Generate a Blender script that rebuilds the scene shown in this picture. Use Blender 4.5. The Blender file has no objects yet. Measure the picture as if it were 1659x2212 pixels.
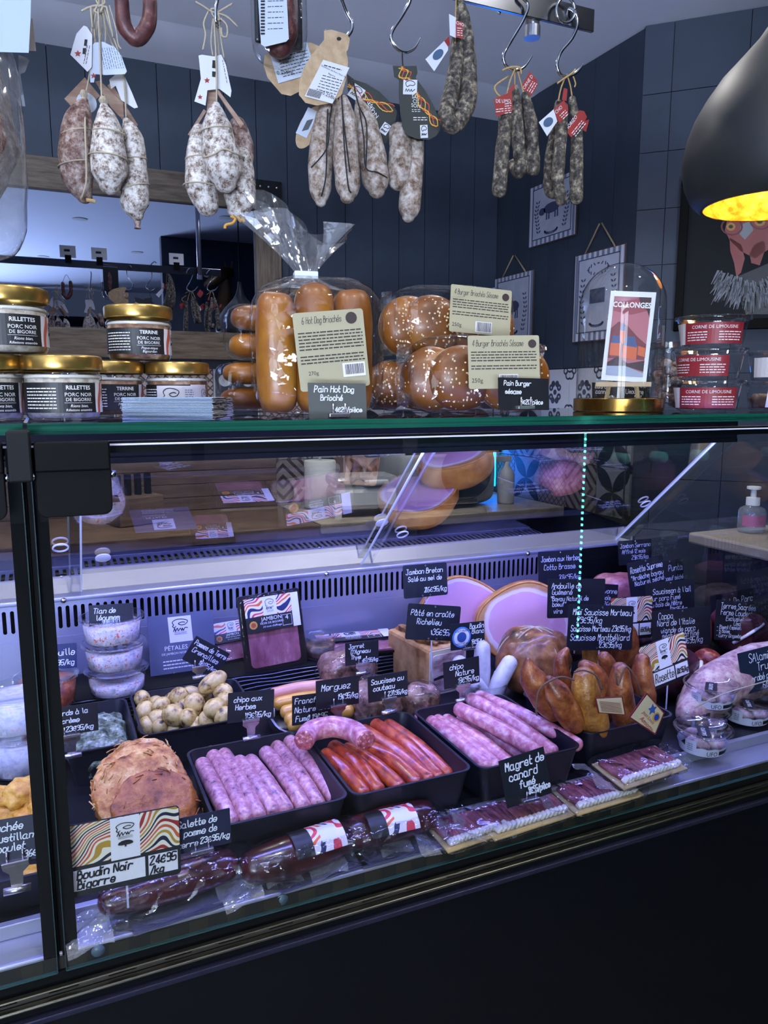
import bpy, math, random
from mathutils import Vector, Matrix, noise
random.seed(7)
R = math.radians
scene = bpy.context.scene
COL = scene.collection

# ------------------------------------------------------------------ camera
F, CX, CY = 1640.0, 829.5, 1106.0
YAW, PITCH = R(24.05), R(8.8)
CAM = Vector((0, -0.85, 1.345))
FW = Vector((math.sin(YAW)*math.cos(PITCH), math.cos(YAW)*math.cos(PITCH), -math.sin(PITCH)))
RT = Vector((math.cos(YAW), -math.sin(YAW), 0))
UP = RT.cross(FW)
cd = bpy.data.cameras.new('camera')
cd.sensor_fit = 'HORIZONTAL'; cd.sensor_width = 36.0; cd.lens = 36.0*F/1659.0
cd.clip_start = 0.02; cd.clip_end = 60
cam = bpy.data.objects.new('camera', cd); COL.objects.link(cam)
cam.location = CAM
cam.rotation_euler = Matrix((RT, UP, -FW)).transposed().to_euler()
scene.camera = cam

# ------------------------------------------------------------------ world, exposure
w = bpy.data.worlds.new('world'); scene.world = w; w.use_nodes = True
bg = w.node_tree.nodes['Background']
bg.inputs[0].default_value = (0.55, 0.68, 1.0, 1); bg.inputs[1].default_value = 0.12
vs = scene.view_settings
vs.view_transform = 'Standard'; vs.look = 'None'; vs.exposure = 0.0; vs.gamma = 1.0; vs.use_curve_mapping = False
scene.cycles.transparent_max_bounces = 16
scene.cycles.use_adaptive_sampling = True; scene.cycles.adaptive_threshold = 0.1; scene.cycles.adaptive_min_samples = 12
scene.cycles.max_bounces = 6; scene.cycles.diffuse_bounces = 3; scene.cycles.glossy_bounces = 3; scene.cycles.transmission_bounces = 2
scene.cycles.caustics_reflective = False; scene.cycles.caustics_refractive = False

def area_light(name, loc, size, power, col, rot=(0, 0, 0), size_y=None, spread=None, shape=None):
    l = bpy.data.lights.new(name, 'AREA'); l.energy = power; l.color = col
    l.shape = shape or ('RECTANGLE' if size_y else 'DISK'); l.size = size
    if size_y: l.size_y = size_y
    if spread: l.spread = R(spread)
    o = bpy.data.objects.new(name, l); COL.objects.link(o); o.location = loc; o.rotation_euler = rot
    return o
# daylight of the shop windows behind the camera
area_light('window_daylight', (-2.85, -5.15, 1.5), 2.2, 130, (0.72, 0.82, 1.0), (R(90), 0, R(-25)), 2.0)
# fill lamp added outside the shopfront, aimed up to brighten the ceiling
area_light('ceiling_fill', (-2.45, -5.5, 0.55), 2.6, 400, (0.7, 0.79, 1.0), (R(124), 0, R(-15)), 0.9, spread=80)
# ceiling downlights, rear right pair added to brighten the back counter (fixtures further down)
SPOTS = [(-0.55, -0.55), (0.35, -0.75), (1.35, -0.25), (-0.6, 0.3), (0.55, 1.25), (1.25, 0.95), (-0.3, 1.5), (0.5, 1.5), (1.25, 1.45), (-1.6, 0.2), (-0.9, -2.2), (0.1, -2.6), (0.9, -2.0)]
CEIL = 2.66
for sx, sy in SPOTS:
    area_light('downlight', (sx, sy, CEIL-0.008), 0.07, 7.0, (1.0, 0.96, 0.93), spread=130 if sy < 1.4 else 84)

# ------------------------------------------------------------------ pixel -> place helpers (1659 x 2212 frame)
def ray(x, y): return FW + RT*((x-CX)/F) - UP*((y-CY)/F)
def PY(x, y, v):
    d = ray(x, y); return CAM + d*((v-CAM.y)/d.y)
def PZ(x, y, v):
    d = ray(x, y); return CAM + d*((v-CAM.z)/d.z)
def PX(x, y, v):
    d = ray(x, y); return CAM + d*((v-CAM.x)/d.x)
def depth(P): return (Vector(P)-CAM).dot(FW)

# ------------------------------------------------------------------ materials
def lin(c):
    if isinstance(c, str):
        c = c.lstrip('#'); c = [int(c[i:i+2], 16)/255 for i in (0, 2, 4)]
        c = [x/12.92 if x <= .04045 else ((x+.055)/1.055)**2.4 for x in c]
    return (c[0], c[1], c[2], 1)
MATS = {}
class X:                                        # tiny expression builder on math nodes
    def __init__(s, nt, sock): s.nt, s.s = nt, sock
    def op(s, o, b=None, c=None):
        n = s.nt.nodes.new('ShaderNodeMath'); n.operation = o
        for i, v in enumerate((s, b, c)):
            if v is None: continue
            if isinstance(v, X): s.nt.links.new(v.s, n.inputs[i])
            else: n.inputs[i].default_value = v
        return X(s.nt, n.outputs[0])
    def __add__(s, b): return s.op('ADD', b)
    def __sub__(s, b): return s.op('SUBTRACT', b)
    def __mul__(s, b): return s.op('MULTIPLY', b)
    def __truediv__(s, b): return s.op('DIVIDE', b)
    def lt(s, b): return s.op('LESS_THAN', b)
    def gt(s, b): return s.op('GREATER_THAN', b)
    def abs(s): return s.op('ABSOLUTE')
    def sin(s): return s.op('SINE')
    def frac(s): return s.op('FRACT')
    def min(s, b): return s.op('MINIMUM', b)
    def max(s, b): return s.op('MAXIMUM', b)
    def sqrt(s): return s.op('SQRT')
def newmat(name):
    m = bpy.data.materials.new(name); m.use_nodes = True
    nt = m.node_tree; b = nt.nodes['Principled BSDF']
    MATS[name] = m
    return m, nt, b
def coords(nt, kind='Object', scale=(1, 1, 1), rnd=True):
    tc = nt.nodes.new('ShaderNodeTexCoord'); mp = nt.nodes.new('ShaderNodeMapping')
    mp.inputs['Scale'].default_value = scale
    nt.links.new(tc.outputs[kind], mp.inputs[0])
    if rnd:
        oi = nt.nodes.new('ShaderNodeObjectInfo'); mu = nt.nodes.new('ShaderNodeMath'); mu.operation = 'MULTIPLY'
        mu.inputs[1].default_value = 7.3
        nt.links.new(oi.outputs['Random'], mu.inputs[0]); nt.links.new(mu.outputs[0], mp.inputs['Location'])
    return mp.outputs[0]
def noise_tex(nt, vec, scale, detail=4, rough=.55, dist=0):
    n = nt.nodes.new('ShaderNodeTexNoise'); n.inputs['Scale'].default_value = scale
    n.inputs['Detail'].default_value = detail; n.inputs['Roughness'].default_value = rough; n.inputs['Distortion'].default_value = dist
    nt.links.new(vec, n.inputs['Vector'])
    return n.outputs['Fac']
def ramp(nt, fac, stops, interp='LINEAR'):
    r = nt.nodes.new('ShaderNodeValToRGB'); cr = r.color_ramp; cr.interpolation = interp
    while len(cr.elements) > 1: cr.elements.remove(cr.elements[-1])
    for i, (p, c) in enumerate(stops):
        e = cr.elements[0] if i == 0 else cr.elements.new(p)
        e.position = p; e.color = lin(c)
    nt.links.new(fac, r.inputs[0])
    return r.outputs[0]
def bump(nt, b, h, strength, dist=.002):
    n = nt.nodes.new('ShaderNodeBump'); n.inputs['Strength'].default_value = strength; n.inputs['Distance'].default_value = dist
    nt.links.new(h, n.inputs['Height']); nt.links.new(n.outputs[0], b.inputs['Normal'])
    return n
def M(name, col, rough=.5, metal=0., spec=.5, stops=None, scale=30, detail=4, nrough=.6, dist=0, stretch=(1, 1, 1), bmp=0, bscale=None, bdist=.002, coat=0, sss=0, emis=None, estr=1, voronoi=False):
    if name in MATS: return MATS[name]
    m, nt, b = newmat(name)
    b.inputs['Base Color'].default_value = lin(col)
    b.inputs['Roughness'].default_value = rough; b.inputs['Metallic'].default_value = metal
    b.inputs['Specular IOR Level'].default_value = spec; b.inputs['Coat Weight'].default_value = coat; b.inputs['Coat Roughness'].default_value = .15
    if sss:
        b.inputs['Subsurface Weight'].default_value = sss; b.inputs['Subsurface Radius'].default_value = (.01, .004, .003); b.inputs['Subsurface Scale'].default_value = .6
    if emis: b.inputs['Emission Color'].default_value = lin(emis); b.inputs['Emission Strength'].default_value = estr
    if stops or bmp:
        v = coords(nt, 'Object', stretch)
        if stops:
            f = noise_tex(nt, v, scale, detail, nrough, dist)
            nt.links.new(ramp(nt, f, stops), b.inputs['Base Color'])
        if bmp:
            if voronoi:
                vo = nt.nodes.new('ShaderNodeTexVoronoi'); vo.inputs['Scale'].default_value = bscale or scale
                nt.links.new(v, vo.inputs['Vector']); h = vo.outputs['Distance']
            else: h = noise_tex(nt, v, bscale or scale, 5, .6)
            bump(nt, b, h, bmp, bdist)
    return m
def clear(name, tint=(.96, .97, .98), refl=1.0, rough=.05, bmp=0, bscale=60, base=.02, ior=1.45, haze=0, creases=False, glow=None, bdist=.003):
    if name in MATS: return MATS[name]
    m, nt, b = newmat(name); nt.nodes.remove(b)
    out = nt.nodes['Material Output']
    tr = nt.nodes.new('ShaderNodeBsdfTransparent'); tr.inputs[0].default_value = (*tint, 1)
    gl = nt.nodes.new('ShaderNodeBsdfGlossy'); gl.inputs['Roughness'].default_value = rough
    fr = nt.nodes.new('ShaderNodeFresnel')
    ge = nt.nodes.new('ShaderNodeNewGeometry'); bk = X(nt, ge.outputs['Backfacing'])     # same reflectance from both sides of a thin sheet
    nt.links.new((bk*(1/ior-ior)+ior).s, fr.inputs[0])
    f = (X(nt, fr.outputs[0])*refl + base).min(1.0)
    if bmp:
        v = coords(nt)
        if creases:
            vo = nt.nodes.new('ShaderNodeTexVoronoi'); vo.feature = 'DISTANCE_TO_EDGE'; vo.inputs['Scale'].default_value = bscale
            wv = nt.nodes.new('ShaderNodeVectorMath'); wv.operation = 'ADD'
            ns = nt.nodes.new('ShaderNodeTexNoise'); ns.inputs['Scale'].default_value = bscale*.7
            nt.links.new(v, ns.inputs['Vector']); sc = nt.nodes.new('ShaderNodeVectorMath'); sc.operation = 'SCALE'; sc.inputs['Scale'].default_value = .03
            nt.links.new(ns.outputs['Color'], sc.inputs[0]); nt.links.new(v, wv.inputs[0]); nt.links.new(sc.outputs[0], wv.inputs[1]); nt.links.new(wv.outputs[0], vo.inputs['Vector'])
            h = (X(nt, vo.outputs['Distance']).min(.25)*2 + X(nt, noise_tex(nt, v, bscale*1.2, 3))*.6).s
        else: h = noise_tex(nt, v, bscale, 3)
        bn = nt.nodes.new('ShaderNodeBump'); bn.inputs['Strength'].default_value = bmp; bn.inputs['Distance'].default_value = bdist
        nt.links.new(h, bn.inputs['Height']); nt.links.new(bn.outputs[0], gl.inputs['Normal']); nt.links.new(bn.outputs[0], fr.inputs['Normal'])
    mx = nt.nodes.new('ShaderNodeMixShader')
    nt.links.new(f.s, mx.inputs[0]); nt.links.new(tr.outputs[0], mx.inputs[1]); nt.links.new(gl.outputs[0], mx.inputs[2])
    o = mx.outputs[0]
    if haze:
        df = nt.nodes.new('ShaderNodeBsdfDiffuse'); df.inputs[0].default_value = (.85, .87, .9, 1)
        m2 = nt.nodes.new('ShaderNodeMixShader'); m2.inputs[0].default_value = haze
        nt.links.new(o, m2.inputs[1]); nt.links.new(df.outputs[0], m2.inputs[2]); o = m2.outputs[0]
    nt.links.new(o, out.inputs[0])
    return m
def emit(name, col, s):
    if name in MATS: return MATS[name]
    m, nt, b = newmat(name); nt.nodes.remove(b)
    e = nt.nodes.new('ShaderNodeEmission'); e.inputs[0].default_value = lin(col); e.inputs[1].default_value = s
    nt.links.new(e.outputs[0], nt.nodes['Material Output'].inputs[0]); return m

# ------------------------------------------------------------------ mesh builder
def cat_rom(pts, n=6):
    pts = [Vector(p) for p in pts]
    if len(pts) < 3 or n < 2: return pts
    out = []
    for i in range(len(pts)-1):
        p0 = pts[max(i-1, 0)]; p1 = pts[i]; p2 = pts[i+1]; p3 = pts[min(i+2, len(pts)-1)]
        for k in range(n):
            t = k/n
            out.append(.5*((2*p1)+(p2-p0)*t+(2*p0-5*p1+4*p2-p3)*t*t+(3*p1-p0-3*p2+p3)*t**3))
    out.append(pts[-1]); return out
def lerp_list(v, n):
    out = []
    for i in range(n):
        t = i/(n-1)*(len(v)-1); k = min(int(t), len(v)-2); out.append(v[k]+(v[k+1]-v[k])*(t-k))
    return out
class MB:
    def __init__(s): s.v = []; s.f = []; s.uv = None
    def add(s, verts, faces, mtx=None):
        o = len(s.v)
        s.v += [tuple(mtx @ Vector(p)) for p in verts] if mtx else [tuple(p) for p in verts]
        s.f += [tuple(i+o for i in f) for f in faces]
        return s
    def box(s, c, d, rot=None):
        x, y, z = d[0]/2, d[1]/2, d[2]/2
        vs = [(-x, -y, -z), (x, -y, -z), (x, y, -z), (-x, y, -z), (-x, -y, z), (x, -y, z), (x, y, z), (-x, y, z)]
        m = Matrix.Translation(c)
        if rot: m = m @ (Matrix.Rotation(rot[2], 4, 'Z') @ Matrix.Rotation(rot[1], 4, 'Y') @ Matrix.Rotation(rot[0], 4, 'X'))
        return s.add(vs, [(3, 2, 1, 0), (4, 5, 6, 7), (0, 1, 5, 4), (1, 2, 6, 5), (2, 3, 7, 6), (3, 0, 4, 7)], m)
    def b2(s, a, b): return s.box([(a[i]+b[i])/2 for i in range(3)], [abs(b[i]-a[i]) for i in range(3)])
    def lathe(s, prof, seg=32, c=(0, 0, 0), cap0=True, cap1=True, a0=0, a1=None, lump=0):
        o = len(s.v); full = a1 is None; n = seg if full else seg+1
        for r, z in prof:
            for i in range(n):
                a = 2*math.pi*i/seg if full else a0+(a1-a0)*i/seg
                rr = r*(1+lump*noise.noise(Vector((math.cos(a)*2, math.sin(a)*2, z*60)))) if lump else r
                s.v.append((c[0]+rr*math.cos(a), c[1]+rr*math.sin(a), c[2]+z))
        for j in range(len(prof)-1):
            for i in range(n if full else n-1):
                k = (i+1) % n
                s.f.append((o+j*n+i, o+j*n+k, o+(j+1)*n+k, o+(j+1)*n+i))
        if full and cap0 and prof[0][0] > 1e-5: s.f.append(tuple(o+i for i in reversed(range(n))))
        if full and cap1 and prof[-1][0] > 1e-5: s.f.append(tuple(o+(len(prof)-1)*n+i for i in range(n)))
        return s
    def tube(s, pts, rad, seg=10, sub=5, cap=True, round_ends=0, lump=0, lscale=60, squash=1, seed=0):
        P = cat_rom(pts, sub); n = len(P)
        rr = lerp_list(list(rad), n) if hasattr(rad, '__len__') else [rad]*n
        if round_ends:
            d0 = (P[0]-P[1]).normalized(); d1 = (P[-1]-P[-2]).normalized(); r0, r1 = rr[0], rr[-1]
            A = []; B = []
            for k in (1, 2, 3):
                a = k/3.3*math.pi/2
                A.append((P[0]+d0*r0*math.sin(a)*round_ends, r0*math.cos(a))); B.append((P[-1]+d1*r1*math.sin(a)*round_ends, r1*math.cos(a)))
            P = [p for p, _ in reversed(A)]+P+[p for p, _ in B]; rr = [r for _, r in reversed(A)]+rr+[r for _, r in B]; n = len(P)
        o = len(s.v); ref = None
        for i in range(n):
            t = (P[min(i+1, n-1)]-P[max(i-1, 0)]).normalized()
            if ref is None: ref = Vector((0, 1, 0)) if abs(t.y) < .8 else Vector((1, 0, 0))
            u = (ref-t*ref.dot(t)).normalized(); ref = u; v2 = t.cross(u)
            for k in range(seg):
                a = 2*math.pi*k/seg; dr = u*math.cos(a)*squash+v2*math.sin(a)
                q = P[i]+dr*rr[i]
                if lump: q = q+dr*(rr[i]*lump*noise.noise(q*lscale+Vector((seed, seed*2, 0))))
                s.v.append(tuple(q))
        for i in range(n-1):
            for k in range(seg):
                k2 = (k+1) % seg
                s.f.append((o+i*seg+k, o+i*seg+k2, o+(i+1)*seg+k2, o+(i+1)*seg+k))
        if cap:
            s.f.append(tuple(o+k for k in reversed(range(seg)))); s.f.append(tuple(o+(n-1)*seg+k for k in range(seg)))
        return s
    def poly(s, pts, y0=0., y1=.001):            # outline in (x,z), extruded along y
        n = len(pts); o = len(s.v)
        s.v += [(p[0], y0, p[1]) for p in pts]+[(p[0], y1, p[1]) for p in pts]
        s.f.append(tuple(o+i for i in range(n))); s.f.append(tuple(o+n+i for i in reversed(range(n))))
        for i in range(n): s.f.append((o+i, o+n+i, o+n+(i+1) % n, o+(i+1) % n))
        return s
    def super(s, c, r, e1=.5, e2=.5, nu=32, nv=20, lump=0, lscale=20, seed=0, fn=None):
        o = len(s.v); pw = lambda a, e: math.copysign(abs(a)**e, a)
        for j in range(nv+1):
            v = -math.pi/2+math.pi*j/nv
            for i in range(nu):
                u = 2*math.pi*i/nu
                q = Vector((r[0]*pw(math.cos(v), e1)*pw(math.cos(u), e2), r[1]*pw(math.cos(v), e1)*pw(math.sin(u), e2), r[2]*pw(math.sin(v), e1)))
                if lump:
                    k = noise.noise(q*lscale+Vector((seed*3.1, seed, seed*1.7)))+.5*noise.noise(q*lscale*2.3+Vector((seed, 5, 1)))
                    q = q*(1+lump*k)
                if fn: q = fn(q)
                s.v.append((q[0]+c[0], q[1]+c[1], q[2]+c[2]))
        for j in range(nv):
            for i in range(nu):
                k = (i+1) % nu
                s.f.append((o+j*nu+i, o+j*nu+k, o+(j+1)*nu+k, o+(j+1)*nu+i))
        return s
    def grid(s, fn, nu, nv):
        o = len(s.v)
        for j in range(nv+1):
            for i in range(nu+1): s.v.append(tuple(fn(i/nu, j/nv)))
        for j in range(nv):
            for i in range(nu):
                a = o+j*(nu+1)+i; s.f.append((a, a+1, a+nu+2, a+nu+1))
        return s
    def mesh(s, name, smooth=False):
        me = bpy.data.meshes.new(name); me.from_pydata(s.v, [], s.f); me.update()
        if smooth: me.polygons.foreach_set('use_smooth', [True]*len(me.polygons))
        return me
    def obj(s, name, mat, parent=None, loc=None, rot=None, smooth=False, bev=0, auto=None, sub=0, solid=0):
        o = bpy.data.objects.new(name, s.mesh(name, smooth or auto is not None))
        if mat: o.data.materials.append(mat)
        COL.objects.link(o)
        if parent: o.parent = parent
        if loc is not None: o.location = loc
        if rot is not None: o.rotation_euler = rot
        if solid: md = o.modifiers.new('solid', 'SOLIDIFY'); md.thickness = solid
        if bev:
            md = o.modifiers.new('bevel', 'BEVEL'); md.width = bev; md.segments = 2; md.limit_method = 'ANGLE'; md.angle_limit = R(40)
        if sub: md = o.modifiers.new('sub', 'SUBSURF'); md.levels = sub; md.render_levels = sub
        if auto is not None:
            me = o.data; me.update()
            try: me.set_sharp_from_angle(angle=R(auto))
            except Exception: pass
        return o
def tag(o, label, cat, group=None):
    o['label'] = label; o['category'] = cat
    if group: o['group'] = group
    return o
def thing(name, label, cat, loc=(0, 0, 0), rot=(0, 0, 0), group=None):
    o = bpy.data.objects.new(name, None); o.empty_display_size = .02; COL.objects.link(o)
    o.location = loc; o.rotation_euler = rot
    return tag(o, label, cat, group)
def struct(o): o['kind'] = 'structure'; return o
def stuff(o): o['kind'] = 'stuff'; return o
def dup(root, loc=None, rot=None, label=None, group=None, scale=None):
    r = root.copy(); COL.objects.link(r)
    if loc is not None: r.location = loc
    if rot is not None: r.rotation_euler = rot
    if scale is not None: r.scale = scale
    if label: r['label'] = label
    if group: r['group'] = group
    for ch in list(root.children):
        c = ch.copy(); COL.objects.link(c); c.parent = r
        for g in list(ch.children):
            d = g.copy(); COL.objects.link(d); d.parent = c
    return r

# ------------------------------------------------------------------ lettering
GL = {
'a': '4536160403123243 464252', 'b': '0902 051636454332120 3', 'c': '4536160403123243', 'd': '4536160403123243 4942', 'e': '04444536160403123243',
'f': '4839281812 0636', 'g': '4536160403123243 4641301001', 'h': '0902 0516364542', 'i': '0602 0818', 'j': '2621100 0 2828', 'k': '0902 4604 1442', 'l': '091322',
'm': '0602 0516252 2 2536454 2', 'n': '0602 0516364542', 'o': '160403123243453616', 'p': '0600 051636454332120 3', 'q': '4536160403123243 4640', 'r': '0602 04163646',
's': '453616053443321203', 't': '19132232 0636', 'u': '0603123243 4642', 'v': '062246', 'w': '061225324 6', 'x': '0642 4602', 'y': '0613 4600', 'z': '0646024 2',
'A': '022942 1535', 'B': '0902 092938362605 063645433202', 'C': '4839190704031242', 'D': '0902 092948433202', 'E': '4909023 2 0636', 'F': '490902 0636', 'G': '4839190704031232434535',
'H': '0902 4942 0646', 'I': '1912', 'J': '1949 3932120 3', 'K': '0902 490542', 'L': '090242', 'M': '020925494 2', 'N': '02094249', 'O': '190704123244483919', 'P': '0902 092948362505',
'R': '0902 092948362505 2542', 'S': '48391907163544321203', 'T': '0949 2922', 'U': '090312324349', 'V': '092249', 'W': '091225324 9', 'Z': '0949024 2',
'0': '190704123244483919', '1': '071912', '2': '08193948250242', '3': '0819394726 2645431 203', '4': '3932 39044 4', '5': '490905364543321203', '6': '39180403123244351504', '7': '094912', '8': '251608193948362514031232433525', '9': '45361608193948433212',
'/': '0139', '.': '0202 0212', ',': '1201', '-': '0535', "'": '1917', '"': '0907 2927', '€': '4738280604033243 0535', ':': '1515 1313', '!': '1914 1212',
}
def glyphs(ch):
    acc = {'é': ('e', '2739'), 'è': ('e', '1927'), 'ê': ('e', '172937'), 'à': ('a', '1927'), 'â': ('a', '172937'), 'û': ('u', '172937'), 'ï': ('i', '0818')}
    g = GL.get(ch)
    if ch in acc: g = GL[acc[ch][0]]+' '+acc[ch][1]
    if g is None: return []
    # strokes are runs of digit pairs; a blank inside an odd run is just padding
    res = []; cur = ''
    for part in g.split(' '):
        cur += part
        if len(cur) % 2 == 0: res.append(cur); cur = ''
    return [[(int(q[i]), int(q[i+1])) for i in range(0, len(q), 2)] for q in res]
def hand(lines, W, H, width=.0009, yo=-.0012, jitter=.25, seed=1):
    """lines: (text, x fraction, baseline fraction, cap height fraction[, slope]) -> flat chalk-pen strokes in the card's x/z plane"""
    rnd = random.Random(seed); mb = MB()
    for ln in lines:
        txt, fx, fz, fh = ln[:4]; slope = ln[4] if len(ln) > 4 else 0
        u = H*fh*1.14/7.0
        tw = sum(3.4 if ch == ' ' else (max([a for s_ in glyphs(ch) for a, _ in s_] or [2])+1.5) for ch in txt)*u
        mxf = ln[5] if len(ln) > 5 else 1.0
        sx = min(.86, .97*(mxf-fx)*W/max(tw, 1e-6))
        if sx < .5: u *= sx/.5; sx = .5
        x = fx*W-W/2; z0 = fz*H; xs = x
        for ch in txt:
            if ch == ' ': x += 3.4*u*sx; continue
            st = glyphs(ch); mxw = 0
            for s_ in st:
                pts = []
                for (a, b) in s_:
                    mxw = max(mxw, a)
                    px = x+((a+rnd.uniform(-jitter, jitter))*sx+.12*(b-2))*u; pz = z0+(b-2+rnd.uniform(-jitter, jitter))*u+(px-xs)*slope
                    pts.append((px, 0, pz))
                pts = cat_rom(pts, 4) if len(pts) > 2 else [Vector(p) for p in pts]
                if len(pts) == 2 and (pts[0]-pts[1]).length < u*.6: pts = [pts[0], pts[0]+Vector((u*.3, 0, 0))]
                o = len(mb.v); n = len(pts); hw = width/2
                for i, p in enumerate(pts):
                    t = pts[min(i+1, n-1)]-pts[max(i-1, 0)]
                    if t.length < 1e-7: t = Vector((1, 0, 0))
                    t.normalize(); nx, nz = -t.z*hw, t.x*hw
                    e = t*hw*(-.8 if i == 0 else (.8 if i == n-1 else 0))
                    mb.v += [(p.x+e.x+nx, yo, p.z+e.z+nz), (p.x+e.x-nx, yo, p.z+e.z-nz)]
                for i in range(n-1): mb.f.append((o+2*i, o+2*i+1, o+2*i+3, o+2*i+2))
            x += (mxw+1.5)*u*sx
    return mb
def wrapper(Rf, zo=0):
    """bend x/z print round a vertical axis; Rf(z) is the radius"""
    def f(p):
        r = Rf(p[2]); a = p[0]/r; rr = r-p[1]
        return (rr*math.sin(a), -rr*math.cos(a), p[2]+zo)
    return f
def font(text, size, x=0, z=0, yo=-.0006, align='CENTER', shear=0, sx=1.0, wrap=None, rot=0, bold=0.0):
    cu = bpy.data.curves.new('t', 'FONT'); cu.body = text; cu.size = size; cu.align_x = align; cu.shear = shear; cu.offset = bold; cu.resolution_u = 2
    o = bpy.data.objects.new('t', cu); COL.objects.link(o)
    dg = bpy.context.evaluated_depsgraph_get(); me = o.evaluated_get(dg).to_mesh()
    vs = [(v.co.x*sx, v.co.y) for v in me.vertices]; fs = [tuple(p.vertices) for p in me.polygons]
    o.evaluated_get(dg).to_mesh_clear(); bpy.data.objects.remove(o); bpy.data.curves.remove(cu)
    c, s_ = math.cos(rot), math.sin(rot)
    vs = [(x+a*c-b*s_, yo, z+a*s_+b*c) for a, b in vs]
    if wrap: vs = [wrap(p) for p in vs]
    mb = MB(); mb.add(vs, fs); return mb
def bars(x0, x1, zs, h, yo=-.0006, seed=1, word=(.003, .009), gap=.0012, wrap=None):
    rnd = random.Random(seed); mb = MB()
    for z in zs:
        x = x0
        while x < x1-.001:
            e = min(x+rnd.uniform(*word), x1)
            n = 1 if not wrap else 3
            for k in range(n):
                a = x+(e-x)*k/n; b = x+(e-x)*(k+1)/n
                q = [(a, yo, z), (b, yo, z), (b, yo, z+h), (a, yo, z+h)]
                if wrap: q = [wrap(p) for p in q]
                mb.add(q, [(0, 1, 2, 3)])
            x = e+gap
    return mb
def barcode(x0, x1, z0, z1, yo=-.0006, seed=3):
    rnd = random.Random(seed); mb = MB(); x = x0
    while x < x1:
        w_ = rnd.choice((.0004, .0007, .001))
        mb.add([(x, yo, z0), (x+w_, yo, z0), (x+w_, yo, z1), (x, yo, z1)], [(0, 1, 2, 3)]); x += w_+rnd.choice((.0005, .0008))
    return mb
def quad(x0, x1, z0, z1, yo, wrap=None, n=10):
    mb = MB()
    for k in range(n if wrap else 1):
        nn = n if wrap else 1
        a = x0+(x1-x0)*k/nn; b = x0+(x1-x0)*(k+1)/nn; q = [(a, yo, z0), (b, yo, z0), (b, yo, z1), (a, yo, z1)]
        mb.add([wrap(p) for p in q] if wrap else q, [(0, 1, 2, 3)])
    return mb
def rrect(w_, h, r, n=4):
    pts = []
    for cx, cz, a0 in ((w_/2-r, r, -90), (w_/2-r, h-r, 0), (-w_/2+r, h-r, 90), (-w_/2+r, r, 180)):
        for k in range(n+1):
            a = R(a0+90*k/n); pts.append((cx+r*math.cos(a), cz+r*math.sin(a)))
    return pts
# ================================================================== SETTING
m_wall = M('wall_blue', '#283241', .6, stops=[(.35, '#26303f'), (.65, '#2c3747')], scale=5, bmp=.05, bscale=90)
m_walldk = M('wall_blue_dark', '#252e3f', .6)
m_ceil = M('ceiling_paint', '#d6dcee', .9)
m_black = M('black_plastic', '#030304', .6, spec=.12)
m_blackmat = M('black_matt', '#040506', .75, spec=.15)
m_steel = M('steel', '#b9bcc2', .25, 1.0, bmp=.05, bscale=300, stretch=(.05, 1, 1))
m_steel_r = M('steel_brushed', '#9fa2a8', .35, 1.0, bmp=.12, bscale=180, stretch=(.04, 1, 1))
m_chrome = M('chrome', '#c9ccd0', .12, 1.0)
m_wood = M('old_wood', '#6b5340', .65, stops=[(.3, '#3b3029'), (.5, '#5d5044'), (.7, '#716355')], scale=9, detail=7, stretch=(1, 9, 9), bmp=.25, bscale=60)
m_woodv = M('old_wood_upright', '#6b5340', .65, stops=[(.3, '#3b3029'), (.5, '#5d5044'), (.7, '#716355')], scale=9, detail=7, stretch=(9, 9, 1), bmp=.25, bscale=60)
m_top = M('wood_worktop', '#6d5846', .5, stops=[(.3, '#4c3a2d'), (.55, '#70594a'), (.75, '#85705e')], scale=6, detail=8, stretch=(1, 10, 10))
WB, WR, WC = 2.45, 2.076, 1.484            # back wall, right wall, start of the corner wall
floor_o = struct(MB().b2((-4, -5, -.05), (3.2, 2.6, 0)).obj('floor', M('floor_tile', '#232221', .6)))
ce = struct(MB().b2((-4, -5, CEIL), (3.4, 2.155, CEIL+.08)).obj('ceiling', m_ceil))
mb = MB(); mb.add([(-4, 2.155, CEIL), (3.4, 2.155, CEIL), (3.4, WB+.02, 2.63), (-4, WB+.02, 2.63), (-4, 2.155, CEIL+.08), (3.4, 2.155, CEIL+.08), (3.4, WB+.02, CEIL+.08), (-4, WB+.02, CEIL+.08)],
    [(3, 2, 1, 0), (4, 5, 6, 7), (0, 1, 5, 4), (1, 2, 6, 5), (2, 3, 7, 6), (3, 0, 4, 7)]); mb.obj('ceiling_slope', m_ceil, ce)
# back wall with its boards
wb = struct(MB().b2((-4, WB+.012, 0), (WR+.3, WB+.1, 2.75)).obj('wall_back', m_walldk))
pw = .132
pl = MB().b2((.0015, 0, 1.452), (pw-.0015, .014, 2.65)).mesh('plank'); pl.materials.append(m_wall)
x = WR-pw; n = 0
while x > -1.2:
    o = bpy.data.objects.new('plank', pl); COL.objects.link(o); o.parent = wb; o.location = (x, WB, 0); x -= pw
wr = struct(MB().b2((WR+.012, WC, 0), (WR+.1, WB+.1, 2.75)).obj('wall_right', m_walldk))
plr = MB().b2((0, .0015, 1.457), (.014, .1375, 2.65)).mesh('plank'); plr.materials.append(m_wall)
y = WB-.139
while y > WC-.02:
    o = bpy.data.objects.new('plank', plr); COL.objects.link(o); o.parent = wr; o.location = (WR, y, 0); y -= .139
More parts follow.
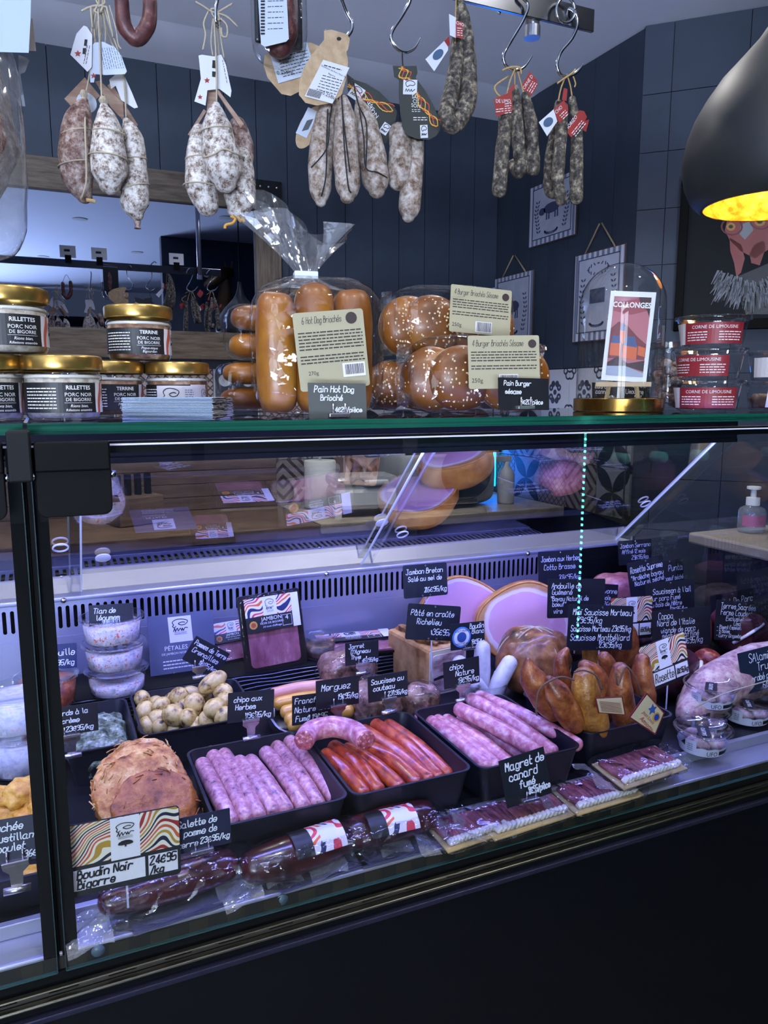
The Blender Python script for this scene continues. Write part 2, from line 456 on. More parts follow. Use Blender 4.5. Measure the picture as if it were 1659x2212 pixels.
# corner wall at 45 degrees, tiled
wc = struct(MB().box((.55, .056, 1.375), (1.1, .1, 2.75)).obj('wall_corner', m_walldk, None, (WR, WC, 0), (0, 0, R(-45))))
m_walltile = M('wall_tile_blue', '#2b3648', .6, stops=[(.35, '#293445'), (.65, '#2f3a4d')], scale=4)
tl = MB().b2((.0012, -.006, .0012), (.2488, .006, .2008-.002)).mesh('tile'); tl.materials.append(m_walltile)
tl0 = MB().b2((.0012, -.006, .0012), (.0988, .006, .1988)).mesh('tile'); tl0.materials.append(m_walltile)
for r_ in range(0, 10):
    z = .823+.2*r_-.2*2
    if z > 2.46: continue
    for c in range(5):
        o = bpy.data.objects.new('tile', tl0 if c == 0 else tl); COL.objects.link(o); o.parent = wc; o.location = (0 if c == 0 else .1+.25*(c-1), 0, z)
for c in range(5):
    o = bpy.data.objects.new('tile', tl0 if c == 0 else tl); COL.objects.link(o); o.parent = wc; o.location = (0 if c == 0 else .1+.25*(c-1), 0, 2.423); o.scale = (1, 1, 1.18)
EX, EY = WR+1.1*math.cos(R(45)), WC-1.1*math.sin(R(45))
struct(MB().b2((EX, -5, 0), (EX+.1, EY+.05, 2.75)).obj('wall_side', m_wall))
struct(MB().b2((-4.1, -5, 0), (-4, 2.6, 2.75)).obj('wall_left', M('wall_pale', '#8d8c93', .8)))
struct(MB().b2((1.0, -1.25, 0), (EX+.1, -1.15, 2.75)).obj('wall_front', m_wall))
# shop front behind the camera: black frame, panes open to daylight
sf = struct(MB().b2((-4, -5, 0), (1.1, -4.9, .45)).obj('wall_shopfront', m_blackmat))
for xx in (-4, -2.7, -1.4, -.1, 1.05): MB().b2((xx-.04, -5, .45), (xx+.04, -4.9, 2.75)).obj('mullion', m_blackmat, sf)
MB().b2((-4, -5, 2.2), (1.1, -4.9, 2.32)).obj('transom', m_blackmat, sf)
for i, (xa, xb) in enumerate(((-4, -2.7), (-2.7, -1.4), (-1.4, -.1), (-.1, 1.05))):
    struct(MB().b2((xa+.04, -4.96, .45), (xb-.04, -4.95, 2.2)).obj('window_%d' % (i+1), clear('window_glass', (.95, .97, .98))))
# downlight fixtures, also for the added pair
for i, (sx, sy) in enumerate(SPOTS):
    t = thing('downlight_fixture', 'small round recessed spotlight in the pale ceiling', 'spotlight', (sx, sy, CEIL-.005), group='recessed ceiling spotlights')
    MB().lathe([(.042, .0), (.055, .001), (.055, .005), (.042, .005)], 24).obj('ring', M('white_metal', '#d8d8d8', .4), t, smooth=False)
    MB().lathe([(.0, .003), (.041, .003)], 24).obj('lens', emit('spot_lens', '#fff1dd', 14), t)

# ---- patterned cement tiles along the back counter
def tile_mat(kind):
    m, nt, b = newmat('cement_tile_'+kind); b.inputs['Roughness'].default_value = .35
    tc = nt.nodes.new('ShaderNodeTexCoord'); sp = nt.nodes.new('ShaderNodeSeparateXYZ'); nt.links.new(tc.outputs['Object'], sp.inputs[0])
    x = X(nt, sp.outputs[0])/.2; y = X(nt, sp.outputs[2])/.2        # -0.5 .. 0.5 across one tile
    def ln(px, py): return ((x-px)*(x-px)+(y-py)*(y-py)).sqrt()
    if kind == 'petal':
        c = ln(.5, 0).lt(.5)+ln(-.5, 0).lt(.5)+ln(0, .5).lt(.5)+ln(0, -.5).lt(.5)
        f = c.gt(1.5); a, b2 = '#9b9ba0', '#1f212a'
    elif kind == 'diamond':
        q = ((x.abs()+y.abs())*4).frac(); f = (q-.5).abs().lt(.19); a, b2 = '#9a918a', '#422c26'
    elif kind == 'lattice':
        d = (x*6+y*6).frac(); e = (x*6-y*6).frac(); f = (d.lt(.22)+e.lt(.22)).gt(.5); a, b2 = '#948b88', '#4a322b'
    elif kind == 'bloom':
        r = (x*x+y*y).sqrt(); ax = (x.abs()-.14); ay = (y.abs()-.1); bx = (x.abs()-.07); by = (y.abs()-.18)
        f = (((ax*ax+ay*ay).sqrt().lt(.075)+(bx*bx+by*by).sqrt().lt(.07))-(ax*ax+ay*ay).sqrt().lt(.022)+r.lt(.06)).gt(.5)
        cx = (x.abs()-.45); cy = (y.abs()-.36); g = ((cx*cx+cy*cy).sqrt()-.08).abs().lt(.02)
        cx2 = (x.abs()-.36); cy2 = (y.abs()-.45); h = ((cx2*cx2+cy2*cy2).sqrt()-.06).abs().lt(.02)
        f = (f+g+h).gt(.5); a, b2 = '#b5bac4', '#343a49'
    else:
        r = (x*x+y*y).sqrt(); cx = (x.abs()-.25); cy = (y.abs()-.25)
        f = ((cx*cx+cy*cy).sqrt().lt(.13)+(x.abs()-.5).abs().lt(.04)).gt(.5); a, b2 = '#2a303c', '#a7abb3'
    mx = nt.nodes.new('ShaderNodeMix'); mx.data_type = 'RGBA'; nt.links.new(f.s, mx.inputs['Factor'])
    mx.inputs['A'].default_value = lin(a); mx.inputs['B'].default_value = lin(b2); nt.links.new(mx.outputs['Result'], b.inputs['Base Color'])
    return m
TM = {}
for k in ('petal', 'diamond', 'lattice', 'bloom', 'dark'):
    me = MB().box((0, 0, 0), (.197, .01, .197)).mesh('tile'); me.materials.append(tile_mat(k)); TM[k] = me
rnd = random.Random(3)
kinds = ['petal', 'diamond', 'bloom', 'dark', 'petal', 'lattice']
xx = WR-.102; i = 0
while xx > -.9:
    for r_ in range(3):
        k = rnd.choice(kinds)
        if abs(xx-.7) < .12 and r_ == 2: k = 'dark'
        o = bpy.data.objects.new('splash_tile', TM[k]); COL.objects.link(o); o.parent = wb; o.location = (xx, WB+.006, .955+.2*r_+.395*0)
    xx -= .2
for j, yy in enumerate((WB-.102, WB-.302, WB-.502, WB-.702, WB-.902)):
    for r_, k in enumerate((('lattice', 'petal', 'bloom'), ('petal', 'diamond', 'petal'), ('lattice', 'petal', 'bloom'), ('diamond', 'lattice', 'bloom'), ('petal', 'petal', 'bloom'))[j]):
        o = bpy.data.objects.new('splash_tile', TM[k]); COL.objects.link(o); o.parent = wr; o.location = (WR+.006, yy, .955+.2*r_); o.rotation_euler = (0, 0, R(-90))

# ---- mirror in a wooden frame on the back wall
mr = thing('wall_mirror', 'large rectangular mirror in a rough brown wooden frame on the dark blue wall', 'mirror', (0, WB-.02, 0))
m_mirror = M('mirror_silver', '#a4adc6', .01, 1.0)
x0, x1, xi = -1.05, .972, .863
MB().b2((x0, -.03, 2.108), (x1, .01, 2.222)).obj('frame_plank', m_wood, mr, bev=.002)
MB().b2((x0, -.03, 1.49), (x1, .01, 1.602)).obj('frame_plank', m_wood, mr, bev=.002)
MB().b2((xi, -.03, 1.602), (x1, .01, 2.108)).obj('frame_plank', m_woodv, mr, bev=.002)
MB().b2((x0, -.03, 1.602), (x0+.11, .01, 2.108)).obj('frame_plank', m_woodv, mr, bev=.002)
MB().b2((x0+.1, -.008, 1.59), (xi+.01, .0, 2.12)).obj('mirror_glass', m_mirror, mr)
br = MB().b2((.868, -.036, 2.1), (x1+.004, -.0305, 2.226)).obj('corner_bracket', M('dark_iron', '#17191d', .45, .6, bmp=.3, bscale=90), mr)
for a in (.885, .92, .955):
    for b in (2.118, 2.2):
        MB().lathe([(.0055, 0), (.004, .003), (0, .004)], 10).obj('rivet', m_chrome, br, (a, -.036, b), (R(90), 0, 0), True)

# ---- tin signs on the right wall
m_tin = M('tin_white', '#a9adc0', .45, stops=[(.4, '#a3a8bc'), (.7, '#b4b8c6')], scale=12)
m_tinb = M('tin_print_blue', '#3d4560', .6)
m_rust = M('rusty_edge', '#4a3733', .8)
m_rope = M('rope', '#8f7e66', .9, bmp=.4, bscale=300)
def stripe_mat(name, a, b, per, axis=0):
    m, nt, bs = newmat(name); bs.inputs['Roughness'].default_value = .5
    tc = nt.nodes.new('ShaderNodeTexCoord'); sp = nt.nodes.new('ShaderNodeSeparateXYZ'); nt.links.new(tc.outputs['Object'], sp.inputs[0])
    f = (X(nt, sp.outputs[axis])/per).frac().gt(.5)
    mx = nt.nodes.new('ShaderNodeMix'); mx.data_type = 'RGBA'; nt.links.new(f.s, mx.inputs['Factor'])
    mx.inputs['A'].default_value = lin(a); mx.inputs['B'].default_value = lin(b); nt.links.new(mx.outputs['Result'], bs.inputs['Base Color'])
    return m
m_tinstripe = stripe_mat('tin_border_stripes', '#b9bdcc', '#6d7590', .032)
def tin_sign(label, y0, y1, z0, z1, dz, rope, motif, sd):
    W, H = abs(y1-y0), z1-z0
    t = thing('tin_sign', label, 'sign', (WR-.008, (y0+y1)/2, z0), (R(0), 0, R(-90)), 'vintage tin signs on the right wall')
    t.rotation_euler = (0, R(dz), R(-90))
    MB().b2((-W/2, -.002, 0), (W/2, .003, H)).obj('plate', m_rust, t)
    MB().b2((-W/2+.004, -.003, .004), (W/2-.004, -.002, H-.004)).obj('striped_border', m_tinstripe, t)
    b = W*.09
    MB().b2((-W/2+b, -.0036, H*.1), (W/2-b, -.003, H*.93)).obj('panel', m_tin, t)
    fr = MB()
    for a, c in (((-W/2+b, H*.1), (W/2-b, H*.1+.004)), ((-W/2+b, H*.93-.004), (W/2-b, H*.93)), ((-W/2+b, H*.1), (-W/2+b+.004, H*.93)), ((W/2-b-.004, H*.1), (W/2-b, H*.93))):
        fr.b2((a[0], -.0046, a[1]), (c[0], -.0036, c[1]))
    rn = random.Random(sd)
    # laurel sprays either side and a ribbon below
    for s_ in (-1, 1):
        for k in range(9):
            z = H*(.2+.06*k); xx = s_*W*(.33-.012*abs(k-5))
            for e in (-1, 1):
                a = R(55*e)*s_; q = Vector((math.sin(a), 0, math.cos(a)))*.02; n_ = Vector((q.z, 0, -q.x))*.25
                p = Vector((xx, -.0042, z)); fr.add([p, p+q*.5+n_, p+q, p+q*.5-n_], [(0, 1, 2, 3)])
    for k in range(14): 
        a = math.pi*k/13; fr.box((math.cos(a)*W*.13, -.0042, H*.2-math.sin(a)*.012), (.011, .0006, .007), (0, a, 0))
    if motif == 'pig' or motif == 'cow':
        def ell(cx, cz, rx, rz, n=18): fr.add([(cx+rx*math.cos(2*math.pi*i/n), -.0044, cz+rz*math.sin(2*math.pi*i/n)) for i in range(n)], [tuple(range(n))])
        ell(0, H*.55, W*.17, H*.085); ell(-W*.2, H*.53, W*.07, H*.06)
        for xx in (-.1, -.05, .08, .13): fr.box((W*xx, -.0044, H*.44), (.009, .0006, H*.12))
    else:
        for k in range(16):
            a = 2*math.pi*k/16; fr.box((math.cos(a)*W*.2, -.0044, H*.8+math.sin(a)*.02), (.013, .0006, .005), (0, a*2, 0))
        fr.box((0, -.0044, H*.5), (W*.3, .0006, H*.16))
    fr.obj('print', m_tinb, t)
    if rope:
        for s_ in (-1, 1): MB().tube([(s_*W*.3, -.001, H-.004), (s_*W*.02, -.002, H+rope)], .0035, 6, 1).obj('rope', m_rope, t, smooth=True)
    return t
tin_sign('pale tin sign with a pig and laurel, highest of the three on the right wall', 2.168, 1.83, 2.0, 2.262, 0, 0, 'pig', 1)
tin_sign('pale tin sign with a cow hung by a rope nearest the room corner', 2.446, 2.12, 1.575, 1.905, 0, .085, 'cow', 2)
tin_sign('pale tin sign with scrollwork hung by a thick rope behind the glass cloche', 1.826, 1.522, 1.56, 1.915, 0, .1, 'text', 3)

# ---- framed rooster painting on the corner wall
def on_corner(px, py):
    d = ray(px, py); k = WR+WC; t = (k-CAM.x-CAM.y)/(d.x+d.y); return CAM+d*t
pt = thing('framed_painting', 'black framed painting of a shaggy rooster wearing red glasses', 'painting', (WR, WC, 0), (0, 0, R(-45)))
def cl(px, py):                                   # pixel -> (x along the corner wall, z)
    p = on_corner(px, py); return ((p.x-WR)/math.cos(R(45)), p.z)
ax0, az1 = cl(1473, 388); bz0 = cl(1472, 716)[1]; ax1 = ax0+.56
pm = MB()
for a, b in (((ax0, bz0), (ax1, bz0+.035)), ((ax0, az1-.035), (ax1, az1)), ((ax0, bz0), (ax0+.03, az1)), ((ax1-.03, bz0), (ax1, az1))): pm.b2((a[0], -.04, a[1]), (b[0], -.006, b[1]))
pm.obj('frame', m_black, pt, bev=.002)
MB().b2((ax0+.02, -.018, bz0+.02), (ax1-.02, -.008, az1-.02)).obj('canvas', M('painting_ground', '#141519', .5, stops=[(.3, '#0c0d10'), (.7, '#15161a')], scale=3, spec=.15), pt)
def paint(name, col, polys, yo=-.019):
    mb = MB()
    for pp in polys: mb.add([(cl(*q)[0], yo, cl(*q)[1]) for q in pp], [tuple(range(len(pp)))])
    return mb.obj(name, M('paint_'+name, col, .4), pt)
paint('face', '#93403a', [[(1570, 478), (1590, 470), (1650, 472), (1680, 500), (1660, 540), (1630, 560), (1600, 545), (1575, 520), (1565, 500)], [(1575, 515), (1600, 530), (1608, 560), (1600, 590), (1590, 600), (1585, 570), (1577, 545)], [(1628, 530), (1650, 520), (1652, 540), (1640, 575), (1622, 570), (1618, 550)]])
paint('beak', '#8c8d92', [[(1600, 488), (1622, 478), (1626, 500), (1608, 520), (1596, 508)]], -.0195)
for ex, ey, er in ((1578, 492, 10), (1640, 482, 12)):
    paint('eye', '#c08a2a', [[(ex+er*math.cos(k*.63), ey+9*math.sin(k*.63)) for k in range(10)]], -.0198)
    paint('pupil', '#101010', [[(ex+er*.5*math.cos(k*.63), ey+4*math.sin(k*.63)) for k in range(10)]], -.0201)
gl_ = []
for gx, gy in ((1580, 492), (1642, 480)):
    ring = [(gx+24*math.cos(k*.4), gy+19*math.sin(k*.4)) for k in range(17)]
    for k in range(16): gl_.append([ring[k], ring[k+1], (gx+(ring[k+1][0]-gx)*.84, gy+(ring[k+1][1]-gy)*.84), (gx+(ring[k][0]-gx)*.84, gy+(ring[k][1]-gy)*.84)])
paint('spectacles', '#6b2222', gl_, -.0204)
rn = random.Random(5); fe = []; fd = []
for k in range(260):
    a = rn.uniform(-1.0, 1.05); rr = rn.uniform(.5, 1); cx = 1625+a*75; cy = 560+rr*95+abs(a)*-25
    L = rn.uniform(14, 34); dx = a*16+rn.uniform(-4, 4); wv = rn.uniform(1.2, 2.8)
    q = [(cx-wv, cy), (cx+wv, cy+1), (cx+dx+wv*.3, cy+L), (cx+dx-wv*.3, cy+L)]
    (fe if rn.random() < .6 else fd).append(q)
paint('pale_feathers', '#70757e', fe, -.0192); paint('dark_feathers', '#0d0e11', [[(1590, 600), (1660, 570), (1720, 620), (1700, 680), (1610, 680)]]+fd, -.0191)

# ---- back counter, things on it
bc = thing('back_counter', 'long back counter with wooden worktop and pale slab under the patterned tiles', 'counter', (0, 0, 0))
MB().b2((-1.2, 1.9, 0), (2.06, 2.44, .8)).obj('body', M('cabinet_dark', '#1d1f25', .5), bc)
MB().b2((-1.2, 1.83, .815), (.93, 2.44, .857)).obj('wood_worktop', m_top, bc, bev=.003)
MB().b2((.935, 1.83, .82), (2.06, 2.44, .86)).obj('stone_slab', M('pale_slab', '#a69a8a', .4, stops=[(.4, '#9a8e80'), (.6, '#b3a797')], scale=14), bc, bev=.004)
t = thing('paper_towel_roll', 'white paper towel roll on a steel holder by the wooden crates', 'paper roll', (1.07, 2.22, .858))
MB().lathe([(.02, .008), (.066, .008), (.068, .015), (.068, .205), (.064, .21), (.02, .21)], 32).obj('paper', M('paper_white', '#d9d9d6', .85, bmp=.15, bscale=120), t, smooth=True)
MB().lathe([(.07, 0), (.07, .006), (.006, .008), (.006, .27), (.01, .28), (0, .285)], 20).obj('holder', m_steel, t, auto=30)
t = thing('lidded_container', 'white plastic box with a clear lid and clasp standing on legs', 'container', (1.17, 2.0, .86), (0, 0, R(-8)))
MB().b2((-.13, -.09, .03), (.13, .09, .12)).obj('body', M('white_plastic', '#cfd0ce', .35), t, bev=.02)
MB().b2((-.132, -.092, .12), (.132, .092, .165)).obj('lid', clear('grey_lid', (.6, .62, .64), haze=.25), t, bev=.015)
MB().b2((-.01, -.1, .13), (.09, -.06, .15)).obj('clasp', M('white_plastic', '#cfd0ce'), t, bev=.006)
for a in (-.115, .115):
    for b in (-.07, .07): MB().b2((a-.014, b-.014, 0), (a+.014, b+.014, .06)).obj('leg', M('white_plastic', '#cfd0ce'), t)
t = thing('slicing_machine', 'pale enamelled slicing machine with a rounded housing beside the insect lamp', 'slicer', (1.6, 2.16, .86))
MB().super((0, 0, .13), (.24, .16, .13), .35, .35, 32, 16).obj('housing', M('enamel_grey', '#a3a5a6', .3), t, smooth=True)
MB().lathe([(.0, 0), (.12, .004), (.125, .012), (.02, .02), (0, .02)], 40).obj('blade', m_chrome, t, (.05, -.175, .16), (R(90), 0, 0), auto=30)
MB().b2((-.2, -.2, .02), (.1, -.1, .04)).obj('carriage', m_steel, t, bev=.004)
MB().b2((-.235, -.17, .235), (.235, -.165, .25)).obj('seam', m_black, t)
MB().tube([(-.17, -.17, .14), (-.17, -.19, .24), (-.17, -.19, .31)], .008, 8).obj('handle', m_chrome, t, smooth=True)
t = thing('insect_lamp', 'wall lamp with two glowing blue tubes above the back counter', 'insect lamp', (1.98, WB-.03, .89))
MB().b2((-.16, 0, -.02), (.07, .028, .27)).obj('back_plate', M('lamp_plate', '#8d93a8', .3, .5), t)
for a in (0, .072): MB().tube([(a, -.03, .0), (a, -.03, .24)], .008, 10, 1).obj('tube', emit('uv_tube', '#12a8ff', 11), t, smooth=True)
for k in range(9): MB().tube([(-.15+k*.027, -.055, -.01), (-.15+k*.027, -.055, .25)], .0012, 5, 1).obj('grid_wire', m_steel, t)
area_light('insect_lamp_glow', (1.98, WB-.1, 1.02), .2, 2.2, (.02, .16, 1.0), (R(-90), 0, 0), .24)
t = thing('spray_bottle', 'white trigger spray bottle standing at the end of the pale slab', 'bottle', (1.88, 2.02, .86))
MB().lathe([(.036, 0), (.038, .01), (.038, .12), (.03, .15), (.014, .17), (.014, .19)], 24).obj('body', M('bottle_white', '#c9ccd2', .4), t, smooth=True)
MB().b2((-.05, -.012, .19), (.02, .012, .215)).obj('trigger_head', M('bottle_white', '#c9ccd2'), t, bev=.004)
for k in range(4):                                 # wooden upstand of four boards behind the worktop
    MB().b2((-1.2, 2.40, .859+.056*k), (.93, 2.425, .859+.056*k+.054)).obj('upstand_board', m_top, bc, bev=.002)
t = thing('knife_block', 'low wooden knife block on the back worktop behind the acrylic door', 'knife block', (.3, 2.15, .858), (0, 0, R(20)))
MB().b2((-.09, -.06, 0), (.09, .06, .11)).obj('block', m_top, t, bev=.006)
for k in range(4): MB().b2((-.075+.04*k, -.012, .11), (-.055+.04*k, .012, .19)).obj('handle', m_black, t, bev=.003)
# till counter at the far right with pump bottle and card terminal
tc_ = thing('till_counter', 'dark till counter with a beige top beyond the end of the display case', 'counter', (0, 0, 0))
MB().b2((1.74, .1, 0), (2.42, .74, .918)).obj('body', M('cabinet_dark', '#1d1f25'), tc_)
MB().b2((1.69, .0, .918), (2.46, .77, .95)).obj('top', M('beige_top', '#8a7f6e', .5), tc_, bev=.006)
t = thing('pump_bottle', 'clear hand gel bottle with a white pump on the till counter', 'bottle', (1.86, .70, .951))
MB().lathe([(.036, 0), (.038, .006), (.038, .06), (.032, .07), (.015, .078), (.014, .085)], 28).obj('body', clear('gel_bottle', (.8, .86, .9), haze=.12), t, smooth=True)
MB().lathe([(.019, .078), (.019, .1), (.008, .102), (.008, .122), (.019, .125), (.019, .132), (0, .134)], 24).obj('pump', M('pump_white', '#d6d9d8', .4), t, auto=30)
MB().lathe([(.0385, .02), (.0385, .052)], 20, cap0=False, cap1=False, a0=R(180), a1=R(290)).obj('label', M('gel_label', '#a85a78', .5), t)
t = thing('card_terminal', 'black card payment terminal with coloured keys on the till counter', 'terminal', (1.86, .52, .951), (0, 0, R(35)))
MB().b2((-.045, -.09, 0), (.045, .09, .05)).obj('body', m_black, t, bev=.008)
for i in range(4):
    for j in range(3): MB().b2((-.036+.026*j, -.08+.024*i, .05), (-.016+.026*j, -.064+.024*i, .054)).obj('key', M('key_'+('grey', 'green', 'yellow', 'red')[i if j == 2 else 0], ('#3a3b40', '#3f8f4f', '#c8a23a', '#b03a34')[i if j == 2 else 0], .5), t)

# ---- wine rack against the wall behind the camera; it shows as a reflection in the front glass
wk = thing('wine_rack', 'dark wine rack with a teal light strip reflected in the display glass', 'rack', (1.4, -1.14, 0))
for z in (.62, .86, 1.1, 1.34): MB().b2((.03, .0, z), (1.2, .25, z+.02)).obj('shelf', m_blackmat, wk)
for a in (.0, 1.2): MB().b2((a-.012, 0, 0), (a+.012, .25, 1.5)).obj('upright', m_blackmat, wk)
MB().b2((-.012, .254, .62), (-.004, .262, 1.5)).obj('strip_channel', m_steel, wk)
for k in range(48): 
    o = MB().b2((-.0105, .262, .64+k*.0175), (-.0065, .266, .6465+k*.0175)).obj('light_dot', emit('teal_led', '#58e8d2', 40), wk) if k == 0 else bpy.data.objects.new('light_dot', led)
    if k == 0: led = o.data
    else: COL.objects.link(o); o.parent = wk; o.location = (0, 0, k*.0175)
MB().b2((-.03, .25, .56), (-.02, .26, 1.5)).obj('strip_back', m_blackmat, wk)
area_light('rack_strip_glow', (1.5, -.8, 1.25), .9, 4.0, (.15, .85, .8), (R(-75), 0, 0), .1)
m_bottle = M('wine_glass_dark', '#0d2a22', .12); m_caps = M('wine_capsule', '#9fb3b5', .3, .4)
bt = None; spots = [(.1, 1.165), (.24, 1.165), (.4, 1.165), (.12, .925), (.3, .925), (.5, .925), (.2, 1.405), (.38, 1.405), (.7, 1.165), (.75, .925)]
for i, (a, z) in enumerate(spots):
    if bt is None:
        bt = thing('wine_bottle', 'dark wine bottle lying neck outward in the wine rack', 'bottle', (1.4+a, -1.12, z), (R(-90), 0, 0), 'bottles in the wine rack')
        MB().lathe([(.0, 0), (.035, .002), (.037, .01), (.037, .17), (.03, .2), (.016, .225), (.0145, .28), (.0145, .29)], 20).obj('bottle_glass', m_bottle, bt, smooth=True)
        MB().lathe([(.0155, .245), (.0155, .292), (0, .293)], 16).obj('capsule', m_caps, bt, auto=30)
    else: dup(bt, (1.4+a, -1.12, z))
# ---- bronze animal bust and antlers on the wall behind (seen in the mirror)
t = thing('animal_bust', 'bronze long necked animal head with upright ears seen in the mirror', 'sculpture', (1.5, -1.13, 2.0))
m_br = M('bronze', '#6a5840', .35, .7)
mb = MB(); mb.tube([(0, .02, 0), (0, .06, .12), (.0, .12, .25), (-.02, .15, .34)], (.08, .065, .055, .05), 14, 5)
mb.obj('neck', m_br, t, smooth=True)
MB().tube([(.03, .13, .37), (-.04, .17, .35), (-.12, .2, .29), (-.17, .21, .255)], (.05, .06, .045, .03), 14, 5, round_ends=1).obj('head', m_br, t, smooth=True)
for s_ in (-1, 1): MB().tube([(.03+.02*s_, .14+.015*s_, .4), (.03+.03*s_, .14+.02*s_, .47)], (.018, .004), 8, 2).obj('ear', m_br, t, smooth=True)
# ================================================================== DISPLAY COUNTER
XL, XR = -1.0, 1.47
DECK, LEDGE, SHELF = .735, .72, 1.3165
m_cs = M('case_steel', '#a3a3b2', .34, .55, bmp=.06, bscale=200, stretch=(.05, 1, 1))
dc = thing('display_counter', 'long black refrigerated display counter with glass front and lit interior', 'counter')
m_base = M('counter_black', '#07090e', .3, coat=.1, bmp=.02, bscale=8)
m_trim = M('counter_trim', '#8f8b7c', .28, 1.0)
m_dkstrip = M('dark_strip', '#15161a', .3, .3)
MB().b2((XL, -.012, .02), (XR, .78, .655)).obj('base_panel', m_base, dc)
MB().b2((XL, -.016, .655), (XR, .02, .662)).obj('panel_edge', M('edge_violet', '#4a4a63', .25, .8), dc, bev=.001)
MB().b2((XL, -.006, .662), (XR, .02, .674)).obj('recessed_strip', m_blackmat, dc)  # black strip set back below the chrome bead
def slotted(name, mat, x0, x1, z0, z1, pitch, sw, sh, zc, parent, thick=.0015, n=4):
    """flat sheet in x/z with real rounded slots"""
    mb = MB(); k = int((x1-x0)/pitch); px = (x1-x0)/k
    for i in range(k):
        xa = x0+i*px; xc = xa+px/2
        st = []
        hw, hh = sw/2, sh/2; r = min(hw, hh)
        for cx, cz, a0 in ((hw-r, -hh+r, -90), (hw-r, hh-r, 0), (-hw+r, hh-r, 90), (-hw+r, -hh+r, 180)):
            for q in range(n+1):
                a = R(a0+90*q/n); st.append((xc+cx+r*math.cos(a), zc+cz+r*math.sin(a)))
        out = []
        for (sx, sz) in st:
            dx, dz = sx-xc, sz-zc
            out.append((sx, sz))
        corners = [(xa+px, z0), (xa+px, z1), (xa, z1), (xa, z0)]
        o = len(mb.v)
        for p in st: mb.v.append((p[0], 0, p[1]))
        for p in corners: mb.v.append((p[0], 0, p[1]))
        m_ = n+1; N = len(st); c0 = o+N
        for q in range(4):
            for j in range(n): mb.f.append((c0+q, o+q*m_+j+1, o+q*m_+j))
            a = o+q*m_+n; b = o+((q+1) % 4)*m_
            mb.f.append((c0+q, c0+(q+1) % 4, b, a))
    return mb.obj(name, mat, parent, solid=thick)
MB().b2((XL, -.014, .674), (XR, -.004, .6775)).obj('chrome_bead', m_trim, dc, bev=.0015)
so = slotted('slotted_trim', M('trim_grey', '#4c4a45', .4, .8), XL, XR, .6775, .687, .062, .032, .0028, .682, dc); so.location = (0, -.004, 0)
MB().b2((XL, .002, .674), (XR, .008, .70)).obj('trim_backing', m_blackmat, dc)
MB().b2((XL, -.010, .6865), (XR, -.003, .6885)).obj('chrome_bead', m_trim, dc, bev=.0008)
MB().b2((XL, .0055, .6885), (XR, .0075, .716)).obj('under_pane_strip', M('strip_dark', '#1c1b17', .5), dc)
ck = MB().b2((0, .0048, .6895), (.022, .0056, .7145)).mesh('check_plate'); ck.materials.append(M('reflection_khaki', '#3a372c', .45, .4))
for k in range(53):
    o = bpy.data.objects.new('check_plate', ck); COL.objects.link(o); o.parent = dc; o.location = (XL+.02+.046*k, 0, 0)
MB().b2((XL, .008, .69), (XR, .012, .715)).obj('strip_backing', M('strip_dark', '#2c2a22', .5), dc)
MB().b2((XL, .006, .700), (XR, .062, LEDGE)).obj('front_ledge', m_cs, dc, bev=.002)
MB().b2((XL, .052, LEDGE), (XR, .062, DECK+.003)).obj('deck_lip', m_cs, dc, bev=.001)
MB().b2((XL, .06, .70), (XR, .752, DECK)).obj('deck', M('deck_steel', '#1b1c22', .35, .6, bmp=.08, bscale=120, stretch=(.1, 1, 1)), dc)
MB().b2((XL, .75, DECK), (XR, .765, .866)).obj('back_panel', m_cs, dc)
gr = slotted('vent_grille', m_cs, XL, 1.2, .866, .937, .0142, .0072, .046, .905, dc); gr.location = (0, .752, 0)
MB().b2((XL, .775, .85), (XR, .78, .94)).obj('vent_backing', m_blackmat, dc)
MB().b2((1.2, .748, .80), (XR, .756, .935)).obj('dark_end_panel', m_blackmat, dc)
MB().b2((XL, .748, .937), (XR, .95, .946)).obj('rear_ledge', m_cs, dc, bev=.003)
MB().b2((XL, .93, .5), (XR, .95, .937)).obj('rear_wall', m_steel_r, dc)
for a in (.045, .6, 1.15): MB().lathe([(.006, 0), (.005, .003), (0, .004)], 12).obj('screw', m_chrome, dc, (a-.03, .749, .94), (R(75), 0, 0), True)
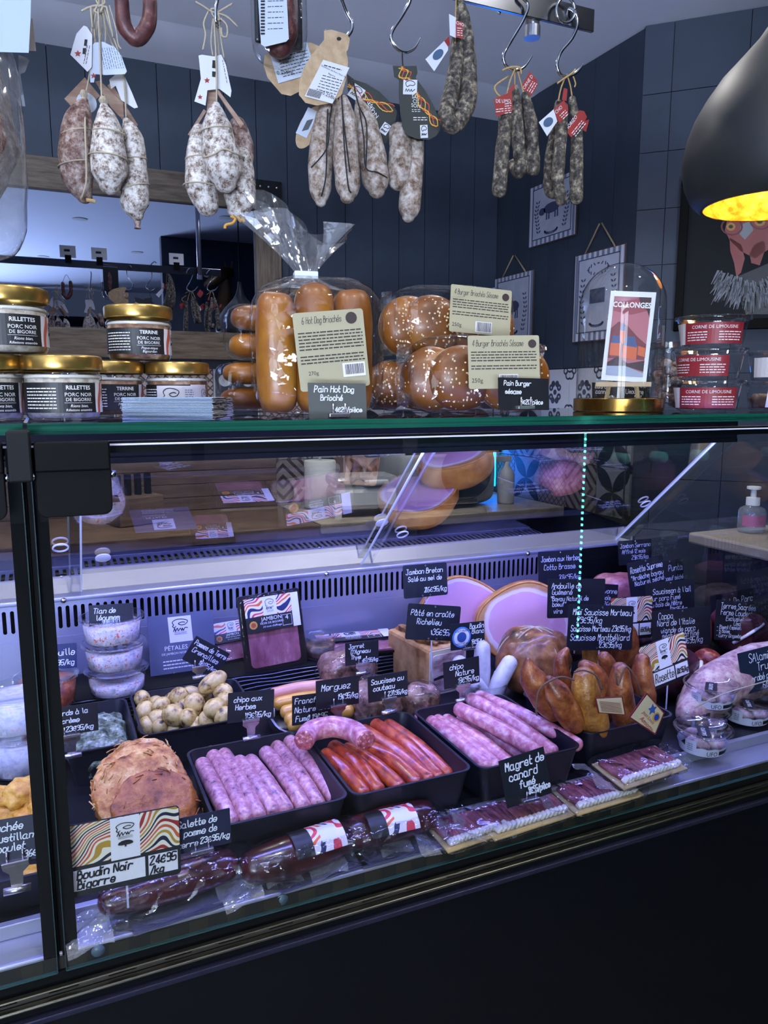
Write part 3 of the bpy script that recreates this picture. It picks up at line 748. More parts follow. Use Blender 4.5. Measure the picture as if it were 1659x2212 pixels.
# sliding rear doors, leaning forward, clear acrylic
m_door = clear('acrylic_door', (.82, .835, .85), refl=4.2, rough=.012, base=.17, ior=1.5)
m_edge = M('acrylic_edge', '#dfe3ee', .3, emis='#8f8cc8', estr=0)
for i, (a, b, off) in enumerate(((XL, .05, 0), (.03, .70, .012), (.668, 1.435, 0))):
    p0 = Vector((0, .782+off, .947)); p1 = Vector((0, .452+off, 1.245)); d = p1-p0; n_ = Vector((0, -d.z, d.y)).normalized()*.004
    mb = MB(); vs = []
    for q in (p0, p1):
        for e in (Vector((0, 0, 0)), n_):
            vs += [(a, (q+e).y, (q+e).z), (b, (q+e).y, (q+e).z)]
    mb.add(vs, [(0, 1, 5, 4)])
    do = mb.obj('rear_door', m_door, dc)
    for xx in (a, b):
        e = MB(); w_ = .0016
        e.add([(xx-w_, p0.y, p0.z), (xx+w_, p0.y, p0.z), (xx+w_, p1.y, p1.z), (xx-w_, p1.y, p1.z), (xx-w_, p0.y+n_.y, p0.z+n_.z), (xx+w_, p0.y+n_.y, p0.z+n_.z), (xx+w_, p1.y+n_.y, p1.z+n_.z), (xx-w_, p1.y+n_.y, p1.z+n_.z)],
              [(0, 1, 2, 3), (7, 6, 5, 4), (0, 3, 7, 4), (1, 5, 6, 2)])
        e.obj('door_edge', m_edge, do)
    for xx, fr_ in ((a+.06, .3), ((b-.035), .42)):
        q = p0+d*fr_+n_*1.2
        MB().lathe([(.0125, 0), (.0145, .001), (.0145, .003), (.0125, .004)], 24, cap0=(i == 1), cap1=(i == 1)).obj('finger_hole', M('grommet', '#c9c7dd', .4), do, (xx, q.y, q.z), (R(138), 0, 0), auto=30)
# light bar and top glass shelf
MB().b2((XL, .43, 1.245), (XR, .50, 1.3)).obj('light_bar', m_black, dc, bev=.003)
MB().b2((XL+.03, .446, 1.2425), (XR-.03, .462, 1.245)).obj('light_strip', emit('violet_strip', '#6a66ff', 14), dc)
MB().b2((XL, .43, 1.236), (XR, .434, 1.245)).obj('light_bar_lip', m_black, dc)
m_shelf = clear('shelf_glass', (.75, .87, .82), refl=2.2, rough=.02, base=.05, ior=1.5)
m_green = M('glass_edge_green', '#0d3b31', .12, spec=.8, stops=[(.35, '#0a2f29'), (.6, '#14503f')], scale=2.5, stretch=(1, 1, 120))
SEAM = -.017
for a, b in ((XL, SEAM-.002), (SEAM+.002, XR)):
    sh = MB(); sh.add([(a, .001, 1.3045), (b, .001, 1.3045), (b, .5, 1.3045), (a, .5, 1.3045), (a, .001, SHELF-.0005), (b, .001, SHELF-.0005), (b, .5, SHELF-.0005), (a, .5, SHELF-.0005)], [(4, 5, 6, 7)])
    so = sh.obj('top_shelf', m_shelf, dc)
    MB().b2((a, -.001, 1.3045), (b, .001, SHELF-.0005)).obj('glass_edge', m_green, so)
    MB().b2((a, .499, 1.3045), (b, .501, SHELF-.0005)).obj('glass_edge', m_green, so)
for xx in (-.5, .2, .75, 1.3): MB().b2((xx-.01, .42, 1.296), (xx+.01, .5, 1.3045)).obj('shelf_bracket', m_black, dc)
# front panes, post and hinges
m_front = clear('front_glass', (.905, .94, .93), refl=1.85, rough=.008, base=.0, ior=1.5)
m_gedge = M('pane_edge', '#2e4244', .2)
for a, b in ((XL, -.0235), (-.0145, XR-.01)):
    fg = MB(); fg.add([(a, 0, .70), (b, 0, .70), (b, 0, 1.292), (a, 0, 1.292)], [(0, 1, 2, 3)]);
    fo = fg.obj('front_pane', m_front, dc)
    MB().b2((a, .0, 1.2915), (b, .005, 1.2935)).obj('glass_edge', M('pane_top_highlight', '#d6d3ec', .15), fo)  # highlight on the glass edge painted in as a pale colour
    MB().b2((a, .0, .699), (b, .005, .7005)).obj('glass_edge', M('pane_bottom_edge', '#2f4b46', .15), fo)
    for xx in (a, b): MB().b2((xx-.0005, .0, .70), (xx+.0005, .005, 1.292)).obj('glass_edge', m_gedge, fo)
MB().b2((-.037, .006, .712), (-.0205, .03, 1.29)).obj('post', m_blackmat, dc)
MB().b2((-.0175, .006, .712), (-.001, .03, 1.29)).obj('post', m_blackmat, dc)
MB().b2((-.0205, .009, .712), (-.0175, .03, 1.29)).obj('post_gap', m_black, dc)
for a in (-.1, .03, .25, .6): MB().lathe([(.0075, 0), (.0075, .0015), (0, .002)], 20).obj('pane_fixing', M('fixing_grey', '#5a6b78', .3), dc, (a-.01, .0065, .7115 if a < 0 else .71), (R(90), 0, 0), True)
c0, c1 = PY(16, 985, -.02), PY(68, 985, -.02)
MB().b2((c0.x, -.03, PY(40, 1043, -.03).z), (c1.x, .03, PY(40, 931, -.03).z)).obj('hinge_cap', M('hinge_grey', '#0c0d10', .6, spec=.2), dc, bev=.002)
h0, h1 = PY(75, 1000, -.015), PY(238, 1000, -.015); zt, zb = PY(160, 953, -.015).z, PY(160, 1114, -.015).z
W = h1.x-h0.x
for xa in (h0.x, c0.x-.004-W):
    hp = MB().poly([(p[0]+xa+W/2, p[1]+zb) for p in rrect(W, (zt-zb)*.999, .009)], -.02, -.008).obj('hinge_plate', m_black, dc, bev=.001)
    MB().b2((xa, -.024, zt-.03), (xa+W, -.006, zt)).obj('hinge_barrel', m_black, hp, bev=.002)
    for xx in (xa-.002, xa+W+.002): MB().lathe([(0, -.004), (.004, -.003), (.004, .003), (0, .004)], 10).obj('hinge_pin', m_chrome, hp, (xx, -.014, zt-.035), (0, R(90), 0), True)
# end pane on the right
ep = MB(); ep.add([(XR-.006, .01, .72), (XR-.006, .78, .72), (XR-.006, .78, .947), (XR-.006, .46, 1.245), (XR-.006, .46, 1.29), (XR-.006, .01, 1.29)], [(0, 1, 2, 3, 4, 5)])
ep.obj('end_pane', clear('end_glass', (.8, .84, .86), refl=1.6, rough=.015, base=.03, ior=1.5), dc)
MB().b2((XR-.01, .745, .72), (XR-.002, .752, .96)).obj('end_frame', m_steel, dc)
# violet tubes inside the case
area_light('case_light_rear', ((XL+XR)/2, .454, 1.238), XR-XL-.1, 17, (.22, .25, 1.0), (R(8), 0, 0), .02)
MB().b2((XL+.03, .008, 1.288), (XR-.03, .02, 1.296)).obj('front_profile', m_steel, dc)
MB().b2((XL+.03, .0095, 1.2868), (XR-.03, .0185, 1.288)).obj('light_strip', emit('violet_strip', '#6a66ff', 14), dc)
area_light('case_light_front', ((XL+XR)/2, .016, 1.284), XR-XL-.1, 16, (.22, .25, 1.0), (R(40), 0, 0), .012)
MB().b2((XL+.03, .0062, 1.2835), (XR-.03, .0088, 1.296)).obj('profile_lip', m_black, dc)

# ================================================================== HANGING RAIL
YR = .57
rl = thing('hanging_rail', 'flat steel rail on posts under the ceiling carrying the meat hooks', 'rail')
RZ0, RZ1 = 2.118-.012, 2.118+.032
pe = PY(1281, 50, YR)
MB().b2((-1.2, YR-.004, RZ0), (pe.x, YR+.004, RZ1)).obj('bar', M('rail_steel', '#7e8086', .22, 1.0), rl, bev=.001)
pp = PY(1150, 30, YR+.02)
for xx in (pp.x, -.22):
    MB().tube([(xx, YR+.019, 2.082), (xx, YR+.019, CEIL)], .0145, 20, 1).obj('post', M('post_alu', '#a9abb2', .3, .9), rl, smooth=True)
    MB().lathe([(.017, 0), (.017, .022), (.0145, .024)], 20).obj('post_foot', M('post_alu', '#a9abb2'), rl, (xx, YR+.019, 2.078), smooth=False)
MB().b2((-1.2, YR-.06, CEIL-.02), (1.09, YR+.36, CEIL)).obj('ceiling_board', m_ceil, rl, bev=.002)
for a in (.5, 1.03): MB().lathe([(.006, 0), (.004, -.003), (0, -.004)], 10).obj('screw', m_chrome, rl, (a, YR+.25, CEIL-.02))
# price cards clipped on the back of the rail (seen in the mirror)
for i, (px, py) in enumerate(((145, 525), (213, 530), (380, 545))):
    V = PY(px, py, 2*(WB-.028)-YR)
    t = thing('rail_price_card', ['left', 'middle', 'right'][i]+' white price card clipped to the rail, seen in the mirror', 'price card', (V.x, YR+.006, RZ1-.02), group='cards on the rail')
    MB().b2((-.045, 0, .03), (.045, .002, .1)).obj('card', M('card_white', '#d5d6d6', .6), t)
    MB().b2((-.018, -.0005, .0), (.018, .004, .045)).obj('clip', m_black, t)
    MB().b2((-.02, .0021, .065), (.012, .0026, .078)).obj('print', M('ink', '#151517', .7), t)

# ---- pendant lamp
lp = thing('pendant_lamp', 'large black gourd shaped pendant lamp with a gold leaf inside', 'lamp', (1.32, .25, 1.705))
prof = [(.135, 0), (.143, .004), (.156, .018), (.168, .045), (.174, .075), (.174, .1), (.168, .13), (.156, .165), (.138, .198), (.112, .236), (.08, .27), (.05, .303), (.032, .33), (.019, .37), (.012, .42)]
MB().lathe(prof, 48, cap0=False, cap1=True).obj('shade', M('lamp_black', '#1b1e21', .55), lp, smooth=True)
m_gold = M('gold_leaf', '#c8902a', .45, .6, stops=[(.35, '#a8731c'), (.55, '#e0ac3c'), (.7, '#f2cf6a')], scale=45, bmp=.5, bscale=70)
MB().lathe([(r_-.005, z) for r_, z in prof[:11]]+[(.0, .29)], 48, cap0=False).obj('gold_lining', m_gold, lp, smooth=True)
MB().lathe([(.13, .001), (.135, .0)], 48, cap0=False, cap1=False).obj('rim', M('lamp_black', '#17191c'), lp)
MB().lathe([(0, .1), (.018, .108), (.027, .13), (.022, .155), (.012, .175), (.012, .25)], 20).obj('bulb', emit('bulb_warm', '#ffdf9a', 12), lp, smooth=True)
MB().tube([(0, 0, .42), (0, 0, CEIL-1.705)], .004, 8, 1).obj('cable', m_black, lp)
bl = bpy.data.lights.new('pendant_bulb', 'POINT'); bl.energy = 5; bl.color = (1, .72, .35); bl.shadow_soft_size = .03
bo = bpy.data.objects.new('pendant_bulb', bl); COL.objects.link(bo); bo.location = (1.32, .25, 1.775)
# ================================================================== HANGING MEATS
m_fur = M('mould_casing', '#9d9690', .85, stops=[(.36, '#332722'), (.43, '#75675e'), (.49, '#a59c95'), (.56, '#c9c5c1'), (.68, '#d2cfcc')], scale=85, detail=9, nrough=.78, bmp=.5, bscale=110)
m_fur2 = M('mould_casing_red', '#8d7f79', .85, stops=[(.36, '#3a2320'), (.46, '#6b514a'), (.54, '#8f7c75'), (.62, '#b3aaa5')], scale=60, detail=9, nrough=.76, bmp=.5, bscale=110)
m_fur3 = M('mould_casing_grey', '#8f857d', .85, stops=[(.36, '#463628'), (.45, '#7b6a5c'), (.53, '#9c9087'), (.62, '#b9b2ad')], scale=60, detail=9, nrough=.76, bmp=.5, bscale=100)
m_chor = M('dried_chorizo', '#4f4740', .8, stops=[(.37, '#1a1615'), (.46, '#3d3732'), (.53, '#5a534a'), (.6, '#857960'), (.66, '#9c968e')], scale=95, detail=6, nrough=.7, bmp=.8, bscale=85, bdist=.004)
m_redsaus = M('dark_red_sausage', '#4a2629', .45, stops=[(.35, '#3a1c20'), (.55, '#58302f'), (.72, '#84605c')], scale=60, bmp=.5, bscale=90)
m_twine = M('jute_twine', '#a59a86', .95, bmp=.5, bscale=400)
m_twined = M('dark_cord', '#14151b', .8)
m_gut = M('casing_string', '#a88a5a', .8)
m_paper = M('tag_paper', '#c5c7cf', .75)
m_paperb = M('tag_paper_blue', '#b3bccb', .7)
m_kraft = M('kraft_card', '#a88f74', .8, stops=[(.4, '#a18768'), (.65, '#b39b7d')], scale=60)
m_wtag = M('wood_tag', '#8f7767', .7, stops=[(.4, '#85695a'), (.6, '#9b8374')], scale=10, stretch=(1, 1, 9))
m_ink = M('ink', '#15161a', .7)
m_inkb = M('ink_blue', '#3b5573', .7)
m_redtag = M('red_tag', '#8c2c2b', .5)
m_white = M('print_white', '#dadada', .6)
m_slate = M('slate_tag', '#2b302f', .55)
def px3(p, Y): return PY(p[0], p[1], Y)
def pr(r, Y, p): return r*depth(PY(p[0], p[1], Y))/F
def link_sausage(name, label, group, pts, rad, Y, mat, lump=.06, lscale=45, yo=None, seed=0, cat='sausage'):
    """sausage whose parts are built round an Empty at its lowest point"""
    P = [px3(p, Y+(yo[i] if yo else 0)) for i, p in enumerate(pts)]; rr = [pr(r, Y, pts[min(i, len(pts)-1)]) for i, r in enumerate(rad)]
    low = min(P, key=lambda q: q.z); base = Vector((low.x, low.y, low.z))
    t = thing(name, label, cat, base, group=group)
    MB().tube([p-base for p in P], rr, 18, 6, round_ends=.9, lump=lump, lscale=lscale, seed=seed).obj('casing', mat, t, smooth=True)
    return t, base, P, rr
def strand(t, base, pts, Y, r=.0014, mat=None, name='twine'):
    return MB().tube([px3(p[:2], Y+(p[2] if len(p) > 2 else 0))-base for p in pts], r, 6, 4).obj(name, mat or m_twine, t, smooth=True)
def band(t, base, c, w, Y, dz=0, mat=None, r=.0013):
    """loop of twine round an upright sausage; c, w in pixels"""
    P = px3(c, Y)-base; a = pr(w, Y, c)
    pts = [(P.x+a*math.cos(k/14*2*math.pi), P.y+a*math.sin(k/14*2*math.pi), P.z+dz*math.cos(k/14*2*math.pi)) for k in range(15)]
    MB().tube(pts, r, 6, 2).obj('twine', mat or m_twine, t, smooth=True)
def flat_tag(t, base, name, poly, Y, mat, th=.0008, yo=0, prints=()):
    """thin card traced as an upright sheet at its own distance, with its print"""
    pts = [px3(p, Y+yo) for p in poly]
    o = MB().poly([(p.x-base.x, p.z-base.z) for p in pts], 0, th).obj(name, mat, t, (0, Y+yo-base.y, 0))
    return o
def tag_print(o, base, Y, yo, polys, mat, name='print'):
    mb = MB()
    for i, pp in enumerate(polys):
        q = [px3(p, Y+yo) for p in pp]; mb.add([(a.x-base.x, -.0006, a.z-base.z) for a in q], [tuple(range(len(q)))])
    return mb.obj(name, mat, o)
def text_lines(p0, ux, uz, n, step, w, h, rn):
    """small printed lines in pixel space: p0 start, ux/uz direction of reading and of line feed"""
    out = []
    for k in range(n):
        x = 0
        while x < w:
            e = min(x+rn.uniform(3, 10), w)
            a = (p0[0]+ux[0]*x+uz[0]*k*step, p0[1]+ux[1]*x+uz[1]*k*step)
            out.append([a, (a[0]+ux[0]*(e-x), a[1]+ux[1]*(e-x)), (a[0]+ux[0]*(e-x)+uz[0]*h, a[1]+ux[1]*(e-x)+uz[1]*h), (a[0]+uz[0]*h, a[1]+uz[1]*h)])
            x = e+2
    return out
rn = random.Random(11)
GA = 'mould white sausages hung with twine'
def star(c, r):                               # little tricolour emblem
    return [[(c[0]+r*math.cos(k*math.pi/5-1.57)*(1 if k % 2 == 0 else .45), c[1]+r*math.sin(k*math.pi/5-1.57)*(1 if k % 2 == 0 else .45)) for k in range(10)]]
# bundle 1 : three white saucissons in twine (x 130-320)
t, b, P, r_ = link_sausage('dry_sausage', 'reddish brown mould dusted sausage at the left of the left-hand bundle', GA, [(182, 218), (170, 262), (163, 330), (168, 385), (183, 425)], [9, 31, 36, 34, 16], YR-.01, m_fur2, seed=1)
MB().lathe([(.004, 0), (.006, .006), (.004, .012)], 10, lump=.3).obj('knot', m_twine, t, P[0]-b+Vector((0, 0, .004)))
strand(t, b, [(186, 432), (200, 434), (206, 437)], YR-.03, .003, m_gut, 'casing_tail')
strand(t, b, [(214, 30), (200, 120), (190, 180), (184, 215), (184, 280, -.045), (186, 340, -.045), (186, 395, -.045), (175, 430, -.03)], YR, .0016)
band(t, b, (166, 288), 33, YR-.01, .006); band(t, b, (164, 356), 36, YR-.01, .006)
o = flat_tag(t, b, 'wood_tag', [(139, 213), (183, 167), (216, 207), (172, 250)], YR, m_wtag, .003, .03)
MB().lathe([(0, 0), (.016, .0), (.016, .001)], 20).obj('tag_sticker', m_paperb, o, Vector((PY(187, 223, YR+.03).x-b.x, -.002, PY(187, 223, YR+.03).z-b.z)), (R(90), 0, 0))
o = flat_tag(t, b, 'paper_tag', [(181, 55), (188, 58), (199, 75), (198, 145), (189, 155), (152, 118), (165, 73)], YR, m_paper, .0006, -.02)
tag_print(o, b, YR, -.02, star((168, 116), 8), m_redtag); tag_print(o, b, YR, -.02, [[(179, 104), (186, 104), (184, 117), (178, 117)], [(183, 85), (189, 86), (187, 100), (181, 99)]]+text_lines((188, 98), (-.2, 1), (1, .1), 2, 5, 40, 1.2, rn), m_ink)
t, b, P, r_ = link_sausage('dry_sausage', 'plump white mould sausage in the middle of the left-hand bundle', GA, [(225, 232), (232, 275), (234, 340), (236, 375), (236, 400)], [10, 30, 39, 38, 22], YR-.03, m_fur, seed=2)
MB().lathe([(.005, 0), (.008, .006), (.005, .012)], 10, lump=.3).obj('knot', m_twine, t, P[0]-b+Vector((0, 0, .004)))
strand(t, b, [(212, 20), (216, 110), (218, 170), (220, 214)], YR-.02, .0016)
band(t, b, (236, 290), 34, YR-.03, -.002); band(t, b, (234, 343), 41, YR-.03, -.002)
o = flat_tag(t, b, 'paper_tag', [(196, 100), (205, 92), (222, 90), (248, 102), (262, 120), (274, 154), (270, 160), (228, 162), (206, 160), (203, 178), (195, 178), (194, 140)], YR, m_paperb, .0006, -.015)
tag_print(o, b, YR, -.015, text_lines((215, 104), (.25, 1), (1, -.05), 9, 5, 46, 1.1, rn), m_inkb); tag_print(o, b, YR, -.015, star((202, 164), 7), m_redtag)
flat_tag(t, b, 'wood_tag', [(206, 176), (216, 174), (266, 222), (268, 262), (240, 232)], YR, m_wtag, .003, .035)
t, b, P, r_ = link_sausage('dry_sausage', 'long slim white mould sausage hanging lowest in the left-hand bundle', GA, [(273, 262), (285, 300), (292, 380), (291, 440), (296, 465)], [8, 24, 27, 31, 14], YR+.0, m_fur, seed=3)
strand(t, b, [(222, 30), (240, 90), (262, 130), (270, 200), (272, 255)], YR+.02, .0016)
strand(t, b, [(236, 12), (250, 60), (255, 95), (262, 106)], YR-.01, .0013)
band(t, b, (290, 346), 27, YR, .002); band(t, b, (292, 405), 30, YR, .006)
MB().lathe([(.006, 0), (.004, -.008), (.006, -.012)], 10).obj('casing_tail', m_fur2, t, P[-1]-b+Vector((0, 0, -.01)))
o = flat_tag(t, b, 'paper_tag', [(236, 172), (248, 162), (266, 158), (285, 200), (298, 232), (290, 234), (262, 216), (250, 185), (240, 192)], YR, m_paper, .0006, .03)
flat_tag(t, b, 'wood_tag', [(232, 185), (240, 178), (298, 270), (290, 276)], YR, m_wtag, .003, .05)
# knot of twine over the rail
kn = thing('twine_knot', 'tangled bow of jute twine tied above the left-hand bundle of sausages', 'twine', PY(214, 10, YR), group='twine bows')
b0 = PY(214, 10, YR)
for pp in ([(176, 24), (195, 15), (214, 12), (232, 16)], [(214, 12), (206, -6), (220, -10), (226, 6), (212, 14)], [(212, 10), (205, 24), (216, 28), (222, 14)], [(196, 15), (198, 40), (200, 60)], [(230, 14), (238, 50), (244, 80)], [(214, -40), (214, 10)], [(220, -40), (222, 10)]):
    strand(kn, b0, [(p[0], p[1], -.012) for p in pp], YR, .0017)
for pp in ([(208, 20), (204, 60), (206, 110), (196, 150)], [(222, 18), (228, 70), (226, 120), (232, 158)], [(226, 20), (238, 60), (252, 100), (262, 128)], [(204, 16), (198, 70), (205, 100)], [(218, 16), (220, 60), (216, 100), (222, 165)]):
    strand(kn, b0, [(p[0], p[1], -.004) for p in pp], YR, .0014)
# bundle 2 (x 400-550)
t, b, P, r_ = link_sausage('dry_sausage', 'grey white mould sausage at the back left of the second bundle', GA, [(432, 285), (428, 340), (435, 400), (448, 445)], [18, 26, 35, 24], YR+.02, m_fur, seed=4)
band(t, b, (428, 342), 27, YR+.02, .003); band(t, b, (434, 404), 37, YR+.02, -.001)
flat_tag(t, b, 'wood_tag', [(406, 290), (440, 236), (446, 240), (412, 294)], YR, m_wtag, .003, .03)
t, b, P, r_ = link_sausage('dry_sausage', 'white mould sausage hanging foremost in the middle of the second bundle', GA, [(467, 228), (468, 270), (477, 330), (484, 375), (487, 395)], [9, 31, 40, 38, 24], YR-.03, m_fur, seed=5)
strand(t, b, [(462, 40), (466, 110), (468, 170), (468, 222)], YR-.02, .0016)
band(t, b, (468, 283), 34, YR-.03, .004); 
strand(t, b, [(438, 340, -.035), (460, 334, -.055), (482, 322, -.06), (505, 330, -.055), (528, 340, -.03)], YR-.01, .0015)
o = flat_tag(t, b, 'paper_tag', [(429, 120), (436, 118), (462, 122), (478, 118), (488, 140), (500, 196), (498, 210), (474, 192), (448, 195), (444, 228), (420, 219), (434, 170)], YR, m_paper, .0006, -.01)
tag_print(o, b, YR, -.01, star((447, 174), 7)+star((432, 210), 6), m_redtag); tag_print(o, b, YR, -.01, [[(458, 154), (466, 155), (465, 167), (458, 166)], [(459, 130), (467, 131), (466, 148), (458, 147)]]+text_lines((480, 130), (.2, 1), (1, -.1), 2, 6, 50, 1.1, rn), m_ink)
flat_tag(t, b, 'wood_tag', [(449, 190), (470, 192), (462, 244), (447, 244)], YR, m_wtag, .003, .01)
t, b, P, r_ = link_sausage('dry_sausage', 'reddish tipped sausage at the back right of the second bundle', GA, [(513, 270), (525, 310), (528, 345)], [18, 22, 20], YR+.03, m_fur2, seed=6)
flat_tag(t, b, 'wood_tag', [(466, 196), (472, 194), (527, 268), (520, 276)], YR, m_wtag, .003, -.02)
t, b, P, r_ = link_sausage('dry_sausage', 'white mould sausage at the right of the second bundle with a loose yellow string', GA, [(520, 335), (524, 380), (518, 430), (512, 455)], [22, 26, 34, 22], YR+.02, m_fur, seed=7)
band(t, b, (524, 398), 27, YR+.02, .0); strand(t, b, [(498, 467), (508, 472), (502, 482), (488, 486), (486, 494)], YR, .0028, M('yellow_string', '#b98a3c', .8), 'string'); strand(t, b, [(512, 466), (520, 478), (524, 472), (527, 480)], YR, .003, M('yellow_string', '#b98a3c'), 'string')
kn = thing('twine_knot', 'loose bow of jute twine tied on the hook above the second bundle', 'twine', PY(468, 30, YR), group='twine bows'); b0 = PY(468, 30, YR)
for pp in ([(422, 4), (440, 14), (455, 24), (468, 28)], [(468, 28), (485, 18), (502, 8)], [(468, 28), (490, 36), (513, 57)], [(450, 25), (440, 50), (444, 75), (438, 108)], [(476, 40), (490, 55), (490, 78), (480, 78), (478, 60)], [(455, 20), (462, 36), (474, 42), (466, 20), (455, 20)]):
    strand(kn, b0, [(p[0], p[1], -.012) for p in pp], YR, .0017)
for pp in ([(464, 34), (470, 80), (474, 130)], [(472, 34), (478, 90), (484, 125)], [(460, 40), (456, 90), (460, 120)]):
    strand(kn, b0, [(p[0], p[1], -.004) for p in pp], YR, .0014)
# red dried sausage loop and the vacuum packed one
t, b, P, r_ = link_sausage('sausage_loop', 'dark red dried sausage bent into a U beside the left bundle', None, [(262, -40), (264, 20), (270, 58), (294, 84), (318, 58), (324, 20), (322, -40)], [14, 15, 17, 16, 17, 15, 14], YR-.01, m_redsaus, lump=.04)
strand(t, b, [(262, -50), (290, -110), (322, -50)], YR-.01, .0014)
t, b, P, r_ = link_sausage('packed_sausage', 'vacuum packed dark sausage with a white barcode label on a black tray', None, [(600, -60), (602, 10), (604, 70), (602, 96)], [40, 42, 40, 30], YR+.0, m_redsaus, lump=.04)
MB().b2((PY(548, 10, YR+.03).x-b.x, .02, PY(548, 75, YR).z-b.z), (PY(650, 10, YR+.03).x-b.x, .032, PY(600, -110, YR).z-b.z)).obj('tray', M('black_tray', '#15171a', .35), t, bev=.004)
MB().super(((P[1]-b)+Vector((0, 0, .0))), (.048, .03, .105), .5, .5, 28, 18, .05, 18).obj('film', clear('vacuum_film', bmp=.4, bscale=60, rough=.08), t, smooth=True)
o = flat_tag(t, b, 'label', [(556, -30), (618, -36), (624, 84), (618, 90), (572, 101), (564, 96)], YR, m_paperb, .0006, -.04)
tag_print(o, b, YR, -.04, [[(563, -20+k*7), (572, -20+k*7), (572, -16+k*7), (563, -16+k*7)] for k in range(14)]+text_lines((578, -10), (1, -.03), (0, 1), 7, 12, 34, 1.4, rn), m_ink)
# middle bundle: three plain saucissons with kraft tags (x 570-905)
GB = 'grey saucissons hung with dark cord'
t, b, P, r_ = link_sausage('dry_sausage', 'grey saucisson with dark cord, leftmost of the middle row', GB, [(712, 225), (700, 280), (692, 350), (692, 410), (693, 436)], [22, 25, 27, 24, 12], YR+.0, m_fur3, seed=8)
strand(t, b, [(722, 200), (712, 260, -.035), (706, 320, -.038), (672, 362, -.03)], YR, .0013, m_twined, 'cord'); strand(t, b, [(708, 236, -.03), (706, 300, -.038), (704, 380, -.034), (694, 424, -.02)], YR, .0013, m_twined, 'cord')
KX = {}
def disc(cx, cy, rx, ry, rot=0, n=28): return [(cx+rx*math.cos(k*2*math.pi/n)*math.cos(rot)-ry*math.sin(k*2*math.pi/n)*math.sin(rot), cy+rx*math.cos(k*2*math.pi/n)*math.sin(rot)+ry*math.sin(k*2*math.pi/n)*math.cos(rot)) for k in range(n)]
def paddle(cx, cy, ax, L, wd, neck):
    """kraft / slate tag outline: round body with a small tab; ax = direction of the tab (unit, px)"""
    nx = (-ax[1], ax[0]); pts = []
    for k in range(21):
        a = math.pi*(.16+1.68*k/20)
        u = math.cos(a)*L*.52; v = math.sin(a)*wd/2
        pts.append((cx+ax[0]*u+nx[0]*v, cy+ax[1]*u+nx[1]*v))
    for (u, v) in ((L*.62, -neck*.38), (L*.68, -neck*.55), (L*.84, -neck*.5), (L*.88, -neck*.3), (L*.88, neck*.3), (L*.84, neck*.5), (L*.68, neck*.55), (L*.62, neck*.38)): pts.append((cx+ax[0]*u+nx[0]*v, cy+ax[1]*u+nx[1]*v))
    return pts
def rect_px(cx, cy, w_, h, rot):
    c, s_ = math.cos(rot), math.sin(rot); return [(cx+a*c-b2*s_, cy+a*s_+b2*c) for a, b2 in ((-w_/2, h/2), (w_/2, h/2), (w_/2, -h/2), (-w_/2, -h/2))]
def font_on(o, base, Y, yo, txt, px, py, size_px, mat, rot=0, align='CENTER', name='lettering', bold=0):
    p = px3((px, py), Y+yo); k = depth(p)/F
    return font(txt, size_px*k, p.x-base.x, p.z-base.z, -.0008, align, rot=rot, bold=bold).obj(name, mat, o)
ax = (.27, -.96)
o = flat_tag(t, b, 'kraft_tag', paddle(682, 178, (-.05, -1), 1, 1, 1) if 0 else [(597, 190), (578, 168), (569, 140), (572, 118), (600, 100), (640, 92), (672, 92), (690, 100), (672, 150), (652, 195), (628, 207), (608, 203)], YR, m_kraft, .0008, .05)
o2 = flat_tag(t, b, 'label', rect_px(632, 135, 84, 70, -.28), YR, m_paperb, .0005, .047)
tag_print(o2, b, YR, .047, text_lines((600, 125), (.96, -.26), (.26, .96), 7, 7, 66, 1.6, rn), m_ink)
font_on(o2, b, YR, .047, '0.258kg', 616, 160, 12, m_ink, .28)
flat_tag(t, b, 'kraft_tag', disc(668, 275, 22, 50, .45), YR, m_kraft, .0008, .045)
o2 = flat_tag(t, b, 'label', rect_px(664, 265, 26, 62, .45), YR, m_paperb, .0005, .043)
tag_print(o2, b, YR, .043, [rect_px(662+k*1.8-4, 272-k*.5, 1, 26, .45) for k in range(8)], m_ink)
t, b, P, r_ = link_sausage('dry_sausage', 'grey saucisson with a dark cord down its front, second of the middle row', GB, [(742, 215), (746, 260), (747, 330), (751, 400), (750, 425)], [10, 24, 28, 28, 16], YR-.03, m_fur3, seed=9)
strand(t, b, [(738, 200), (740, 240, -.03), (748, 310, -.038), (756, 372, -.038)], YR-.03, .0013, m_twined, 'cord'); strand(t, b, [(740, 240, -.03), (744, 320, -.038), (752, 400, -.036), (758, 416, -.03)], YR-.03, .0013, m_twined, 'cord')
o = flat_tag(t, b, 'kraft_tag', [(700, 66), (716, 64), (750, 74), (756, 84), (752, 106), (748, 112), (752, 132), (748, 170), (738, 205), (716, 222), (684, 228), (660, 222), (646, 205), (646, 180), (655, 150), (672, 120), (692, 96), (700, 86)], YR, m_kraft, .0008, -.05)
tag_print(o, b, YR, -.05, [disc(732, 84, 5, 4)], m_ink)
o2 = flat_tag(t, b, 'label', [(698, 129), (755, 146), (718, 224), (658, 208)], YR, m_paper, .0005, -.052)
tag_print(o2, b, YR, -.052, text_lines((697, 162), (.96, .27), (-.4, .92), 6, 6.5, 44, 1.5, rn)+text_lines((700, 140), (.96, .27), (-.4, .92), 1, 6, 40, 2, rn), m_ink)
tag_print(o2, b, YR, -.052, [[(668+k*2.4, 191+k*.65), (669.4+k*2.4, 191.4+k*.65), (663.4+k*2.4, 206.4+k*.65), (662+k*2.4, 206+k*.65)] for k in range(12)], m_ink)
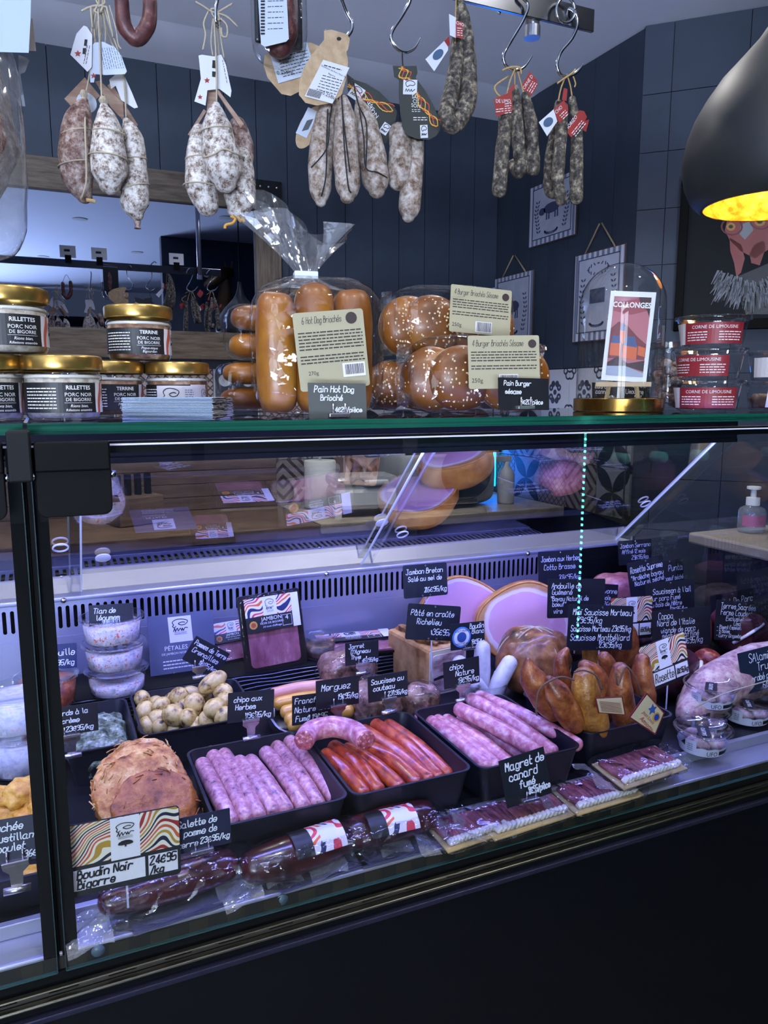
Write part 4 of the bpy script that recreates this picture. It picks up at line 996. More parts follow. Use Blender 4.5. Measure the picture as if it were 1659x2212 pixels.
font_on(o2, b, YR, -.052, '0.258kg', 711, 211, 11, m_ink, -.26); font_on(o2, b, YR, -.052, 'Saucisson de Porc Noir de', 720, 156, 5.4, m_ink, -.26); font_on(o2, b, YR, -.052, 'Bigorre', 716, 164, 5.4, m_ink, -.26)
t, b, P, r_ = link_sausage('dry_sausage', 'grey saucisson tied across its waist, third of the middle row', GB, [(776, 220), (790, 270), (804, 340), (812, 390), (814, 412)], [9, 26, 30, 30, 18], YR-.005, m_fur3, seed=10)
strand(t, b, [(762, 170), (774, 225, -.02), (792, 270, -.04), (790, 362, -.042)], YR-.005, .0013, m_twined, 'cord'); strand(t, b, [(776, 235, -.03), (786, 300, -.04), (790, 362, -.042), (815, 372, -.042), (836, 384, -.02)], YR-.005, .0013, m_twined, 'cord')
# slate tags printed SAUCISSON
m_flame = None
def flames(o, base, Y, yo, pts, wd):
    for k, (col, off, ph) in enumerate((('#b5442c', -.3, 0), ('#c9a23a', .0, 1.5), ('#b5442c', .35, 3), ('#c9a23a', .6, 4.2))):
        P = [Vector((p[0], 0, p[1])) for p in pts]; P = cat_rom(P, 5); poly1 = []; poly2 = []
        for i, p in enumerate(P):
            t_ = (P[min(i+1, len(P)-1)]-P[max(i-1, 0)]).normalized(); n_ = Vector((-t_.z, 0, t_.x))
            c = p+n_*(math.sin(i*.8+ph)*wd*.35+off*wd*.6)
            poly1.append((c.x+n_.x*wd*.07, c.z+n_.z*wd*.07)); poly2.append((c.x-n_.x*wd*.07, c.z-n_.z*wd*.07))
        mb = MB()
        A = [px3(q, Y+yo) for q in poly1]; B = [px3(q, Y+yo) for q in poly2]
        for i in range(len(A)-1): mb.add([(q.x-base.x, -.0009-.0001*k, q.z-base.z) for q in (A[i], B[i], B[i+1], A[i+1])], [(0, 1, 2, 3)])
        mb.obj('flame_print', M('flame'+col, col, .6), o)
def logo(o, base, Y, yo, cx, cy, w_, h, rot):
    lb = flat_tag(o.parent, base, 'label', rect_px(cx, cy, w_, h, rot), Y, m_paper, .0005, yo-.001)
    c, s_ = math.cos(rot), math.sin(rot)
    def q(u, v): return (cx+u*w_*c-v*h*s_, cy+u*w_*s_+v*h*c)
    mb = MB()
    for seq in ([(-.3, -.1), (-.32, -.3), (-.1, -.42), (.2, -.38), (.34, -.22), (.2, -.1), (-.02, -.12), (-.2, -.02), (-.3, -.1)], [(-.35, .32), (-.28, .12), (-.2, .3), (-.1, .14), (-.02, .3), (.1, .15), (.14, .3), (.35, .14)]):
        pts = [px3(q(*u), Y+yo-.001) for u in seq]
        mb.tube([(p.x-base.x, -.0004, p.z-base.z) for p in pts], .0006, 4, 4)
    mb.obj('logo', m_ink, lb); return lb
t, b, P, r_ = link_sausage('dry_sausage', 'grey saucisson hidden behind the upright slate tag', GB, [(862, 285), (866, 330), (862, 375), (858, 395)], [22, 26, 26, 18], YR-.0, m_fur3, seed=12)
ho = flat_tag(t, b, 'slate_tag', [(750, 160), (765, 172), (790, 180), (820, 198), (840, 218), (858, 240), (850, 290), (835, 308), (826, 312), (815, 295), (800, 262), (782, 225), (765, 205), (752, 196)], YR, m_slate, .0008, .03)
flames(ho, b, YR, .03, [(752, 182), (785, 205), (815, 222), (850, 236)], 16)
logo(ho, b, YR, .03, 770, 200, 28, 30, .6)
for k, tx in enumerate(('SAU', 'CIS', 'SON')): font_on(ho, b, YR, .03, tx, 792+6*k, 222+12*k, 13, m_white, -.95+.2)
logo(ho, b, YR, .03, 832, 278, 18, 24, .6)
t, b, P, r_ = link_sausage('dry_sausage', 'long grey saucisson hanging lowest under the upright slate tag', GB, [(893, 240), (896, 320), (888, 400), (884, 450), (882, 468)], [17, 20, 24, 24, 14], YR+.0, m_fur3, seed=13)
strand(t, b, [(869, 112), (870, 140), (876, 160)], YR-.01, .0013, m_twined, 'cord')
ho = flat_tag(t, b, 'slate_tag', [(849, 142), (872, 143), (900, 142), (902, 158), (898, 168), (918, 195), (938, 230), (950, 262), (951, 280), (942, 294), (926, 302), (900, 300), (880, 292), (871, 278), (864, 240), (862, 205), (862, 172), (852, 166)], YR, m_slate, .0008, -.04)
flames(ho, b, YR, -.04, [(868, 144), (876, 160), (885, 172)], 22); flames(ho, b, YR, -.04, [(900, 200), (915, 225), (930, 250), (948, 270)], 16)
logo(ho, b, YR, -.04, 886, 188, 30, 32, .03)
for k, tx in enumerate(('SAU', 'CIS', 'SON')): font_on(ho, b, YR, -.04, tx, 898, 214+9.4*k, 11, m_white, 0)
tag_print(ho, b, YR, -.041, text_lines((890, 236), (1, 0), (0, 1), 2, 4, 18, 1.2, rn)+text_lines((893, 253), (1, 0), (0, 1), 2, 5, 30, 1.6, rn), m_white)
logo(ho, b, YR, -.04, 916, 284, 16, 28, -.05)
# chorizos
GC = 'dark dried chorizos'
t, b, P, r_ = link_sausage('chorizo', 'thick dark chorizo folded double, hung by the rail post', GC, [(990, 70), (985, 140), (975, 200), (964, 245), (978, 270), (1000, 245), (1012, 200), (1010, 120), (1000, 40), (992, 2)], [13, 16, 18, 18, 19, 18, 20, 18, 15, 8], YR-.02, m_chor, .12, 60, seed=14, yo=[.01, .01, 0, -.02, -.02, -.01, 0, .01, .01, .01])
strand(t, b, [(983, 95), (984, 40), (986, -40)], YR-.02, .0014, m_gut); strand(t, b, [(992, 2), (990, -40)], YR-.02, .0014, m_gut)
o = flat_tag(t, b, 'red_tag', [(985, 43), (1000, 48), (1000, 84), (985, 80)], YR, m_redtag, .0006, -.05); flat_tag(t, b, 'white_tag', [(970, 30), (985, 38), (985, 82), (972, 76)], YR, m_paper, .0006, -.048)
tag_print(o, b, YR, -.05, text_lines((987, 60), (1, .1), (0, 1), 4, 5, 12, 1.5, rn), m_white); font_on(o, b, YR, -.05, 'CHO', 993, 55, 9, m_white, -.1)
o = flat_tag(t, b, 'white_tag', [(919, 128), (960, 88), (968, 92), (968, 108), (938, 154)], YR, m_paper, .0006, -.03)
tag_print(o, b, YR, -.03, [disc(946, 118, 14, 9, -.8)], m_inkb); flat_tag(t, b, 'red_tag', [(960, 88), (970, 78), (972, 96), (968, 100)], YR, m_redtag, .0006, -.032)
def chor(label, pts, rad, seed, Yv, yo=None): return link_sausage('chorizo', label, GC, pts, rad, Yv, m_chor, .12, 60, seed=seed, yo=yo)
t, b, P, r_ = chor('straight dark chorizo hanging lowest in the middle chorizo bunch', [(1092, 215), (1090, 280), (1084, 340), (1079, 412)], [12, 15, 16, 16], 15, YR-.02)
strand(t, b, [(1112, 150), (1100, 180), (1094, 210)], YR-.01, .0015, m_gut); strand(t, b, [(1098, 165), (1070, 185), (1072, 200), (1080, 208)], YR-.02, .002, m_gut)
o = flat_tag(t, b, 'red_tag', [(1067, 213), (1085, 206), (1106, 198), (1107, 240), (1090, 246), (1072, 252)], YR, m_redtag, .0006, -.04)
tag_print(o, b, YR, -.04, text_lines((1090, 224), (1, -.12), (0, 1), 5, 5, 14, 1.6, rn)+text_lines((1071, 236), (1, -.12), (0, 1), 2, 5, 16, 1.6, rn), m_white); font_on(o, b, YR, -.04, 'DE LIMO', 1087, 222, 10, m_white, .15)
t, b, P, r_ = chor('dark chorizo with folded tip in the centre of the middle bunch', [(1114, 190), (1116, 240), (1120, 310), (1126, 352), (1120, 372), (1108, 355)], [7, 13, 14, 15, 14, 12], 16, YR+.0, [0, 0, 0, 0, .01, .03])
strand(t, b, [(1112, 148), (1112, 185)], YR, .0015, m_gut); strand(t, b, [(1085, 152), (1100, 146), (1122, 146), (1126, 160)], YR-.01, .002, m_gut)
flat_tag(t, b, 'red_tag', [(1098, 196), (1110, 180), (1112, 188), (1102, 204)], YR, m_redtag, .0006, -.02)
t, b, P, r_ = chor('dark chorizo at the right of the middle bunch', [(1134, 205), (1146, 260), (1150, 320), (1152, 365)], [8, 14, 15, 16], 17, YR-.01)
strand(t, b, [(1116, 148), (1124, 175), (1132, 205)], YR, .0015, m_gut)
o = flat_tag(t, b, 'red_tag', [(1126, 186), (1144, 154), (1160, 172), (1161, 186), (1144, 212)], YR, m_redtag, .0006, .02)
tag_print(o, b, YR, .02, text_lines((1138, 196), (.5, -.85), (.85, .5), 3, 5, 24, 1.6, rn), m_white); font_on(o, b, YR, .02, 'ORNE D', 1142, 180, 10, m_white, .95)
t, b, P, r_ = chor('dark chorizo folded at its tip, left of the right-hand bunch', [(1206, 222), (1200, 280), (1188, 350), (1186, 405), (1196, 418), (1204, 400)], [7, 12, 12, 12, 12, 10], 18, YR+.02)
strand(t, b, [(1222, 165), (1212, 190), (1206, 218)], YR, .0016, m_gut)
t, b, P, r_ = chor('dark chorizo hanging foremost in the right-hand bunch', [(1218, 230), (1212, 290), (1206, 360), (1206, 400), (1214, 432)], [9, 13, 14, 13, 13], 19, YR-.03)
o = flat_tag(t, b, 'white_tag', [(1164, 264), (1196, 236), (1204, 262), (1182, 294)], YR, m_paper, .0006, -.055); tag_print(o, b, YR, -.055, [disc(1184, 264, 12, 9, -.8)], m_inkb)
o = flat_tag(t, b, 'red_tag', [(1196, 236), (1218, 216), (1228, 234), (1226, 250), (1208, 266)], YR, m_redtag, .0006, -.055)
tag_print(o, b, YR, -.055, text_lines((1208, 250), (.7, -.7), (.7, .7), 3, 5, 18, 1.6, rn), m_white); font_on(o, b, YR, -.055, 'CHO', 1208, 240, 10, m_white, .75)
t, b, P, r_ = chor('straight dark chorizo at the right of the right-hand bunch', [(1236, 215), (1246, 290), (1246, 350), (1245, 428)], [8, 12, 14, 15], 20, YR-.0)
strand(t, b, [(1224, 160), (1232, 185), (1236, 212)], YR, .0016, m_gut); strand(t, b, [(1238, 165), (1243, 180), (1241, 188)], YR-.01, .0016, m_gut); strand(t, b, [(1204, 180), (1215, 172), (1236, 158), (1243, 150)], YR-.01, .002, m_gut)
o = flat_tag(t, b, 'red_tag', [(1222, 282), (1252, 238), (1262, 240), (1268, 252), (1262, 265), (1234, 297)], YR, m_redtag, .0006, -.03)
tag_print(o, b, YR, -.03, text_lines((1234, 288), (.62, -.78), (.78, .62), 3, 5, 36, 1.6, rn), m_white); font_on(o, b, YR, -.03, 'HORIZO', 1236, 268, 10.5, m_white, .88)
flat_tag(t, b, 'red_tag', [(1218, 190), (1226, 192), (1224, 218), (1214, 216)], YR, m_redtag, .0006, -.02); flat_tag(t, b, 'red_tag', [(1262, 262), (1273, 258), (1266, 285), (1258, 280)], YR, m_redtag, .0006, .0)
# S hooks
def hook(label, pts, rpx=4.2):
    P = [px3(p[:2], YR+(p[2] if len(p) > 2 else 0)) for p in pts]; low = min(P, key=lambda q: q.z)
    t = thing('s_hook', label, 'hook', low, group='steel hooks on the rail')
    MB().tube([p-low for p in P], [.0034]*(len(P)-1)+[.0012], 10, 6, round_ends=1).obj('hook_wire', m_chrome, t, smooth=True)
hook('steel S-hook carrying the kraft tagged saucissons', [(745, -70, .016), (738, -92, .008), (728, -85, -.014), (730, -30, -.01), (748, 25), (760, 48), (757, 70, .0), (738, 86), (715, 80), (703, 64)])
hook('steel S-hook with an empty tip above the slate tag', [(902, -80, .016), (896, -95, .008), (886, -85, -.014), (888, -10, -.01), (872, 28), (846, 70), (850, 96), (872, 112), (894, 104), (908, 80)])
hook('steel S-hook carrying the middle chorizo bunch', [(1078, 28, .016), (1088, 6, .012), (1104, -10, .006), (1124, -8, -.012), (1140, 10, -.014), (1132, 40, -.012), (1104, 88), (1088, 118), (1092, 140), (1112, 152), (1132, 144), (1150, 120)])
hook('steel S-hook carrying the right-hand chorizo bunch', [(1192, 46, .016), (1206, 28, .012), (1222, 18, .004), (1240, 24, -.014), (1248, 50, -.014), (1236, 82, -.01), (1212, 112), (1203, 140), (1212, 162), (1232, 164), (1248, 154), (1260, 138)])
hook('steel hook through the twine above the second bundle', [(468, -80, .016), (472, -95), (478, -80, -.012), (472, -20, -.012), (466, 20, -.012), (467, 50, -.01), (472, 56), (476, 40)])
# spare ring on the right hook
t = thing('hook_ring', 'steel ring linking the right-hand hook to the rail', 'ring', PY(1222, 30, YR-.02), group='steel hooks on the rail'); b0 = PY(1222, 30, YR-.02)
MB().tube([px3((1222+20*math.cos(k*.45), 22+28*math.sin(k*.45)), YR-.02)-b0 for k in range(15)], .003, 8, 2).obj('ring_wire', m_chrome, t, smooth=True)
# plastic bag and paper at the far left
t = thing('hanging_ham_bag', 'clear plastic sleeve with white paper hanging at the left edge', 'bag', PY(0, 470, YR-.15)); b0 = PY(0, 470, YR-.15)
c = PY(-110, 300, YR-.15)-b0
MB().super((c.x, c.y, c.z), (.098, .05, .17), .6, .7, 36, 24, .05, 14).obj('sleeve', clear('sleeve_plastic', (.9, .9, .9), rough=.1, bmp=.8, bscale=10, haze=.07, refl=1.4, base=.04, creases=True, bdist=.01), t, smooth=True)
MB().tube([px3((-80, 150), YR-.15)-b0, px3((-85, 300), YR-.15)-b0, px3((-90, 420), YR-.15)-b0], (.05, .075, .05), 16, 5, round_ends=.7, lump=.05).obj('ham', m_fur2, t, smooth=True)
flat_tag(t, b0, 'paper_sheet', [(-160, -60), (68, -60), (66, 40), (62, 114), (-160, 108)], YR-.15, M('paper_cool', '#9dabc2', .7), .001, -.06)
flat_tag(t, b0, 'paper_sheet', [(-160, 30), (70, 40), (78, 110), (-160, 104)], YR-.15, M('paper_cool2', '#a59a94', .7), .001, -.03)
flat_tag(t, b0, 'sleeve_fold', [(40, 118), (64, 128), (54, 156), (44, 160), (55, 230), (40, 228)], YR-.15, clear('sleeve_fold', (.85, .87, .9), base=.06, haze=.1), .0005, .02)
strand(t, b0, [(-80, 150), (-80, -100)], YR-.15, .002)
# ================================================================== THINGS ON THE GLASS SHELF
S0 = SHELF
def SX(px, Y): return PY(px, 852, Y).x
m_jar = clear('jar_glass', (.95, .97, .97), refl=1.1, rough=.03, base=.03)
m_lidg = M('gold_lid', '#b79450', .28, .9)
m_lab = M('label_black', '#0e1014', .5)
m_labw = M('label_white', '#cfccd0', .5)
m_rill = M('rillettes', '#b7aa9c', .6, stops=[(.35, '#8f8172'), (.55, '#beb3a6'), (.75, '#d2cbc2')], scale=90, bmp=.4)
m_terr = M('terrine', '#7d5a47', .5, stops=[(.3, '#4f3125'), (.5, '#8a624a'), (.7, '#c2a790')], scale=60, bmp=.4)
m_fat = M('fat_white', '#cfc9c0', .4)
def stripes_mat(name, scale=17, rotz=R(22), cols=None, dist=10, kind='Object', ds=1.3):
    if name in MATS: return MATS[name]
    m, nt, b = newmat(name); b.inputs['Roughness'].default_value = .4
    tc = nt.nodes.new('ShaderNodeTexCoord'); mp = nt.nodes.new('ShaderNodeMapping'); nt.links.new(tc.outputs[kind], mp.inputs[0])
    mp.inputs['Rotation'].default_value = (0, rotz, 0)
    w_ = nt.nodes.new('ShaderNodeTexWave'); w_.wave_type = 'BANDS'; w_.bands_direction = 'Z'; w_.wave_profile = 'SAW'
    w_.inputs['Scale'].default_value = scale; w_.inputs['Distortion'].default_value = dist; w_.inputs['Detail'].default_value = .4; w_.inputs['Detail Scale'].default_value = ds
    nt.links.new(mp.outputs[0], w_.inputs['Vector'])
    cols = cols or ['#cfc9b4', '#8c2622', '#cfc9b4', '#141a30', '#cfc9b4', '#a37d2a', '#cfc9b4', '#b8502a']
    nt.links.new(ramp(nt, w_.outputs['Fac'], [(i/len(cols), c) for i, c in enumerate(cols)], 'CONSTANT'), b.inputs['Base Color'])
    return m
m_str = stripes_mat('wavy_stripes'); m_str2 = stripes_mat('wavy_stripes_pink', 14, .5, ['#d6cdd0', '#c8384a', '#d6cdd0', '#232850', '#d6cdd0', '#d0602f'], 7, ds=2.2)
m_str3 = stripes_mat('label_ribbon', 14, R(90), ['#cfccd0', '#cfccd0', '#b4533f', '#cfccd0', '#2a2f40', '#cfccd0', '#c99a7c'], 3)
def boar_logo(parent, cx, cz, w_, h, yo=-.0009, wrap=None, word=True, mat=None, tree=False):
    mb = MB()
    seqs = [[(-.3, .1), (-.36, .28), (-.15, .42), (.15, .4), (.36, .28), (.26, .1), (.06, .06), (-.08, .16), (.1, .24), (.24, .2)], [(-.3, .1), (-.36, .02), (-.28, -.06), (-.2, .02)]]
    if word: seqs += [[(-.34, -.3), (-.26, -.1), (-.24, -.3), (-.14, -.1), (-.1, -.28), (0, -.12), (.06, -.28), (.1, -.12), (.14, -.28), (.22, -.12), (.36, -.14)]]
    for sq in seqs:
        pts = [(cx+a*w_, yo, cz+b*h) for a, b in sq]
        pts = [tuple(p) for p in cat_rom(pts, 5)]
        if wrap: pts = [wrap(p) for p in pts]
        mb.tube(pts, w_*.018, 4, 1)
    if word:
        for k in range(3):
            q = [(cx-w_*.3, yo, cz-h*(.36+.06*k)), (cx+w_*.3, yo, cz-h*(.36+.06*k)), (cx+w_*.3, yo, cz-h*(.345+.06*k)), (cx-w_*.3, yo, cz-h*(.345+.06*k))]
            mb.add([wrap(p) for p in q] if wrap else q, [(0, 1, 2, 3)])
    if tree:
        tz = cz-h*.78
        for k in range(7): 
            a = math.pi*k/6; mb.add([(cx+math.cos(a)*w_*.2+math.cos(u)*w_*.12, yo, tz+math.sin(a)*h*.12+math.sin(u)*h*.08) for u in [j*.8 for j in range(8)]], [tuple(range(8))])
        mb.box((cx, yo, tz-h*.02), (w_*.36, .0002, h*.14)); mb.box((cx, yo, tz-h*.12), (w_*.08, .0002, h*.14))
    return mb.obj('logo', mat or m_ink, parent)
JR = .041
def jar(label, px, Y, z, kind, rot=0, white=False):
    t = thing('terrine_jar' if kind == 'TERRINE' else 'rillettes_jar', label, 'jar', (SX(px, Y), Y, z), (0, 0, R(rot)), 'gold lidded jars on the shelf')
    MB().lathe([(.030, .0005), (.037, .001), (.0395, .005), (JR, .01), (JR, .043), (.0425, .0455), (.0425, .0495), (.041, .052), (.0385, .0555)], 40, cap1=False).obj('glass', m_jar, t, smooth=True)
    m_ = m_rill if kind == 'RILLETTES' else m_terr
    MB().lathe([(.0, .0025), (.036, .003), (.0385, .007), (.0395, .012), (.0395, .046), (.030, .047), (0, .0465)], 32, lump=.02).obj('filling', m_, t, smooth=True)
    MB().lathe([(.039, .0462), (.0408, .0475), (.039, .0502), (0, .051)], 32, lump=.03).obj('fat_layer', m_fat, t, smooth=True)
    lid = MB().lathe([(.0415, .0555), (.0435, .0565), (.044, .0585), (.044, .0685), (.043, .0705), (.040, .0718), (.038, .0712), (.0, .0712)], 44, cap0=False).obj('lid', m_lidg, t, auto=35)
    wr = wrapper(lambda z_: JR+.0003)
    lb = quad(-.062, .034, .0085, .0415, 0, wr, 22).obj('label', m_lab, t, smooth=True)
    quad(.034, .05, .0085, .0415, 0, wr, 6).obj('label_ribbon', m_str3 if not white else m_labw, t, smooth=True)
    quad(.05, .062, .0085, .0415, 0, wr, 6).obj('label_white', m_labw, t, smooth=True)
    tx = font(kind, .0062, .012, .034, -.0003, 'CENTER', wrap=wr, bold=.0001)
    for s_, sz, z_, sh in (('PORC NOIR', .0058, .0265, 0), ('DE BIGORRE', .0052, .0212, 0), (('Pique-nique', 'Bigourdan') if kind == 'TERRINE' else ('Rions bien,', 'Rillettons ensemble'))[0:1]+(.0046, .0145, .25), (('Pique-nique', 'Bigourdan') if kind == 'TERRINE' else ('Rions bien,', 'Rillettons ensemble'))[1:2]+(.0046 if kind == 'TERRINE' else .0038, .0102, .25)):
        f = font(s_, sz, .012, z_, -.0003, 'CENTER', sh, wrap=wr); tx.add(f.v, f.f)
    f = quad(-.004, .028, .0192, .0195, -.0003, wr); tx.add(f.v, f.f)
    f = bars(-.05, -.012, [.0345-.0036*k for k in range(7)], .0011, -.0003, len(label), (.002, .006), .0008, wr); tx.add(f.v, f.f)
    tx.obj('lettering', m_white, lb)
    boar_logo(lb, .056, .027, .012, .02, -.0004, wr)
    if white:
        w2 = quad(-.012, .04, .0125, .04, -.0005, wr, 12).obj('white_label', m_labw, t, smooth=True); boar_logo(w2, .008, .024, .028, .03, -.0009, wr, False)
        bars(.026, .038, [.034-.003*k for k in range(6)], .0008, -.0008, 4, (.002, .005), .001, wr).obj('print', m_inkb, w2)
    return t
JH = .0722
jar('rillettes jar at the left edge of the shelf, lower row', -36, .115, S0, 'RILLETTES', 14)
jar('front rillettes jar, complete in view, lower row left', 137, .105, S0, 'RILLETTES', 5)
jar('upper rillettes jar balanced on the two left jars', 28, .11, S0+JH, 'RILLETTES', 6)
jar('terrine jar half hidden behind the front rillettes jar', 240, .235, S0, 'TERRINE', 5)
jar('terrine jar turned to a white label behind the leaflets', 384, .235, S0, 'TERRINE', -32, True)
jar('upper terrine jar balanced on the two terrine jars', 307, .235, S0+JH, 'TERRINE', -6)
jar('rillettes jar behind the front one, showing between the jars', 60, .235, S0, 'RILLETTES', 20)

# leaflets
m_lf = M('leaflet_blue', '#8fa0b8', .6); m_lfp = M('leaflet_print', '#8f8a95', .6, stops=[(.42, '#1a1b20'), (.5, '#b9b6bd')], scale=45)
lx, ly = SX(296, .035), .07; lf = None
for k in range(20):
    j = random.Random(k)
    if lf is None:
        lf = thing('folded_leaflet', 'folded pale blue leaflet in the neat pile before the jars', 'leaflet', (lx+.055, ly+.02, S0), (0, 0, R(-26)), 'pile of leaflets on the shelf')
        MB().b2((-.052, -.05, .0002), (.052, .05, .0009)).obj('sheet', m_lf, lf)
        MB().b2((.0521, -.05, .0002), (.0526, .05, .0009)).obj('printed_edge', m_lfp, lf)
    else: dup(lf, (lx+.055+j.uniform(-.001, .001), ly+.02+j.uniform(-.001, .001), S0+k*.00128), (0, R(-.0), R(-26+j.uniform(-1, 1))))

# breads
m_bun = M('brioche_crust', '#b5712c', .42, stops=[(.3, '#552d06'), (.52, '#824c10'), (.75, '#a87526')], scale=9, detail=3, coat=.1, sss=0, bmp=.12, bscale=40)
m_bunp = M('brioche_pale', '#caa05a', .55, stops=[(.35, '#bb9240'), (.7, '#d0b064')], scale=14, sss=.1)
m_bag = clear('bread_bag', (.97, .97, .97), refl=.9, rough=.04, bmp=.6, bscale=20, base=.0, creases=True, bdist=.006)
m_bag2 = clear('bread_bag_crisp', (.95, .95, .96), refl=1.6, rough=.08, bmp=.6, bscale=20, base=.05, creases=True, bdist=.006, haze=.04)
m_cream = M('label_cream', '#9a9478', .6)
m_brown = M('label_brown', '#2c1a1a', .6); m_inkbr = M('ink_brown', '#2b2320', .7)
m_seed = M('sesame', '#d8c9a2', .5)
def hotdog_bun(t, x, y, r=.026, H=.165, rot=0, z=.004):
    o = MB().super((0, 0, H/2), (r, r*1.15, H/2), .45, .85, 20, 16, .03, 25, seed=x*90).obj('bun', m_bun, t, (x, y, z), (0, 0, rot), smooth=True)
    MB().super((0, .006, H/2), (r*.99, r*1.02, H/2*.97), .45, .85, 18, 14, .02, 25).obj('pale_side', m_bunp, o, (0, .008, 0), smooth=True)
    return o
Y0 = .17; xc = SX(684, Y0)
t = thing('hot_dog_bun_bag', 'tall clear bag of long hot dog brioches gathered at the top', 'bread', (xc, Y0, S0), (0, 0, R(-12)))
for i, (a, yy) in enumerate(((-.056, -.026), (-.006, -.03), (.046, -.026), (-.05, .03), (.0, .03), (.05, .03))): hotdog_bun(t, a, yy, .0275, .158+.006*((i*5) % 3), 0)
def bagfn(q):
    z = q[2]; 
    if z > .05: k = 1-((z-.05)/.05)**2*.38; q = Vector((q[0]*k, q[1]*k, z))
    return q
MB().super((0, 0, .0935), (.09, .066, .0925), .42, .45, 56, 40, .018, 40, 3, bagfn).obj('bag', m_bag, t, smooth=True)
# gathered neck and ruffle
def ruf(u, v):
    a = 2*math.pi*u; zz = v*.075
    fl = .010+.052*v**1.1
    pl_ = 1+.28*v*math.sin(a*7)+.18*v*math.sin(a*12+2)
    x_ = math.cos(a)*fl*pl_*1.05-.012*v; y_ = math.sin(a)*fl*.55*pl_
    return (x_-.012, y_, .186+zz*(1+.22*math.sin(a*3+2.2)+.25*math.cos(a+math.pi)))
MB().grid(ruf, 90, 10).obj('bag_ruffle', m_bag2, t)
def nk(u, v):
    a = 2*math.pi*u; r_ = .012+.05*(1-v)**2
    return (math.cos(a)*r_*(1+.12*math.sin(a*9))-.012, math.sin(a)*r_*.8*(1+.12*math.sin(a*8)), .166+.026*v)
MB().grid(nk, 60, 6).obj('bag_neck', m_bag2, t)
MB().b2((-.029, -.012, .183), (.003, .012, .193)).obj('clip', M('clip_white', '#c2ccd8', .4), t, bev=.001)
lb = thing_l = MB().poly([(p[0]-.0, p[1]) for p in rrect(.093, .1, .004)], 0, .0006).obj('label', m_cream, t, (.017, -.069, .036), (R(-1), R(-5.5), R(2)))
hand([('6 Hot Dog Briochés', .12, .855, .085, 0, .7)], .093, .1, .0006, -.0006, .12, 4).obj('lettering', m_inkbr, lb)
lt = bars(-.042, .043, [.073-.0042*k for k in range(6)]+[.043-.0042*k for k in range(3)], .0016, -.0003, 2); f = font('270g', .007, -.034, .02, -.0006, 'LEFT'); lt.add(f.v, f.f); lt.obj('small_print', m_inkbr, lb)
MB().poly(disc(.03, .089, .0075, .0075), -.0006, -.0001).obj('brand_dot', m_brown, lb)
w2 = MB().poly([(.012, .014), (.042, .014), (.042, .032), (.012, .032)], -.0005, -.0001).obj('barcode_field', m_labw, lb); barcode(.015, .04, .017, .03, -.0008).obj('barcode', m_ink, w2)
def mini_bag(label, px, Y, z, nb, W, H, rot):
    t = thing('brioche_bag', label, 'bread', (SX(px, Y), Y, z), (0, 0, R(rot)), 'small bags of round brioches')
    for k in range(nb):
        MB().super((0, 0, 0), (W*.4, .034, H/nb*.44), .75, .8, 22, 14, .04, 20, k).obj('bun', m_bun, t, (-.004+.004*(k % 2), .0, .004+H/nb*(k+.5)), smooth=True)
    MB().super((0, 0, H/2+.002), (W*.52, .042, H/2), .5, .5, 40, 26, .035, 30, nb).obj('bag', m_bag, t, smooth=True)
    return t
mini_bag('small bag of two brioches behind the leaflets, lower of two', 540, .3, S0, 2, .1, .075, 5)
mini_bag('small bag of two brioches stacked on the lower bag', 552, .3, S0+.078, 2, .085, .08, -4)
seedmesh = None
def burger(t, x, y, z, r=.05, th=.026, tilt=0, sd=1, seeds=70):
    o = MB().super((0, 0, 0), (r, th, r), 1, .75, 30, 20, .025, 18, sd).obj('bun', m_bun, t, (x, y, z), (R(tilt), 0, R(sd*7 % 15-7)), smooth=True)
    MB().super((0, .01, 0), (r*.985, th*.8, r*.985), 1, .75, 26, 14, .02, 18, sd).obj('pale_heel', m_bunp, o, smooth=True)
    rn_ = random.Random(sd); mb = MB()
    for k in range(seeds):
        a = rn_.uniform(0, 6.28); rr = math.sqrt(rn_.uniform(0, .88)); xx, zz = math.cos(a)*rr, math.sin(a)*rr
        yy = -th*max(0, (1-zz*zz)**(1/.75)-abs(xx)**(2/.75))**.375*1.02
        mb.super((xx*r*.97, yy*1.0-.0004, zz*r*.97), (.0013+abs(math.sin(k))*.0006, .0007, .0013+abs(math.cos(k))*.0008), 1, 1, 6, 4)
    stuff(mb.obj('sesame_seeds', m_seed, o, smooth=True))
    return o
def burger_label(t, x, y, z, rot, W=.105, H=.075):
    lb = MB().poly(rrect(W, H, .003), 0, .0006).obj('label', m_cream, t, (x, y, z), rot)
    hand([('4 Burger Briochés Sésame', .06, .8, .1, 0, .8)], W, H, .0006, -.0006, .12, 5).obj('lettering', m_inkbr, lb)
    lt = bars(-W*.46, W*.46, [H*.68-.004*k for k in range(4)]+[H*.42-.004*k for k in range(2)], .0015, -.0003, 2); f = font('250g', .0085, -W*.46, H*.12, -.0006, 'LEFT'); lt.add(f.v, f.f); lt.obj('small_print', m_inkbr, lb)
    MB().poly(disc(W*.4, H*.84, .006, .006), -.0006, -.0001).obj('brand_dot', m_brown, lb)
    w2 = MB().poly([(-.008, .003), (.02, .003), (.02, .02), (-.008, .02)], -.0005, -.0001).obj('barcode_field', m_labw, lb); barcode(-.006, .018, .004, .019, -.0008).obj('barcode', m_ink, w2)
